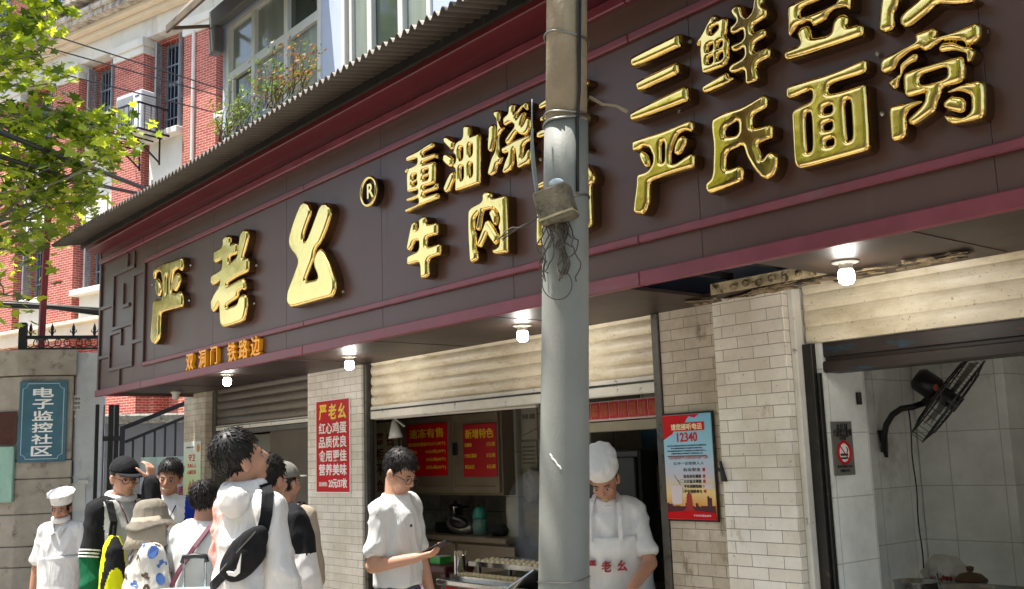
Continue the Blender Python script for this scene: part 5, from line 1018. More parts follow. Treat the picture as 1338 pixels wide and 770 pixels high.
bm = nb(); box(bm, -wt+.08, wt, -.07, .07, 0, .005); box(bm, -wt+.074, -wt+.08, -.076, .076, 0, .022); box(bm, wt, wt+.006, -.076, .076, 0, .022); box(bm, -wt+.08, wt, -.076, -.07, 0, .022); box(bm, -wt+.08, wt, .07, .076, 0, .022); obj('tray_pan', bm, M_steel, t2, world=False)
s0 = None
for j in range(2):
    for i in range(15):
        p = (t2.location.x-wt+.11+i*.041+rnd.uniform(-.003, .003), 4.08-.025+j*.045, zk+.0055)
        if s0 is None:
            s0 = thing('dumpling', 'open topped yellow dumpling on the lower steel tray', 'dumpling', p, group='open topped dumplings on the tray')
            bm = nb(); lathe(bm, [(.013, 0), (.017, .004), (.014, .016), (.019, .026), (.016, .027), (.011, .022)], seg=12)
            for v in bm.verts:
                if v.co.z > .023: v.co.z += .003*math.sin(7*math.atan2(v.co.y, v.co.x))
            obj('wrapper', bm, M_bun, s0, smooth=True, world=False); bm = nb(); ell(bm, (0, 0, .022), (.012, .012, .007), sub=2); obj('filling', bm, M_sm, s0, smooth=True, world=False)
        else: dup(s0, p, rnd.uniform(0, 6))
def pot(name, lab, cat, loc, r, h_, m=M_steel, lid=None, handles=True):
    t = thing(name, lab, cat, loc); bm = nb(); lathe(bm, [(r*.92, 0), (r*.98, .01), (r, h_-.006), (r*1.06, h_), (r*1.06, h_+.004), (r*.97, h_+.002), (r*.94, .012), (.01, .01)], seg=36); obj('pot_body', bm, m, t, smooth=True, world=False)
    if handles:
        for s in (-1, 1): bm = nb(); tube(bm, [(s*r, -.035, h_*.7), (s*(r+.04), -.03, h_*.72), (s*(r+.04), .03, h_*.72), (s*r, .035, h_*.7)], .006, 6); obj('handle', bm, M_dsteel, t, world=False)
    if lid: bm = nb(); lathe(bm, [(r*1.07, h_+.006), (r*1.06, h_+.014), (r*.7, h_+.04), (r*.1, h_+.05), (.016, h_+.055), (.02, h_+.075), (.006, h_+.08)], seg=32); obj('lid', bm, lid, t, smooth=True, world=False)
    return t
q = on_y(790, 756, 4.12); pot('soup_pot', 'steel pot the chef is reaching into on the counter', 'pot', (q.x, 4.12, zk), .085, .05+max(0, q.z-zk-.05))
bm = nb(); q2 = on_y(690, 765, 3.98); bm = nb(); box(bm, -.14, .14, -.1, .1, -.004, .004, M=Matrix.Translation((q2.x+.03, 4.0, zk+.03)) @ Euler((R_(-18), R_(-26), 0)).to_matrix().to_4x4()); tag(obj('steel_plate', bm, M_steel), 'tilted bright steel plate on the counter edge just left of the pole', 'plate')

# ---- right-hand stall
tb = thing('work_table', 'steel work table inside the right hand stall', 'table', (-2.3, 5.0, .006)); zt3 = on_y(1200, 772, 5.0).z - .015
bm = nb(); box(bm, -2.8, -1.2, 4.62, 5.55, zt3-.04, zt3, .005); obj('table_top', bm, M_dsteel, tb)
for x in (-2.75, -1.25):
    for y in (4.67, 5.5): bm = nb(); box(bm, x-.02, x+.02, y-.02, y+.02, .006, zt3-.041); obj('leg', bm, M_dsteel, tb)
q = on_y(1160, 770, 5.3); pot('stock_pot', 'tall steel stock pot with a brown wooden lid at the left of the stall', 'pot', (max(q.x, -2.7), 5.2, zt3), .075, on_y(1160, 753, 5.2).z-zt3, m=M_dsteel, lid=mat('brown_lid', '4f3b22', .7, var=.3, vs=20), handles=False)
q = on_y(1198, 765, 5.05); pot('wide_basin', 'wide shallow steel basin beside the stock pot', 'basin', (q.x, 5.05, zt3), .11, on_y(1198, 760, 5.05).z-zt3, handles=False)
q = on_y(1265, 768, 4.85); pot('wide_basin', 'steel basin with a ladle resting in it at the front of the stall table', 'basin', (q.x, 4.85, zt3), .12, max(.02, on_y(1265, 768, 4.85).z-zt3), handles=False)
q = on_y(1222, 764, 4.9); bm = nb(); tube(bm, [(q.x-.03, 4.98, q.z+.04), (q.x+.05, 4.86, zt3+.01)], .006, 6); ell(bm, (q.x+.06, 4.85, zt3+.012), (.03, .03, .012), sub=2); tag(obj('ladle', bm, M_steel), 'steel ladle leaning between the two basins', 'ladle')
q = on_y(1238, 762, 5.3); bm = nb(); zz = on_y(1238, 730, 5.3).z; ell(bm, (q.x, 5.3, (zt3+zz)/2), (.125, .09, (zz-zt3)/2+.01), sub=5)
for v in bm.verts: v.co += v.normal*(.03*noise.noise(v.co*11)+.012*noise.noise(v.co*31)); v.co.z = max(v.co.z, zt3+.001)
pb = tag(obj('plastic_bag', bm, mat('white_bag', 'b5b0a8', .35, var=.12, vs=14, bump=.4, bs=25), smooth=True), 'white plastic bag of food with red printing on the stall table', 'plastic bag')
bm = nb(); rnd = random.Random(4)
for i in range(9): ell(bm, (q.x-.07+.017*i, 5.3-.095+.0006*(i-4)**2, zt3+.05+rnd.uniform(-.012, .012)), (.012, .006, .014), sub=1)
obj('red_print', bm, mat('bag_print', '7c2b18', .6, var=.4, vs=40), pb, smooth=True)
q = on_y(1316, 765, 4.95); bm = nb(); n = 16; V = [[bm.verts.new((q.x-.13+.3*i/n, 4.85+.2*j/n, zt3+.012+.05*max(0, 1-abs(j-8)/9)+.02*noise.noise(Vector((i*.35, j*.35, 2))) - .02*i/n)) for j in range(n+1)] for i in range(n+1)]
for i in range(n):
    for j in range(n): bm.faces.new((V[i][j], V[i+1][j], V[i+1][j+1], V[i][j+1]))
o = tag(obj('cloth', bm, mat('ochre_cloth', '94803c', .9, var=.25, vs=25, bump=.4), smooth=True), 'folded ochre cleaning cloth on the stall table', 'cloth'); o.modifiers.new('t', 'SOLIDIFY').thickness = .004
# no-smoking sign on the inner pier face (faces +X)
a, b_ = on_x(1084.5, 552, -2.8195), on_x(1117, 620, -2.8195); zz1, zz0 = on_x(1100, 551, -2.8195).z, on_x(1100, 621.5, -2.8195).z
ns = thing('no_smoking_sign', 'grey no smoking sign on the white tiled pier inside the stall', 'sign', (-2.8195, (a.y+b_.y)/2, (zz0+zz1)/2), math.pi/2); w, h = (b_.y-a.y)/2, (zz1-zz0)/2
bm = nb(); box(bm, -w, w, -.005, -.0005, -h, h, .001); obj('plate', bm, mat('brushed_grey', '77756c', .4, metal=.3, var=.08), ns, world=False)
text('line', '本区域', .04, (0, -.006, h*.76), M_ink, ns, bold=.02, sx=.8, **kw2); text('line', '全面禁止吸烟', .034, (0, -.006, h*.57), M_ink, ns, bold=.02, sx=.75, **kw2); text('line', 'NO SMOKING', .016, (0, -.006, h*.45), M_ink, ns, **kw2)
text('line', '违者罚款', .014, (0, -.006, h*.36), M_ink, ns, **kw2); text('line', '投诉举报电话 12345', .014, (0, -.006, -h*.68), M_ink, ns, **kw2); text('line', '控烟办公室', .016, (0, -.006, -h*.84), M_ink, ns, **kw2)
bm = nb(); lathe(bm, [(.052, 0), (.052, .001), (.001, .001)], seg=40, M=Matrix.Translation((0, -.0055, -h*.16)) @ Matrix.Rotation(R_(90), 4, 'X')); obj('disc', bm, M_wht, ns, world=False)
bm = nb(); tube(bm, [(.05*math.cos(t), -.008, -h*.16+.05*math.sin(t)) for t in np.linspace(0, 2*math.pi, 40, endpoint=False)], .0065, 6, closed=True); bar(bm, (-.034, -.0075, -h*.16+.034), (.034, -.0075, -h*.16-.034), .007, .002); obj('red_ring', bm, M_red, ns, world=False)
bm = nb(); box(bm, -.03, .03, -.0085, -.0066, -h*.16-.015, -h*.16-.004); box(bm, -.03, .022, -.0085, -.0066, -h*.16-.03, -h*.16-.022); tube(bm, [(.022, -.008, -h*.16), (.03, -.008, -h*.16+.014), (.02, -.008, -h*.16+.024)], .003, 5); obj('cigarette_mark', bm, M_ink, ns, world=False)
q = on_x(1120, 521, -2.8195); bm = nb(); box(bm, -2.8195, -2.80, q.y-.012, q.y+.012, q.z-.03, q.z+.03, .003); tag(obj('wall_switch', bm, M_darkjamb), 'tiny dark fixing high on the white tiled pier of the stall', 'switch')
# wall fan
XW = -3.159; q = on_x(1152, 578, XW)
fan = thing('wall_fan', 'black industrial wall fan with a wire cage on a curved arm in the stall', 'fan', q)
M_fan = mat('fan_black', '121214', .35, var=.2)
dq = (q-O_).dot(CF)
def fp_(px, py, dd=0.): return dep(px, py, dq+dd)
bm = nb(); pl = [fp_(1142, 563), fp_(1162, 561), fp_(1158, 582), fp_(1154, 598)]
A = [bm.verts.new((XW+.002, p.y, p.z)) for p in pl]; B = [bm.verts.new((XW+.025, p.y, p.z)) for p in pl]; bridge(bm, A, B); bm.faces.new(A); bm.faces.new(B[::-1]); bmesh.ops.recalc_face_normals(bm, faces=bm.faces); obj('wall_plate', bm, M_fan, fan)
bm = nb(); tube(bm, [fp_(1155, 590, -.04), fp_(1155, 572, -.06), fp_(1158, 555, -.08), fp_(1166, 542, -.10), fp_(1178, 534, -.13), fp_(1192, 532, -.15), fp_(1207, 527, -.16)], .017, 10); obj('arm', bm, M_fan, fan, smooth=True)
c = fp_(1232, 518, -.22); axd = (fp_(1250, 532, -.27)-fp_(1214, 500, -.14)).normalized()
ctr = fp_(1240, 519, -.24)
rim0, rim1 = fp_(1198, 572, -.22), fp_(1278, 468, -.22)
Rf = (rim1-rim0).length/2; ctr = (rim0+rim1)/2; ud = (rim1-rim0).normalized()
axd = CR*.80 - CU*.60; axd = (axd - ud*axd.dot(ud)).normalized(); vr_ = (ctr-O_).normalized(); axd = (axd - vr_*axd.dot(vr_)).normalized(); axd = (axd - vr_*.03).normalized(); axd = (axd - ud*axd.dot(ud)).normalized(); sdv = axd.cross(ud).normalized()
def FC(r, a, z): return ctr + (ud*math.cos(a) + sdv*math.sin(a))*r + axd*z
bm = nb()
for r, z in ((Rf, -.036), (Rf, .036), (Rf*.72, .055), (Rf*.4, .06), (Rf*.72, -.05), (Rf*.4, -.055)): tube(bm, [FC(r, a, z) for a in np.linspace(0, 2*math.pi, 48, endpoint=False)], .0045 if r == Rf else .003, 5, closed=True)
for k in range(36): a = 2*math.pi*k/36; tube(bm, [FC(Rf*.15, a, .062), FC(Rf*.6, a+.08, .058), FC(Rf, a+.14, .036), FC(Rf, a+.14, -.036), FC(Rf*.6, a+.08, -.053), FC(Rf*.15, a, -.057)], .0015, 4)
obj('wire_guard', bm, M_fan, fan)
bm = nb()
for k in range(3):
    a0 = k*2.094; P = [FC(.04, a0-.4, -.012), FC(Rf*.9, a0-.25, -.02), FC(Rf*.92, a0+.35, .015), FC(.05, a0+.5, .012)]; V = [bm.verts.new(p) for p in P]; W = [bm.verts.new(p+axd*.003) for p in P]; bridge(bm, V, W); bm.faces.new(V); bm.faces.new(W[::-1])
obj('blade', bm, M_dsteel, fan)
bm = nb(); tube(bm, [FC(0, 0, .07), FC(0, 0, -.05)], .045, 20); obj('hub', bm, M_fan, fan)
bm = nb(); tube(bm, [FC(0, 0, -.055), FC(0, 0, -.07), FC(0, 0, -.17), FC(0, 0, -.195)], [.05, .066, .066, .045], 24); obj('motor', bm, M_fan, fan, smooth=True)
bm = nb(); m0 = FC(0, 0, -.10); bar(bm, fp_(1207, 528, -.16), m0 - Vector((0, 0, .05)), .035); obj('swivel', bm, M_fan, fan)
bm = nb(); p = FC(0, 0, -.10) - CF*.066 ; ell(bm, p, (.014, .014, .02), sub=2); obj('orange_label', bm, mat('orange_label', 'b05a2a', .5), fan)
bm = nb(); c0_ = fp_(1187, 534, -.14); tube(bm, [c0_ + Vector((.004*math.sin(k*1.1), 0, -.06*k)) for k in range(15)], .004, 6); obj('power_cord', bm, M_blk, fan)
# weeds in the awning gutter
def weed(lab, px, py, spread, nl, cols, seed, name='weed'):
    rr = random.Random(seed); t = thing(name, lab, 'weed', on_y(px, py, 2.95)); b = Vector((0, 0, -.02)); bs_, bl = nb(), nb()
    for k in range(nl//10):
        d = Vector((rr.uniform(-1, 1)*spread, rr.uniform(-.25, .35), rr.uniform(.5, 1.2))); P = [b + Vector((rr.uniform(-.08, .08), rr.uniform(-.05, .05), 0))]
        for i in range(6): P.append(P[-1] + d*.055 + Vector((rr.uniform(-.02, .02), rr.uniform(-.02, .02), -.004*i)))
        tube(bs_, P, [.004, .003, .003, .002, .002, .0015, .001], 5)
        for i in range(22):
            p = P[rr.randint(2, 6)] + Vector((rr.uniform(-.05, .05), rr.uniform(-.05, .05), rr.uniform(-.03, .05))); n_ = Vector((rr.uniform(-1, 1), rr.uniform(-1, 1), rr.uniform(0, 1))).normalized(); u_ = n_.orthogonal().normalized(); v_ = n_.cross(u_); s = rr.uniform(.008, .02)
            f = bl.faces.new([bl.verts.new(p + u_*s), bl.verts.new(p + v_*s*.45), bl.verts.new(p - u_*s), bl.verts.new(p - v_*s*.45)]); f.material_index = rr.choice(range(len(cols)))
    obj('stem', bs_, mat('weed_stem', '5a4a32', .8), t, world=False); obj('foliage', bl, cols, t, world=False)
def leafmat(name, col, tr=.5):
    m = bpy.data.materials.new(name); m.use_nodes = True; N = m.node_tree.nodes; L = m.node_tree.links; b = N['Principled BSDF']; c = lin(col) if isinstance(col, str) else col
    b.inputs['Base Color'].default_value = (*c, 1); b.inputs['Roughness'].default_value = .45; b.inputs['Specular IOR Level'].default_value = .4
    tl = N.new('ShaderNodeBsdfTranslucent'); tl.inputs[0].default_value = (c[0]*2.4, c[1]*2.2, c[2]*.8, 1); mx = N.new('ShaderNodeMixShader'); mx.inputs[0].default_value = tr
    L.new(b.outputs[0], mx.inputs[1]); L.new(tl.outputs[0], mx.inputs[2]); L.new(mx.outputs[0], N['Material Output'].inputs[0]); MATS[name] = m; return m
LG = [leafmat('weed_green', (.09, .15, .03)), leafmat('weed_pale', (.16, .2, .06)), leafmat('weed_dark', (.05, .085, .025))]; LR = [leafmat('weed_rust', (.22, .10, .05)), leafmat('weed_maroon', (.10, .04, .04)), LG[0]]
weed('pale green weed sprouting from the awning edge against the brick wall', 292, 178, .7, 150, LG, 1)
weed('tuft of dark green weed at the awning edge under the corner window', 318, 166, .5, 110, [LG[2], LG[0]], 2)
weed('green weed with maroon leaves growing on the awning below the window', 358, 135, .7, 190, [LG[2], LG[0], LR[1]], 3)
weed('rust coloured dry weed leaning right on the awning below the window', 384, 118, .8, 150, LR, 5)

# thin steam over the trays
st_ = tag(obj('steam', ell(nb(), (t1.location.x+.05, 4.5, ztr+.30), (.34, .16, .34), sub=3), None), 'faint steam rising from the hot trays in the hatch', 'steam', kind='stuff')
ms_ = bpy.data.materials.new('steam'); ms_.use_nodes = True; N = ms_.node_tree.nodes; L_ = ms_.node_tree.links; N.remove(N['Principled BSDF'])
pv = N.new('ShaderNodeVolumePrincipled'); pv.inputs['Color'].default_value = (.95, .95, .95, 1); nz = N.new('ShaderNodeTexNoise'); nz.inputs['Scale'].default_value = 5; nz.inputs['Detail'].default_value = 3
tc = N.new('ShaderNodeTexCoord'); L_.new(tc.outputs['Object'], nz.inputs['Vector']); mr = N.new('ShaderNodeMapRange'); mr.inputs[1].default_value = .45; mr.inputs[2].default_value = .75; mr.inputs[3].default_value = 0; mr.inputs[4].default_value = 5.0; L_.new(nz.outputs[0], mr.inputs[0]); L_.new(mr.outputs[0], pv.inputs['Density']); L_.new(pv.outputs[0], N['Material Output'].inputs['Volume']); st_.data.materials.append(ms_)
# ================================================================== people
M_skin = mat('skin', (.50, .27, .18), .5, var=.06, vs=14, spec=.35, sss=.12)
M_skin2 = mat('tanned_skin', (.40, .20, .125), .5, var=.08, vs=14, spec=.35, sss=.12)
M_hair = mat('black_hair', (.013, .011, .010), .5, spec=.3, var=.3, vs=30)
M_lip = mat('lip', (.36, .12, .10), .5); M_eyew = mat('eye_white', (.48, .43, .39), .35); M_iris = mat('iris', (.02, .012, .01), .2); M_teeth = mat('teeth', (.75, .70, .60), .3)
def wrinkle(m, st=.22):
    """fine creases of worn cloth as a bump under the weave"""
    N = m.node_tree.nodes; L = m.node_tree.links; tc = N.new('ShaderNodeTexCoord'); prev = None
    for k, (rot, sc) in enumerate((((.5, .4, .3), (7, 7, 3)), ((-.7, -.5, .8), (12, 12, 5)))):
        mp = N.new('ShaderNodeMapping'); mp.inputs['Rotation'].default_value = rot; mp.inputs['Scale'].default_value = sc; L.new(tc.outputs['Object'], mp.inputs[0])
        nz = N.new('ShaderNodeTexNoise'); nz.inputs['Scale'].default_value = 1; nz.inputs['Detail'].default_value = 2; nz.inputs['Distortion'].default_value = .7; L.new(mp.outputs[0], nz.inputs['Vector'])
        a = N.new('ShaderNodeMath'); a.operation = 'SUBTRACT'; a.inputs[1].default_value = .5; L.new(nz.outputs[0], a.inputs[0]); b = N.new('ShaderNodeMath'); b.operation = 'ABSOLUTE'; L.new(a.outputs[0], b.inputs[0])
        r = N.new('ShaderNodeMapRange'); r.inputs[1].default_value = 0; r.inputs[2].default_value = .16; r.inputs[3].default_value = 1; r.inputs[4].default_value = 0; r.interpolation_type = 'SMOOTHSTEP'; L.new(b.outputs[0], r.inputs[0])
        bp = N.new('ShaderNodeBump'); bp.inputs['Strength'].default_value = st; bp.inputs['Distance'].default_value = .010; L.new(r.outputs[0], bp.inputs['Height'])
        if prev: L.new(prev.outputs[0], bp.inputs['Normal'])
        prev = bp
    L.new(prev.outputs[0], N['Principled BSDF'].inputs['Normal']); return m
def cloth(name, col, **k): return wrinkle(mat(name, col, .88, var=k.pop('var', .05), vs=k.pop('vs', 6), spec=.25, **k))
M_wcloth = cloth('white_cotton', 'd3d2d0'); M_wcloth2 = cloth('white_uniform', 'cfcfce'); M_wnylon = wrinkle(mat('white_nylon', 'd6d2cf', .5, var=.04, spec=.4), .32)
M_denim = cloth('grey_denim', '4a5560'); M_blackc = cloth('black_fabric', '17171a'); M_darktr = cloth('dark_trousers', '22242a'); M_grey = cloth('grey_cotton', 'a9a8a3')
M_shoe = mat('shoe', '2a2a2c', .5)
def fold(me, amp, sc, seed=0., stretch=(1, 1, .45), mask=None):
    """cloth creases: warped ridged noise pushed along the normals, in two directions"""
    off = Vector((seed*3.7, seed*1.3, seed*2.1)); R1 = Euler((.5, .35, .2)).to_matrix(); R2 = Euler((-.6, -.5, .9)).to_matrix()
    nrm = np.empty(len(me.vertices)*3); me.vertices.foreach_get('normal', nrm); nrm = nrm.reshape(-1, 3).tolist()
    for v, n_ in zip(me.vertices, nrm):
        c = v.co.copy(); w = Vector((noise.noise(c*3+off), noise.noise(c*3+off+Vector((9, 2, 5))), noise.noise(c*3-off)))*.55
        p = R1 @ c; p = Vector((p.x, p.y, p.z*.5))*sc*.55 + off + w; q = R2 @ c; q = Vector((q.x, q.y, q.z*.45))*sc*.95 - off + w
        a_ = max(0, 1-abs(noise.noise(p))*3.4)**1.6; b_ = max(0, 1-abs(noise.noise(q))*3.4)**1.6; lg = noise.noise(c*2.2+off)
        v.co = c + Vector(n_)*(amp*(a_*1.25+b_*.7-.25+lg*.5)*(mask(v.co) if mask else 1))
def make_head(bm, M, s, smile=False):
    S = M @ Matrix.Diagonal((s, s, s, 1))
    ell(bm, (0, -.014, .032), (.074, .094, .088), S, 4); ell(bm, (0, .02, -.028), (.064, .074, .082), S, 4)
    ell(bm, (0, .038, -.078), (.044, .044, .033), S); ell(bm, (0, .062, -.098), (.02, .02, .016), S)
    ell(bm, (0, .078, .016), (.05, .014, .012), S)
    for k in (-1, 1):
        ell(bm, (k*.036, .064, -.03), (.026, .022, .024), S); ell(bm, (k*.077, -.006, -.012), (.010, .021, .033), S); ell(bm, (k*.082, -.012, -.002), (.008, .016, .02), S)
        ell(bm, (k*.011, .094, -.034), (.009, .011, .008), S, 2)
    capsule(bm, (0, .088, .012), (0, .106, -.026), .0085*s, .0125*s, S); ell(bm, (0, .086, -.058), (.024, .012, .007), S, 2); ell(bm, (0, .084, -.071), (.021, .012, .007), S, 2)
def face_bits(M, s, root, smile=False, glasses=False, look=-.1):
    S = M @ Matrix.Diagonal((s, s, s, 1))
    for k in (-1, 1):
        bm = nb(); ell(bm, (k*.031, .0835, -.002), (.0135, .007, .0058), S, 2); e = obj('eye', bm, M_eyew, root, smooth=True, world=False)
        bm = nb(); ell(bm, (k*.031, .0885, -.003), (.0078, .0034, .0058), S, 2); obj('iris', bm, M_iris, e, smooth=True, world=False)
        bm = nb(); tube(bm, [S @ Vector((k*(.016+.008*i), .0915-.0022*i, .0185+.0035*math.sin(i*.9))) for i in range(5)], [.002*s, .0032*s, .0034*s, .0026*s, .0012*s], 6); obj('eyebrow', bm, M_hair, root, smooth=True, world=False)
        bm = nb(); tube(bm, [S @ Vector((k*(.017+.007*i), .0885-.0017*i, .0015+.0032*math.sin(i*.8))) for i in range(5)], .0013*s, 5); obj('eyelid', bm, M_iris, e, world=False)
    bm = nb()
    if smile:
        tube(bm, [S @ Vector((.031*t, .0955-.014*t*t, -.064+.010*t*t)) for t in np.linspace(-1, 1, 9)], [.0012*s]+[.0055*s]*7+[.0012*s], 8); mo = obj('mouth', bm, M_lip, root, smooth=True, world=False)
        bm = nb(); tube(bm, [S @ Vector((.024*t, .0990-.0142*t*t, -.062+.009*t*t)) for t in np.linspace(-.75, .75, 7)], .0022*s, 6); obj('teeth', bm, M_teeth, mo, smooth=True, world=False)
    else:
        tube(bm, [S @ Vector((.024*t, .0968-.010*t*t, -.064-.002*abs(t))) for t in np.linspace(-1, 1, 9)], [.001*s]+[.0035*s]*7+[.001*s], 8); obj('mouth', bm, M_lip, root, smooth=True, world=False)
    if glasses:
        bm = nb()
        for k in (-1, 1):
            tube(bm, [S @ Vector((k*.034+.024*math.cos(a), .103-.06*abs(k*.034+.024*math.cos(a))**1.3, -.004+.019*math.sin(a))) for a in np.linspace(0, 6.283, 24, endpoint=False)], .0016*s, 6, closed=True)
            tube(bm, [S @ Vector((k*.058, .098, 0)), S @ Vector((k*.078, .05, .004)), S @ Vector((k*.086, -.01, .004)), S @ Vector((k*.082, -.03, -.01))], .0018*s, 6)
        tube(bm, [S @ Vector((-.011, .104, 0)), S @ Vector((0, .108, .003)), S @ Vector((.011, .104, 0))], .0018*s, 6); obj('glasses', bm, mat('glasses_frame', '1b1a1c', .25, metal=.4), root, smooth=True, world=False)
def make_hair(M, s, root, style='short', seed=1, m=None, under=False):
    """shell over the skull plus a coat of locks"""
    S = M @ Matrix.Diagonal((s, s, s, 1)); rr = random.Random(seed)
    def on(p):   # inside the hair line?
        x, y, z = p
        if under and (z > .045 or y > .05): return False
        front = .052 if style != 'bob' else .040
        if y > .058: return z > front
        if y > -.012: return z > -.012 + (y+.012)*.75 - (.0 if style == 'short' else .03)
        return z > (-.062 if style == 'short' else -.10)
    bm = nb(); ell(bm, (0, -.016, .036), (.081, .101, .096), None, 4)
    if style == 'short': 
        for v in bm.verts:
            t = max(0, min(1, (v.co.z-.03)/.09)); v.co += Vector((v.co.x, (v.co.y+.016), v.co.z-.036)).normalized()*(.010*t-.004*(1-t)*(1 if v.co.z < -.02 else 0))
    else:
        for v in bm.verts:
            if v.co.z < .0: v.co.x *= 1.02
    bmesh.ops.delete(bm, geom=[v for v in bm.verts if not on(v.co)], context='VERTS')
    for v in bm.verts: v.co += Vector((rr.uniform(-1, 1), rr.uniform(-1, 1), rr.uniform(-1, 1)))*.0015
    pts = [(v.co.copy(), v.normal.copy()) for v in bm.verts]; bm.normal_update(); pts = [(v.co.copy(), v.normal.copy()) for v in bm.verts]
    if under: pts = [q_ for q_ in pts if q_[0].z < .015] or pts
    for i in range(260 if under else 900):
        p, n = rr.choice(pts); c = Vector((.01, -.035, .13)); d = (p-c); d = (d - n*d.dot(n)); d = d.normalized() if d.length > 1e-4 else n.orthogonal()
        d = (d + n*rr.uniform(.05, .4) + Vector((rr.uniform(-.35, .35), rr.uniform(-.35, .35), rr.uniform(-.3, .1)))).normalized() if not under else (Vector((0, 0, -1)) + n*.1 + Vector((rr.uniform(-.3, .3), rr.uniform(-.3, .3), 0))).normalized(); L_ = rr.uniform(.014, .032) if style == 'short' else rr.uniform(.02, .045)
        q = p - n*.003; side = d.cross(n).normalized()*rr.uniform(.002, .0042)
        a = [bm.verts.new(q-side), bm.verts.new(q+side), bm.verts.new(q+n*.003)]; mid = q + d*L_*.55 + n*.004; b_ = [bm.verts.new(mid-side*.8), bm.verts.new(mid+side*.8), bm.verts.new(mid+n*.002)]; tip = bm.verts.new(q + d*L_ - n*.001)
        bridge(bm, a, b_); [bm.faces.new((b_[k], b_[(k+1) % 3], tip)) for k in range(3)]
    bmesh.ops.transform(bm, matrix=S, verts=bm.verts); return obj('hair', bm, m or M_hair, root, smooth=True, world=False)
def make_hand(bm, wrist, d, palm_n, s, curl=.5, side=1):
    """palm + five fingers; d = pointing direction, palm_n = out of the palm"""
    d = Vector(d).normalized(); n = (Vector(palm_n) - d*Vector(palm_n).dot(d)).normalized(); w = d.cross(n)*side
    W = Vector(wrist); 
    for k in (-.027, -.009, .009, .027): capsule(bm, W + d*.012*s + w*k*.55*s, W + d*.088*s + w*k*s, .0135*s, .0125*s)
    for k, L_, r in ((-.031, .062, .0082), (-.0105, .078, .009), (.0105, .072, .0088), (.031, .055, .0076)):
        p = W + d*.09*s + w*k*s; dd = d.copy()
        for j, f in enumerate((.42, .33, .25)):
            a = curl*(.55, .9, .75)[j]; dd = (dd*math.cos(a) + n*math.sin(a)).normalized(); q = p + dd*L_*f*s; capsule(bm, p, q, r*s*(1-.09*j), r*s*(.93-.09*j), None, 10); p = q
    p = W + d*.03*s - w*.03*s; dd = (d*.62 - w*.62 + n*.45).normalized()
    for j, f in enumerate((.038, .03, .024)): q = p + dd*f*s; capsule(bm, p, q, (.0115-.0012*j)*s, (.0105-.0012*j)*s, None, 10); p = q; dd = (dd + d*.35 + n*.25*curl).normalized()
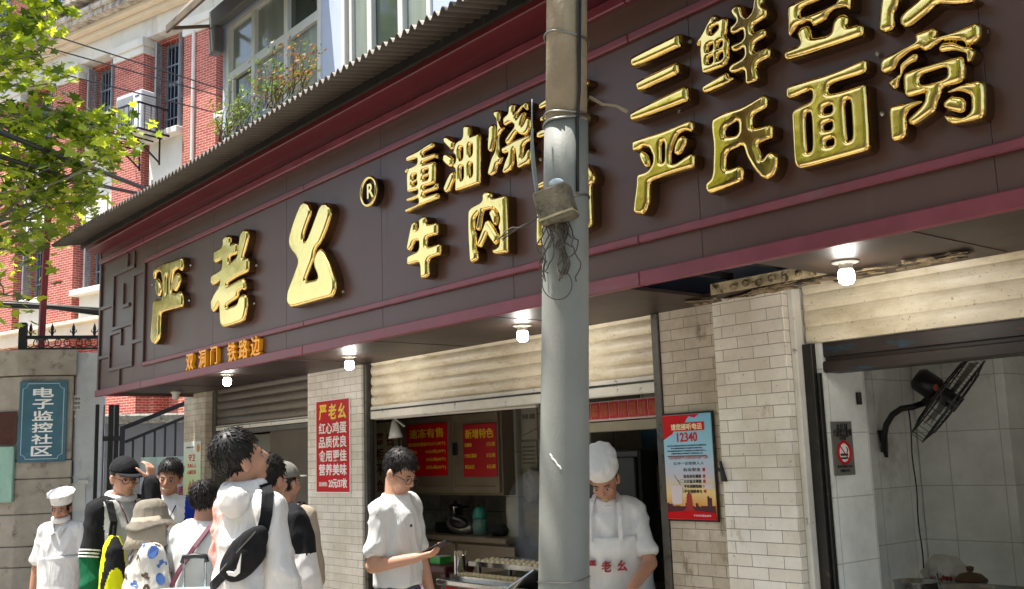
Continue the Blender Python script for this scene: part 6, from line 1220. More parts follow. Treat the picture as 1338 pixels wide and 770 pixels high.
def person(label, px, py, d, H, face, arms, skin=None, lean=0., head=(0, 0, 0), smile=False, glasses=False, hair='short', shirt=None, trousers=None, group=None, girth=1., hat=False, hoff=0.):
    """px, py = photo pixel of the top of the head, d = distance along the view; face = (right, forward) of the way the chest points, seen from the camera"""
    p = dep(px, py, d); fwv = (Vector((CF.x, CF.y, 0)).normalized()*face[1] + Vector((CR.x, CR.y, 0)).normalized()*face[0]).normalized()
    rz = math.atan2(-fwv.x, fwv.y); hr = Euler((R_(head[0]), R_(head[2]), R_(-head[1]))).to_matrix().to_4x4(); s = 1.     # pitch up +, turn right +, tilt
    for _ in range(2):       # stature that brings the top of the head to the measured height
        L = Matrix.Translation((0, 0, .95*s)) @ Matrix.Rotation(-R_(lean), 4, 'X') @ Matrix.Translation((0, 0, -.95*s))
        hc = L @ Vector((0, (.026+hoff)*s, 1.588*s)); MH = Matrix.Translation(hc) @ Matrix.Rotation(-R_(lean)*.6, 4, 'X') @ hr
        zt = max((MH @ (Vector((x, y-.014, z)).normalized()*.1*s)).z for x in (0,) for y in (-.1, -.05, 0, .05, .1) for z in (.1,)) + .022*s
        if _ == 0: s = p.z/zt
    print('stature', label[:24], round(1.72*s, 2))
    off = Matrix.Rotation(rz, 3, 'Z') @ Vector((hc.x, hc.y, 0))
    root = thing('person', label, 'person', (p.x-off.x, p.y-off.y, 0), rz, group)
    g = girth
    bm = nb()
    for k in (-1, 1):
        capsule(bm, (k*.088*s, 0, .90*s), (k*.095*s, .015*s, .49*s), .082*s*g, .056*s); capsule(bm, (k*.095*s, .015*s, .49*s), (k*.10*s, -.02*s, .09*s), .055*s, .036*s); ell(bm, (k*.10*s, .04*s, .04*s), (.042*s, .12*s, .038*s)); capsule(bm, (k*.10*s, -.02*s, .09*s), (k*.10*s, .0, .05*s), .037*s, .036*s)
    ell(bm, (0, 0, .93*s), (.158*s*g, .108*s*g, .12*s)); T = L
    ell(bm, (0, .005*s, 1.08*s), (.138*s*g, .098*s*g, .16*s), T); ell(bm, (0, .0, 1.27*s), (.158*s*g, .108*s*g, .17*s), T); capsule(bm, (-.13*s, -.005*s, 1.395*s), (.13*s, -.005*s, 1.395*s), .062*s, .062*s, T)
    capsule(bm, L @ Vector((0, -.015*s, 1.40*s)), MH @ Vector((0, -.018*s, -.05*s)), .060*s, .053*s)
    make_head(bm, MH, s, smile)
    sh = []
    for k, (e, w_, hd, pn, cu) in zip((-1, 1), arms):   # left then right: elbow, wrist, hand directions (x right, y forward, z up)
        S0 = L @ Vector((k*.160*s, -.008*s, 1.372*s)); E = S0 + Vector(e).normalized()*.285*s; Wr = E + Vector(w_).normalized()*.25*s
        ell(bm, S0, .052*s); capsule(bm, S0, E, .048*s*(.5+.5*g), .039*s); capsule(bm, E, Wr, .041*s, .027*s); make_hand(bm, Wr, hd, pn, s, cu, k); sh.append((S0, E, Wr))
    body = obj('body', remesh(bm, .0068, 3, .5, 'body'), skin or M_skin, root, world=False)
    face_bits(MH, s, root, smile, glasses)
    if hair: make_hair(MH, s, root, hair, seed=int(px), under=hat)
    # trousers and shoes
    bm = nb()
    for k in (-1, 1): capsule(bm, (k*.088*s, 0, .92*s), (k*.097*s, .012*s, .49*s), .097*s*g, .075*s); capsule(bm, (k*.097*s, .012*s, .49*s), (k*.10*s, -.015*s, .11*s), .074*s, .062*s)
    ell(bm, (0, 0, .94*s), (.172*s*g, .122*s*g, .11*s)); me = remesh(bm, .012, 3); fold(me, .006, 7, px); obj('trousers', me, trousers or M_darktr, root, world=False)
    for k in (-1, 1): bm = nb(); ell(bm, (k*.10*s, .045*s, .045*s), (.052*s, .14*s, .05*s)); [setattr(v.co, 'z', max(v.co.z, .003)) for v in bm.verts]; obj('shoe', bm, M_shoe, root, smooth=True, world=False)
    return dict(root=root, s=s, L=L, MH=MH, sh=sh, g=g, rz=rz)
def top(P, name, m, hem=.88, sleeve=1., loose=.022, flare=.0, amp=.008, sc=7, collar=.0, seed=1., open_neck=True, sl_r=1., vox=.012, mats=None, pick=None):
    """shirt or jacket over the body; sleeve = how far down the whole arm (0..2: 1 = elbow)"""
    s, L, g = P['s'], P['L'], P['g']; bm = nb(); lo = loose
    for k in (-1, 1): ell(bm, L @ Vector((k*.10*s, -.006*s, 1.395*s)), (.075*s+lo*.3, .070*s+lo*.3, .066*s+lo*.35))
    capsule(bm, (-.145*s, -.006*s, 1.385*s), (.145*s, -.006*s, 1.385*s), .064*s+lo*.45, .064*s+lo*.45, L); ell(bm, (0, 0, 1.27*s), (.160*s*g+lo*.5, .112*s*g+lo*.6, .18*s), L); ell(bm, (0, .005*s, 1.08*s), (.142*s*g+lo*.4, .104*s*g+lo*.5, .17*s), L)
    rings = [(hem*s, (.150*g)*s+lo+flare, (.116*g)*s+lo+flare, 0, 0), (1.0*s, .145*s*g+lo+flare*.7, .114*s*g+lo+flare*.7, 0, .004*s), (1.15*s, .145*s*g+lo, .112*s*g+lo, 0, .004*s), (1.28*s, .155*s*g+lo*.7, .114*s*g+lo*.8, 0, 0), (1.37*s, .160*s+lo*.4, .098*s+lo*.4, 0, -.004*s), (1.415*s, .132*s+lo*.3, .078*s+lo*.3, 0, -.006*s), (1.447*s, .09*s, .068*s, 0, -.008*s), (1.47*s+collar*.4, .066*s, .06*s, 0, -.006*s)]
    loft(bm, rings, L)
    for S0, E, Wr in P['sh']:
        a = min(1, sleeve); q = S0.lerp(E, a); r0, r1 = (.050*s+lo*.42)*sl_r, (.043*s+lo*.7)*sl_r
        capsule(bm, S0, q, r0, r0+(r1-r0)*a)
        if sleeve > 1: q2 = E.lerp(Wr, sleeve-1); capsule(bm, E, q2, r1, r1*.8)
        else:   # flat-ish cuff
            dn = (E-S0).normalized(); tube(bm, [q-dn*.03, q+dn*.028], [r1*1.03, r1*1.06], 18)
        ell(bm, S0 + Vector((0, 0, -.004*s)), (.052*s+lo*.42)*sl_r)
    me = remesh(bm, vox, 4); fold(me, amp, sc, seed)
    o = obj(name, me, mats or m, P['root'], world=False)
    if pick:
        for f in me.polygons: f.material_index = pick(f.center)
    return o
def ring_at(P, z, rx, ry, r, name, m, tilt=0., yo=0.):
    s, L = P['s'], P['L']; bm = nb(); tube(bm, [L @ Vector((rx*s*math.cos(a), (ry*s*math.sin(a)+yo*s), (z+tilt*math.sin(a))*s)) for a in np.linspace(0, 2*math.pi, 36, endpoint=False)], r*s, 8, closed=True); return obj(name, bm, m, P['root'], smooth=True, world=False)
def strip(name, pts, width, th, m, root, nrm=(0, 1, 0), world=False):
    """flat strap through pts"""
    bm = nb(); pts = [Vector(p) for p in pts]; V = []
    for i, p in enumerate(pts):
        t = (pts[min(i+1, len(pts)-1)] - pts[max(i-1, 0)]).normalized(); n = Vector(nrm[i] if isinstance(nrm, list) else nrm); n = (n - t*n.dot(t)).normalized(); w = t.cross(n)*width/2
        V.append([bm.verts.new(p-w+n*th), bm.verts.new(p+w+n*th), bm.verts.new(p+w-n*th), bm.verts.new(p-w-n*th)])
    for a, b_ in zip(V[:-1], V[1:]): bridge(bm, a, b_)
    bm.faces.new(V[0]); bm.faces.new(V[-1][::-1]); bmesh.ops.recalc_face_normals(bm, faces=bm.faces); return obj(name, bm, m, root, world=world)
def apron(P, m, z0, z1, bib=True, lo=.034, wrap=1.15, amp=.006, name='apron', mark=None):
    s, L, g = P['s'], P['L'], P['g']; bm = nb(); V = []; n = 26; zs = np.linspace(z0, z1, 30)
    for z in zs:
        t = 1 if z < 1.12 else max(.50, 1-(z-1.12)/.10*.42); w = wrap*t; rx, ry = (.160*g*s+lo + max(0, 1.0-z)*.06), (.120*g*s+lo + max(0, 1.-z)*.07)
        if z > 1.25: rx, ry = .172*s*g+lo*.8, .124*s*g+lo*.6
        V.append([bm.verts.new(L @ Vector((rx*math.sin(a), ry*math.cos(a)+.005, z*s))) for a in np.linspace(-w*1.35, w*1.35, n)])
    for i in range(len(V)-1):
        for j in range(n-1): bm.faces.new((V[i][j], V[i][j+1], V[i+1][j+1], V[i+1][j]))
    bm.normal_update(); me = bpy.data.meshes.new(name); bm.to_mesh(me); bm.free(); fold(me, amp*1.6, 6, 5); o = obj(name, me, m, P['root'], smooth=True, world=False)
    sm = o.modifiers.new('t', 'SOLIDIFY'); sm.thickness = .004; sm.offset = 0; return o
def L2W(P, v): return wm(P['root']) @ Vector(v)
DOWN = ((0, .05, -1), (0, .18, -1), (0, .1, -1)); hang = lambda k, f=.05, out=.16: ((k*out, f, -1), (k*.04, .16+f, -1), (0, .12, -1), (-k, 0, 0), .35)

# ---- man in a white T-shirt reading his phone
# ---
P = person('man in a white T-shirt and glasses looking down at the phone in his hand', 522, 590, 5.9, 1.73, (.80, -.42), [hang(-1, .12), ((.10, -.10, -1), (-.34, .92, .16), (-.25, .9, .2), (-.3, .15, 1), .75)], head=(-27, 4, 0), glasses=True, trousers=M_denim, girth=.86)
top(P, 't_shirt', M_wcloth, hem=.965, sleeve=.66, loose=.018, amp=.016, sc=6.5, sl_r=.94, seed=2.); ring_at(P, 1.452, .073, .068, .009, 'collar', M_wcloth, tilt=-.018, yo=-.008)
bm = nb(); ell(bm, P['L'] @ Vector((.085*P['s'], .152*P['s'], 1.30*P['s'])), (.012, .004, .008)); obj('chest_logo', bm, M_ink, P['root'], world=False)
Wr = P['sh'][1][2]; q = Wr + Vector((-.035, .115, .055)); ph_ = thing('phone', 'dark smartphone held in front of the man in the white T-shirt', 'phone', L2W(P, q), P['rz']); ph_.rotation_euler = (R_(24), R_(-12), P['rz'])
bm = nb(); box(bm, -.037, .037, -.078, .078, -.004, .004, .003, seg=2); obj('phone_body', bm, M_blk, ph_, world=False); bm = nb(); box(bm, -.033, .033, -.073, .073, .0041, .0046); obj('screen', bm, mat('phone_screen', '39424a', .08), ph_, world=False)

# ---- chef in the hatch
P = person('chef in a tall white hat and apron bending over the counter in the hatch', 788, 597, 5.62, 1.74, (-.22, -1), [((-.25, .35, -.9), (.35, .75, -.45), (.2, .6, -.7), (0, -.4, -1), .6), ((.32, .15, -1), (-.62, .55, -.62), (-.5, .5, -.7), (0, -.3, -1), .6)], skin=M_skin2, lean=15, head=(-30, 6, 3), girth=1.16, hair='short', hat=True, trousers=M_darktr)
top(P, 'shirt', M_wcloth, hem=.88, sleeve=.72, loose=.022, amp=.012, sc=6.5, seed=6.); ring_at(P, 1.452, .076, .07, .010, 'collar', M_wcloth, tilt=-.015, yo=-.008)
apron(P, M_wcloth2, .55, 1.30, lo=.045); s = P['s']
for k in (-1, 1): strip('apron_strap', [P['L'] @ Vector((k*x*s, y*s, z*s)) for x, y, z in ((.085, .172, 1.28), (.085, .165, 1.34), (.083, .125, 1.41), (.074, .07, 1.465), (.066, .0, 1.482), (.04, -.06, 1.487))], .022, .004, M_wcloth2, P['root'], (0, 1, .4))
for i, ch in enumerate('严老幺'): text('printed_character', ch, .06, P['L'] @ Vector(((.085-.085*i)*s, .216*s-.012*(i-1)**2, 1.155*s)), mat('apron_red', '8c1b26', .6), P['root'], rot=(math.pi/2, 0, math.pi), bold=.02, ext=.012, fit=(.05, .055), world=False)
def chef_hat(P, m, h=.13, r=.098, tilt=0., puff=1.15, sq=1.):
    s = P['s']; S = P['MH'] @ Matrix.Translation((0, -.018*s, .080*s)) @ Matrix.Rotation(R_(-tilt), 4, 'X') @ Matrix.Diagonal((s, s*1.14, s*sq, 1)); bm = nb(); n = 44; V = []
    prof = [(r*.93, -.035), (r*.95, -.01), (r*.96, .02), (r*.99, .05), (r*puff, .05+h*.35), (r*puff*.98, .05+h*.7), (r*puff*.72, .05+h*.92), (r*.3, .05+h), (.004, .05+h*1.0)]
    for i, (rr_, z) in enumerate(prof): V.append([bm.verts.new(S @ Vector(((rr_*(1+(.035*math.sin(11*a)+.02*math.sin(17*a+1) if 3 <= i < 8 else 0)))*math.cos(a), (rr_*(1+(.035*math.sin(11*a) if 3 <= i < 8 else 0)))*math.sin(a), z))) for a in [2*math.pi*k/n for k in range(n)]])
    for a, b_ in zip(V[:-1], V[1:]): bridge(bm, a, b_)
    bm.faces.new(V[-1]); o = obj('hat', bm, m, P['root'], smooth=True, world=False); o.modifiers.new('t', 'SOLIDIFY').thickness = .003; return o
chef_hat(P, M_wcloth2, h=.072, puff=1.02, tilt=14, sq=.74)

# ---- woman cook at the far left
P = person('woman cook in white cap, lowered mask and long white apron by the stone pillar', 81, 646, 8.0, 1.50, (-.05, -1), [((-.30, .0, -1), (-.12, .2, -1), (-.05, .15, -1), (1, 0, 0), .4), hang(1, .05, .2)], skin=M_skin2, head=(-12, -6, 0), hair='bob', hat=True, trousers=M_darktr, girth=.92)
top(P, 'uniform', M_wcloth2, hem=.80, sleeve=.78, loose=.026, amp=.008, seed=9.); apron(P, M_wcloth2, .42, 1.18, lo=.040, wrap=1.3)
chef_hat(P, M_wcloth2, h=.045, r=.098, puff=1.2, tilt=10, sq=.78); s = P['s']
bm = nb(); lathe(bm, [(.060, -.02), (.068, 0), (.066, .018)], seg=28, M=P['MH'] @ Matrix.Translation((0, .022, -.088*s)) @ Matrix.Diagonal((1, 1.25, 1, 1))); obj('face_mask', bm, M_wcloth, P['root'], smooth=True, world=False)
for k in (-1, 1): strip('collar_flap', [P['L'] @ Vector((k*x*s, y*s, z*s)) for x, y, z in ((.062, -.03, 1.475), (.066, .04, 1.462), (.05, .10, 1.425), (.02, .135, 1.37))], .04, .004, M_wcloth2, P['root'], (k*.5, .8, .5))

# ---- tall youth in a black cap
P = person('youth in a black cap and black, white and green jacket touching his cap brim', 163, 599, 6.75, 1.73, (.72, -.62), [((.25, .62, -.15), (-.1, -.12, 1), (0, -.25, 1), (.3, -.9, .2), .7), ((.16, .05, -1), (.0, .2, -1), (0, .1, -1), (-1, 0, 0), .9)], head=(-10, 4, 0), glasses=True, hair='short', hat=True, trousers=M_blackc); s = P['s']
M_green = cloth('green_fabric', '0f5a3c')
def pk(c):
    z = c.z/s
    if c.y > .17*s or z > 1.45: return 0
    if abs(c.x) < .10*s and c.y > .06*s: return 3
    if abs(c.x) < .15*s and c.y > .05*s and z > 1.12: return 2
    if z < 1.125: return 1
    return 0
top(P, 'jacket', None, hem=.84, sleeve=1.92, loose=.026, amp=.012, seed=4., mats=[M_blackc, M_green, M_wcloth, M_grey], pick=pk, sl_r=1.08)
ring_at(P, 1.47, .08, .075, .022, 'collar', M_wcloth, tilt=-.02, yo=-.008)
for i in range(3): E, W2 = P['sh'][1][0], P['sh'][1][1]; c = E.lerp(W2, .80+.07*i); d_ = (W2-E).normalized(); bm = nb(); tube(bm, [c-d_*.005, c+d_*.005], .071*s, 20); obj('sleeve_stripe', bm, M_wcloth, P['root'], world=False)
def cap_hat(P, m, brim=.075, name='cap', dome=.0, col=None):
    s = P['s']; S = P['MH'] @ Matrix.Diagonal((s, s, s, 1)); bm = nb(); ell(bm, (0, -.012, .04), (.090, .110, .098+dome), None, 4); bmesh.ops.delete(bm, geom=[v for v in bm.verts if v.co.z < .034], context='VERTS')
    n = 20; A = [bm.verts.new((.084*math.sin(a), .008+.084*math.cos(a), .040)) for a in np.linspace(-1.25, 1.25, n)]; B = [bm.verts.new((.075*math.sin(a), .03+(.085+brim)*math.cos(a)**.8 if math.cos(a) > 0 else .03, .022+.012*math.cos(a))) for a in np.linspace(-1.25, 1.25, n)]
    for i in range(n-1): bm.faces.new((A[i], A[i+1], B[i+1], B[i]))
    bmesh.ops.transform(bm, matrix=S, verts=bm.verts); o = obj(name, bm, m, P['root'], smooth=True, world=False); o.modifiers.new('t', 'SOLIDIFY').thickness = .004; return o
cap_hat(P, M_blackc)
bm = nb(); tube(bm, [P['L'] @ Vector((x*s, y*s, z*s)) for x, y, z in ((-.06, .05, 1.46), (-.045, .13, 1.36), (-.01, .155, 1.24), (.0, .16, 1.2), (.01, .155, 1.24), (.045, .13, 1.36), (.06, .05, 1.46))], .0035, 5); obj('lanyard', bm, mat('maroon_cord', '4c1520', .6), P['root'], world=False)
def backpack(label, P, m, w=.15, d=.09, z0=1.0, z1=1.42, y=-.155, m2=None, x=0.):
    s, L = P['s'], P['L']; t = thing('backpack', label, 'backpack', L2W(P, L @ Vector((x*s, y*s, z0*s))), P['rz']); inv = wm(t).inverted() @ wm(P['root'])
    bm = nb(); loft(bm, [(z0*s, w*.8*s, d*.6*s, x*s, (y-.02)*s), ((z0+.05)*s, w*s, d*s, x*s, (y-.03)*s), ((z0*.5+z1*.5)*s, w*s, d*.95*s, x*s, (y-.02)*s), ((z1-.06)*s, w*.85*s, d*.75*s, x*s, (y-.0)*s), (z1*s, w*.4*s, d*.35*s, x*s, (y+.015)*s)], L); me = remesh(bm, .01, 4); fold(me, .005, 9, 3); me.transform(inv); obj('bag_body', me, m, t, world=False)
    bm = nb(); loft(bm, [((z0+.05)*s, w*.7*s, d*.45*s, x*s, (y-.10)*s), ((z0+.19)*s, w*.66*s, d*.4*s, x*s, (y-.095)*s)], L); me = remesh(bm, .01, 5); me.transform(inv); obj('front_pocket', me, m2 or m, t, world=False)
    for k in (-1, 1):
        o = strip('shoulder_strap', [inv @ (L @ Vector((k*xx*s, yy*s, zz*s))) for xx, yy, zz in ((.10, -.13, z1-.04), (.115, -.08, 1.44), (.118, -.0, 1.472), (.12, .075, 1.43), (.125, .14, 1.32), (.14, .145, 1.2), (.17, .08, 1.1), (.17, -.08, 1.04))], .045*s, .006, m, t, [Vector((0, -1, .3)), Vector((0, -.6, 1)), Vector((0, 0, 1)), Vector((0, .7, 1)), Vector((0, 1, .3)), Vector((.1, 1, 0)), Vector((k, .5, 0)), Vector((k, -.3, 0))])
    return t
backpack('black backpack worn by the youth in the black cap', P, M_blackc, w=.14, d=.085)
# yellow backpack he carries in front, and a plastic carrier
q = dep(149, 700, 6.3); yb = thing('backpack', 'bright yellow and black backpack hanging beside the youth in the black cap', 'backpack', (q.x, q.y, q.z-.43), P['rz']+1.2)
bm = nb(); loft(bm, [(0, .09, .07, 0, 0), (.04, .11, .08, 0, 0), (.22, .11, .08, 0, 0), (.36, .09, .06, 0, 0), (.43, .045, .03, 0, 0)]); me = remesh(bm, .01, 3); fold(me, .004, 9, 8); M_yb = cloth('yellow_nylon', 'cfd416'); ob_ = obj('bag_body', me, [M_yb, M_blackc], yb, world=False)
for f in me.polygons:
    c = f.center; f.material_index = 1 if (abs(c.x-.02-.07*math.sin(c.z*6)) < .018 or c.z < .05) and c.y > -.2 else 0
bm = nb(); tube(bm, [(-.02, 0, .42), (-.02, 0, .48), (.02, 0, .49), (.03, 0, .42)], .009, 8); obj('top_loop', bm, M_blackc, yb, world=False)
q = dep(126, 752, 6.5); cbg = thing('carrier_bag', 'black and white striped carrier bag in the hand of the youth in the black cap', 'bag', (q.x, q.y, q.z-.30), P['rz'])
bm = nb(); loft(bm, [(-.05, .13, .07, 0, 0), (.12, .14, .075, 0, 0), (.22, .10, .05, 0, 0), (.27, .05, .02, 0, 0)], seg=28); me = remesh(bm, .01, 2); fold(me, .008, 9, 2); obj('bag_body', me, [M_blackc, M_wcloth], cbg, world=False)
for f in me.polygons: f.material_index = 1 if math.sin(f.center.x*95+f.center.z*20) > .35 and f.center.z < .25 else 0
bm = nb(); tube(bm, [(-.03, 0, .25), (-.035, 0, .34), (0, 0, .37), (.035, 0, .34), (.03, 0, .25)], .006, 6); obj('handle', bm, M_blackc, cbg, world=False)

# ---- smiling man
P = person('smiling man with short dark hair in a blue and white top facing the street', 222, 602, 7.35, 1.72, (.18, -1), [hang(-1), ((.28, .15, -1), (-.35, .8, .42), (-.4, .6, .5), (0, .2, 1), .9)], skin=M_skin2, head=(-10, 4, -8), smile=True, hair='short'); s = P['s']
M_blue = cloth('royal_blue', '15339a')
top(P, 'shirt', None, hem=.86, sleeve=.95, loose=.028, seed=5., mats=[M_wcloth, M_blue], pick=lambda c: 1 if abs(c.x) > .115*s or (c.y < 0) else 0)
bm = nb(); tube(bm, [P['L'] @ Vector((x*s, y*s, z*s)) for x, y, z in ((-.07, .0, 1.46), (-.05, .12, 1.38), (0, .152, 1.27), (.05, .12, 1.38), (.07, .0, 1.46))], .004, 5); obj('neck_cord', bm, M_blackc, P['root'], world=False)
q = L2W(P, P['sh'][1][2] + Vector((-.05, .085, .085))); cp_ = thing('paper_cup', 'white paper cup with lid in the hand of the smiling man', 'cup', q); bm = nb(); lathe(bm, [(.03, -.06), (.037, .03)], seg=24); obj('cup_wall', bm, M_wcloth, cp_, smooth=True, world=False); bm = nb(); lathe(bm, [(.039, .031), (.039, .038), (.03, .046)], seg=24); obj('cup_lid', bm, M_white, cp_, smooth=True, world=False)

# ---- woman in a sun hat and patterned coat
P = person('woman in a grey brown sun hat and white printed coat seen from behind', 200, 661, 6.0, 1.56, (.78, .42), [((-.1, .5, -1), (.45, .8, .1), (.5, .7, .2), (0, 0, 1), .6), ((.15, .25, -1), (-.1, 1, .15), (-.1, .9, .25), (0, 0, 1), .6)], head=(4, -8, 0), hair='bob', hat=True, girth=1.0); s = P['s']
M_coat = cloth('white_coat', 'cbc7bf'); co = top(P, 'coat', M_coat, hem=.62, sleeve=1.9, loose=.032, flare=.03, amp=.014, sc=6, seed=8., sl_r=1.1)
rr = random.Random(9); me = co.data; me.calc_loop_triangles(); used = []; PM = [mat('print_blue', '4668a8', .8), mat('print_brown', '5b4a3c', .8), mat('print_orange', 'a5653a', .8), mat('print_green', '5c7a4a', .8)]; Nv = [(v.co.copy(), v.normal.copy()) for v in me.vertices]
k_ = 0
while k_ < 4000 and len(used) < 90:
    k_ += 1; c, n = rr.choice(Nv)
    if any((c-u).length < .068 for u in used) or c.z < .9*s: continue
    used.append(c); u = n.orthogonal().normalized(); u = (Vector((0, 0, 1)) - n*n.z).normalized() if abs(n.z) < .9 else u; v_ = n.cross(u); a = rr.uniform(-.5, .5); u, v_ = u*math.cos(a)+v_*math.sin(a), v_*math.cos(a)-u*math.sin(a)
    near = [(p_, nn) for p_, nn in Nv if (p_-c).length < .045 and nn.dot(n) > .5]
    bm = nb()
    def snap(p):
        q_, nn = min(near, key=lambda t: (t[0]-p).length_squared); return p + n*((q_-p).dot(n)) + n*.003
    sz = rr.uniform(.026, .038); kind = int(rr.random() < .6); pl = [(-1, -.5), (1, -.5), (1.1, .1), (.5, .15), (.35, .7), (-.4, .7), (-.55, .15), (-1.1, .1)] if kind else [(math.cos(t)*.8, math.sin(t)*1.1) for t in np.linspace(0, 6.283, 9)[:-1]]
    bm.faces.new([bm.verts.new(snap(c + v_*x*sz + u*y*sz)) for x, y in pl]); obj('coat_print', bm, PM[rr.choice((1, 1, 2, 0)) if kind else rr.choice((0, 0, 3, 1))], co, world=False)
S = P['MH'] @ Matrix.Translation((0, -.01*s, .045*s)) @ Matrix.Diagonal((s, s*1.15, s, 1)); bm = nb(); n = 48; V = []
for i, (r_, z) in enumerate([(.004, .118), (.05, .116), (.078, .10), (.094, .06), (.10, .0), (.115, -.022), (.135, -.05), (.146, -.07)]): V.append([bm.verts.new(S @ Vector((r_*(1+.015*math.sin(5*a))*math.cos(a), r_*math.sin(a), z+(.012*math.sin(3*a+1) if i > 5 else 0)))) for a in [2*math.pi*k/n for k in range(n)]])
for a, b_ in zip(V[:-1], V[1:]): bridge(bm, a, b_)
h_ = obj('sun_hat', bm, cloth('taupe_hat', '7b7468'), P['root'], smooth=True, world=False); h_.modifiers.new('t', 'SOLIDIFY').thickness = .004
bm = nb(); n = 30; V = []
for i, (r_, z) in enumerate([(.104, .01), (.125, -.06), (.14, -.13), (.165, -.19)]): V.append([bm.verts.new(S @ Vector((r_*(1+.03*math.sin(9*a))*math.sin(a), -r_*math.cos(a), z))) for a in np.linspace(-2.0, 2.0, n)])
for i in range(3):
    for j in range(n-1): bm.faces.new((V[i][j], V[i][j+1], V[i+1][j+1], V[i+1][j]))
f_ = obj('neck_flap', bm, cloth('taupe_flap', '9a9080'), P['root'], smooth=True, world=False); f_.modifiers.new('t', 'SOLIDIFY').thickness = .004

# ---- person in white seen from behind with a suitcase
P = person('person with short black hair in a white shirt and purple strap seen from behind', 269, 629, 6.0, 1.58, (.22, 1), [hang(-1, .15, .2), hang(1, .15, .2)], head=(2, 6, 0), hair='bob', girth=.95); s = P['s']
top(P, 'shirt', M_wcloth, hem=.82, sleeve=1.5, loose=.03, amp=.014, seed=12., sl_r=1.1)
strip('purple_strap', [P['L'] @ Vector((x*s, y*s, z*s)) for x, y, z in ((.13, .0, 1.475), (.10, -.09, 1.44), (.03, -.155, 1.32), (-.07, -.168, 1.17), (-.16, -.15, 1.02), (-.2, -.08, .93))], .03*s, .004, mat('purple_strap', '5e2a3d', .6), P['root'], [Vector((0, -.2, 1)), Vector((0, -1, .8))] + [Vector((-.2, -1, .2))]*4)
q = dep(247, 730, 5.45); sc2 = thing('suitcase', 'pale blue suitcase with a raised black telescopic handle', 'suitcase', (q.x, q.y, 0), math.atan2(CR.y, CR.x))
zt4 = q.z; bm = nb(); box(bm, -.20, .20, -.12, .12, .05, dep(247, 769, 5.45).z, .05, seg=4); obj('shell', bm, mat('pale_blue_shell', 'a9c3cc', .35, var=.05), sc2, smooth=True, world=False)
bm = nb()
for x in (-.058, .058): tube(bm, [(x, .1, .5), (x, .1, zt4)], .008, 8)
obj('handle_tube', bm, mat('silver_tube', 'b9bcbf', .25, metal=.9), sc2, world=False); bm = nb(); tube(bm, [(-.066, .1, zt4-.03), (-.06, .1, zt4), (0, .1, zt4+.006), (.06, .1, zt4), (.066, .1, zt4-.03)], .014, 10); obj('grip', bm, M_blk, sc2, smooth=True, world=False)
for x in (-.15, .15):
    for y in (-.08, .08): bm = nb(); cyl(bm, (x-.012, y, .026), (x+.012, y, .026), .025); obj('wheel', bm, M_blk, sc2, world=False)

# ---- man in black behind, and his neighbour with the grey cap
P = person('man with dark hair in a black jacket with white lower sleeves, mostly hidden', 352, 597, 5.35, 1.72, (.35, 1), [hang(-1, .05), ((.30, -.02, -1), (.05, .35, -1), (0, .2, -1), (-1, 0, 0), .5)], head=(0, 10, 0), hair='short'); s = P['s']
E1 = P['sh'][1]
top(P, 'jacket', None, hem=.80, sleeve=1.9, loose=.032, amp=.012, seed=21., sl_r=1.15, mats=[M_blackc, M_wnylon], pick=lambda c: 1 if c.z < 1.22*s and abs(c.x) > .21*s else 0)
P = person('person in a grey cap and beige top with a black backpack by the shop door', 372, 606, 6.15, 1.66, (.25, 1), [hang(-1), hang(1)], head=(4, 15, 0), hair='short', hat=True); top(P, 'shirt', cloth('beige_cotton', '9a8d7c'), hem=.86, sleeve=1.3, loose=.03, seed=23.); cap_hat(P, cloth('grey_cap', '77756f'), brim=.07)
backpack('large black and grey backpack on the person in the grey cap', P, M_blackc, w=.19, d=.12, z0=.98, z1=1.45, m2=cloth('grey_panel', '5b5853'), x=.03)

# ---- man in the white and pink hooded jacket, nearest of the queue
P = person('man in a white and pink hooded windbreaker looking up at the signboard', 315, 563, 4.55, 1.80, (.66, .75), [((-.07, .08, -1), (.25, .5, -.8), (.4, .5, -.6), (1, 0, 0), .6), ((.12, .10, -1), (-.2, .5, -.8), (-.2, .4, -.8), (-1, 0, 0), .5)], head=(22, 16, 6), hair='short', hoff=-.075, girth=.86, trousers=M_darktr); s = P['s']
M_pink = wrinkle(mat('pink_nylon', 'e09a90', .5, var=.05), .32)
top(P, 'windbreaker', None, hem=.72, sleeve=1.9, loose=.024, flare=.015, amp=.015, sc=6.0, seed=31., sl_r=1.0, mats=[M_wnylon, M_pink], pick=lambda c: 1 if (1.08*s+abs(c.x+.2*s)*.2 < c.z < 1.43*s+c.x*.15 and -.30*s < c.x < -.035*s-(1.4*s-c.z)*.16) else 0)
bm = nb(); L = P['L']
for t in np.linspace(-1.3, 1.6, 13): ell(bm, L @ Vector((.086*s*math.sin(t), (-.012-.082*math.cos(t))*s, (1.472-.02*math.cos(t))*s)), (.034*s, .034*s, .042*s))
ell(bm, L @ Vector((.02*s, -.105*s, 1.425*s)), (.09*s, .045*s, .065*s)); me = remesh(bm, .01, 5); fold(me, .009, 9, 4); obj('hood', me, M_wnylon, P['root'], world=False)
def smooth_path(pts, n=6):
    pts = [Vector(p) for p in pts]; out = []
    for i in range(len(pts)-1):
        p0, p1, p2, p3 = pts[max(i-1, 0)], pts[i], pts[i+1], pts[min(i+2, len(pts)-1)]
        for k in range(n): t_ = k/n; out.append(.5*((2*p1)+(p2-p0)*t_+(2*p0-5*p1+4*p2-p3)*t_*t_+(3*p1-p0-3*p2+p3)*t_**3))
    return out + [pts[-1]]
from mathutils.bvhtree import BVHTree
trees = []
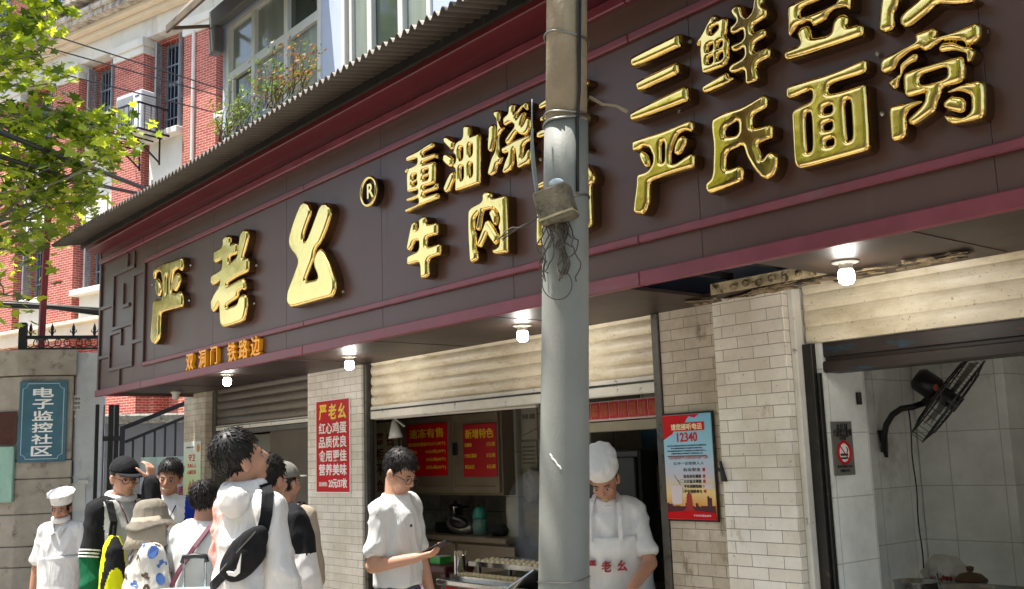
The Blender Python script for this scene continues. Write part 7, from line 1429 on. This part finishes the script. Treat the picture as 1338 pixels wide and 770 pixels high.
for o_ in [c_ for c_ in kids(P['root']) if c_.name.split('.')[0] in ('windbreaker', 'hood', 'body')]:
    M4 = wm(o_); trees.append(BVHTree.FromPolygons([M4 @ v.co for v in o_.data.vertices], [tuple(p_.vertices) for p_ in o_.data.polygons]))
def on_cloth(px, py, lift=.012):       # point on the jacket under a pixel of the photo
    dv = ray(px, py).normalized(); hs = [h_ for h_ in (t_.ray_cast(O_, dv) for t_ in trees) if h_[0] is not None]
    if not hs: return dep(px, py, 4.5)
    h_ = min(hs, key=lambda q_: q_[3]); return h_[0] - dv*lift
bc = on_cloth(318, 722, .035); t = thing('crossbody_bag', 'black crossbody bag with a white tick mark slung across the white windbreaker', 'bag', bc, P['rz']); inv = wm(t).inverted()
bx = (on_cloth(346, 690, .03) - on_cloth(294, 748, .03)).normalized(); bv = (O_ - bc).normalized(); by = -(bv - bx*bv.dot(bx)).normalized(); bz_ = bx.cross(by)
M_ = inv @ Matrix(((bx.x, by.x, bz_.x, bc.x), (bx.y, by.y, bz_.y, bc.y), (bx.z, by.z, bz_.z, bc.z), (0, 0, 0, 1)))
sp_ = [on_cloth(x_, y_) for x_, y_ in zip(np.interp(np.linspace(0, 1, 16), [0, .2, .6, 1], [346, 350, 348, 342]), np.linspace(632, 700, 16))]; strip('shoulder_strap', [inv @ p_ for p_ in sp_], .05, .005, M_blackc, t, [inv.to_3x3() @ (O_-p_).normalized() for p_ in sp_])
sp_ = [on_cloth(x_, y_) for x_, y_ in zip(np.linspace(296, 276, 8), np.linspace(748, 768, 8))]; strip('lower_strap', [inv @ p_ for p_ in sp_], .04, .005, M_blackc, t, [inv.to_3x3() @ ((O_-p_).normalized() - CR*.5) for p_ in sp_])
bm = nb(); ell(bm, (0, 0, 0), (.148, .045, .062), M_, 4); ell(bm, (-.02, -.01, -.022), (.12, .05, .066), M_, 4); me = remesh(bm, .008, 4); fold(me, .004, 11, 6); obj('bag_body', me, M_blackc, t, world=False)
T_ = M_; s_keep = s; s = 1.
bm = nb(); tube(bm, [T_ @ Vector((x, -.0475*math.sqrt(max(0, 1-(x/.148)**2-.1)), .02)) for x in np.linspace(-.115, .12, 12)], .003, 6); obj('zip', bm, M_dsteel, t, world=False)
# white tick mark on the pouch
A = [(-.045, -.005), (-.03, -.03), (-.005, -.034), (.065, .016), (.0, -.012), (-.022, -.012), (-.032, .004), (-.04, .01)]
bm = nb(); F0 = [bm.verts.new(T_ @ Vector(((x*1.0-.035)*s, -.074*s, (z-.012)*s))) for x, z in A]; F1 = [bm.verts.new(T_ @ Vector(((x*1.0-.035)*s, -.066*s, (z-.012)*s))) for x, z in A]; bm.faces.new(F0); bm.faces.new(F1[::-1]); bridge(bm, F0, F1); obj('tick_mark', bm, M_wht, t, world=False)
bm = nb(); cyl(bm, inv @ on_cloth(342, 690, .02), inv @ on_cloth(341, 699, .02), .014, seg=8); obj('buckle', bm, M_dsteel, t, world=False)
# ================================================================== plane trees
LEAF2D = [(0, -.5), (.12, -.32), (.42, -.42), (.30, -.12), (.56, .10), (.24, .12), (.16, .30), (0, .58), (-.16, .30), (-.24, .12), (-.56, .10), (-.30, -.12), (-.42, -.42), (-.12, -.32)]
M_bark = mat('plane_bark', '7a7564', .9, var=.3, vs=5, bump=.4, bs=30, dirt=[('b3ad96', 6, .55, .65)])
PL = [leafmat('leaf_bright', (.27, .33, .04), .55), leafmat('leaf_mid', (.16, .23, .035), .5), leafmat('leaf_dark', (.065, .11, .022), .35)]
def leaves(bm, pts, size, rr, mats=(0, 0, 1, 1, 2)):
    for p, droop in pts:
        n = Vector((rr.gauss(0, .55), rr.gauss(0, .55), 1)).normalized(); t = Vector((rr.uniform(-1, 1), rr.uniform(-1, 1), -droop)); t = (t - n*t.dot(n)).normalized(); w = n.cross(t); s = size*rr.uniform(.6, 1.25); cup = rr.uniform(-.25, .25)
        V = [bm.verts.new(p + (w*x + t*y + n*cup*(x*x+y*y))*s) for x, y in LEAF2D]; c = bm.verts.new(p + n*(-.04*s))
        mi = rr.choice(mats)
        for a, b_ in zip(V, V[1:]+V[:1]): f = bm.faces.new((c, a, b_)); f.material_index = mi
def limb(bm, a, b_, r0, r1, rr, wob=.08, n=9):
    P = [a.lerp(b_, i/n) + Vector((rr.uniform(-1, 1), rr.uniform(-1, 1), .6*math.sin(math.pi*i/n)))*wob*(1 if 0 < i < n else 0) for i in range(n+1)]; tube(bm, P, [r0+(r1-r0)*i/n for i in range(n+1)], 8); return P
# the tree whose crown hangs into the picture on the left
rr = random.Random(21); base = dep(-210, 640, 10.8); base.z = 0
t = thing('plane_tree', 'plane tree with bright yellow green lobed leaves hanging in front of the red brick building', 'tree', base)
tr, cr = nb(), nb()
fork = base + Vector((.2, .1, 3.4)); limb(tr, base, fork, .20, .15, rr, .03)
region = [(-420, -320), (40, -330), (70, -120), (66, 15), (52, 60), (48, 100), (78, 112), (105, 135), (140, 140), (172, 158), (178, 185), (165, 205), (150, 228), (120, 240), (122, 290), (85, 325), (58, 345), (30, 355), (12, 400), (-60, 400), (-300, 420), (-420, 200)]
cl = []
xs_ = [q[0] for q in region]; ys_ = [q[1] for q in region]
while len(cl) < 150:
    x, y = rr.uniform(min(xs_), max(xs_)), rr.uniform(min(ys_), max(ys_))
    if inside(np.array([x]), np.array([y]), region)[0]: cl.append((x, y, rr.uniform(9.2, 12.0)))
cl += [(60, 12, 10.4), (45, 30, 10.2), (30, 70, 10), (20, 110, 10.1), (150, 160, 10.3), (165, 180, 10.2), (140, 185, 10.5), (120, 165, 10.6), (100, 180, 10.2), (80, 200, 10.4), (60, 180, 10.1), (130, 210, 10.3), (110, 225, 10.6), (40, 160, 10.3), (30, 220, 10.5), (60, 250, 10.2), (90, 265, 10.4), (40, 290, 10.4), (70, 300, 10.1), (25, 330, 10.6), (15, 260, 10.2), (5, 385, 10), (110, 262, 10.3), (20, 180, 10.6), (90, 150, 10.2), (15, 40, 10.4), (45, 232, 10.3)]
hubs = [fork + Vector(v) for v in ((.2, .2, 1.0), (-.3, -.3, 1.6), (.5, .6, .6), (.1, -.4, 2.4), (-.6, .4, 2.8), (.7, .3, 2.2))]
for h in hubs: limb(tr, fork, h, .11, .06, rr, .06)
lp = []
for x, y, d in cl:
    c = dep(x, y, d)
    h = min(hubs, key=lambda q: (q-c).length); P = limb(tr, h, c, .02, .006, rr, .10, 8)
    R = .34 if x < 30 else .22; n = 44 if x < 30 else 34
    for i in range(n):
        p = c + Vector((rr.gauss(0, R*.6), rr.gauss(0, R*.6), rr.gauss(0, R*.45))); lp.append((p, .6))
    for i in range(3):
        e = c + Vector((rr.gauss(0, R*.6), rr.gauss(0, R*.6), rr.gauss(0, R*.4))); tube(tr, [c, c.lerp(e, .5)+Vector((0, 0, .02)), e], [.008, .005, .002], 5)
leaves(cr, lp, .125, rr, (0, 0, 0, 1, 1, 2))
obj('trunk', tr, M_bark, t, smooth=True); obj('crown', cr, PL, t)
# street trees on the near pavement and across the road; they shade the front and show in the gilt
def street_tree(lab, x, y, h, R, n, seed, size=.3, cz=None, shift=Vector((0, 0, 0))):
    rr = random.Random(seed); b = Vector((x, y, -.0 if y > -3.2 else -.001)); t = thing('plane_tree', lab, 'tree', b, group='plane trees along the street')
    tr, cr = nb(), nb(); f = b + Vector((.1, 0, h*.45)); limb(tr, b, f, .2, .15, rr, .03); c = b + shift + Vector((0, 0, cz or h*.75)); lp = []
    for k in range(40):
        while True:
            v = Vector((rr.uniform(-1, 1), rr.uniform(-1, 1), rr.uniform(-.7, .7)))
            if .3 < v.length < 1: break
        p = c + Vector((v.x*R, v.y*R, v.z*R*.8))
        pr_ = (p-O_); dz = pr_.dot(CF)
        limb(tr, f, p, .05, .012, rr, .15, 6)
        for i in range(n//40): q = p + Vector((rr.gauss(0, R*.17), rr.gauss(0, R*.17), rr.gauss(0, R*.13))); lp.append((q, .5))
    leaves(cr, lp, size, rr); obj('trunk', tr, M_bark, t, smooth=True); obj('crown', cr, PL, t)
street_tree('plane tree on the pavement behind the viewpoint shading the right end of the signboard', .9, -2.2, 8.5, 2.9, 2200, 3)
street_tree('added unseen plane tree behind the viewpoint with a bough shading the utility pole', -1.3, -1.7, 8.5, 1.3, 480, 8, .24, 7.5, Vector((-2.3, 2.3, 0)))  # out-of-view tree added to keep direct sun off the pole
street_tree('plane tree across the road, nearest to the shop', -6, -13, 10, 3.4, 2000, 4)
street_tree('plane tree across the road, further from the shop to the right', 3, -13.2, 10, 3.4, 2000, 5)
street_tree('plane tree across the road, far up the street to the left', -15, -13, 10, 3.4, 2000, 6)
# the houses across the road
for k, (x0, x1, hgt, col) in enumerate(((-26, -9, 11, 'b9ac98'), (-9, 4, 13, 'a9a59b'), (4, 20, 10, 'b7a48c'))):
    t = thing('street_building', ('cream plastered house across the road, left of the three', 'grey plastered house across the road, tallest of the three', 'tan plastered house across the road, right of the three')[k], 'building', ((x0+x1)/2, -16, 0))
    bm = nb(); box(bm, x0, x1-.02, -24, -16, -.1, hgt); obj('wall', bm, mat('far_wall_'+'abc'[k], col, .9, var=.1, vs=.6), t); bm = nb(); box(bm, x0-.2, x1-.1, -24.2, -15.7, hgt+.002, hgt+.3); obj('parapet', bm, M_stone, t)
    for i in range(int((x1-x0)/3)):
        for j in range(int(hgt/3.2)):
            x = x0+1+i*3; z = .9+j*3.2; bm = nb(); box(bm, x, x+1.5, -16.02, -15.95, z, z+1.7); f = obj('window', bm, M_winframe, t); bm = nb(); box(bm, x+.08, x+.72, -15.949, -15.94, z+.08, z+1.62); box(bm, x+.78, x+1.42, -15.949, -15.94, z+.08, z+1.62); obj('pane', bm, M_bglass, f)
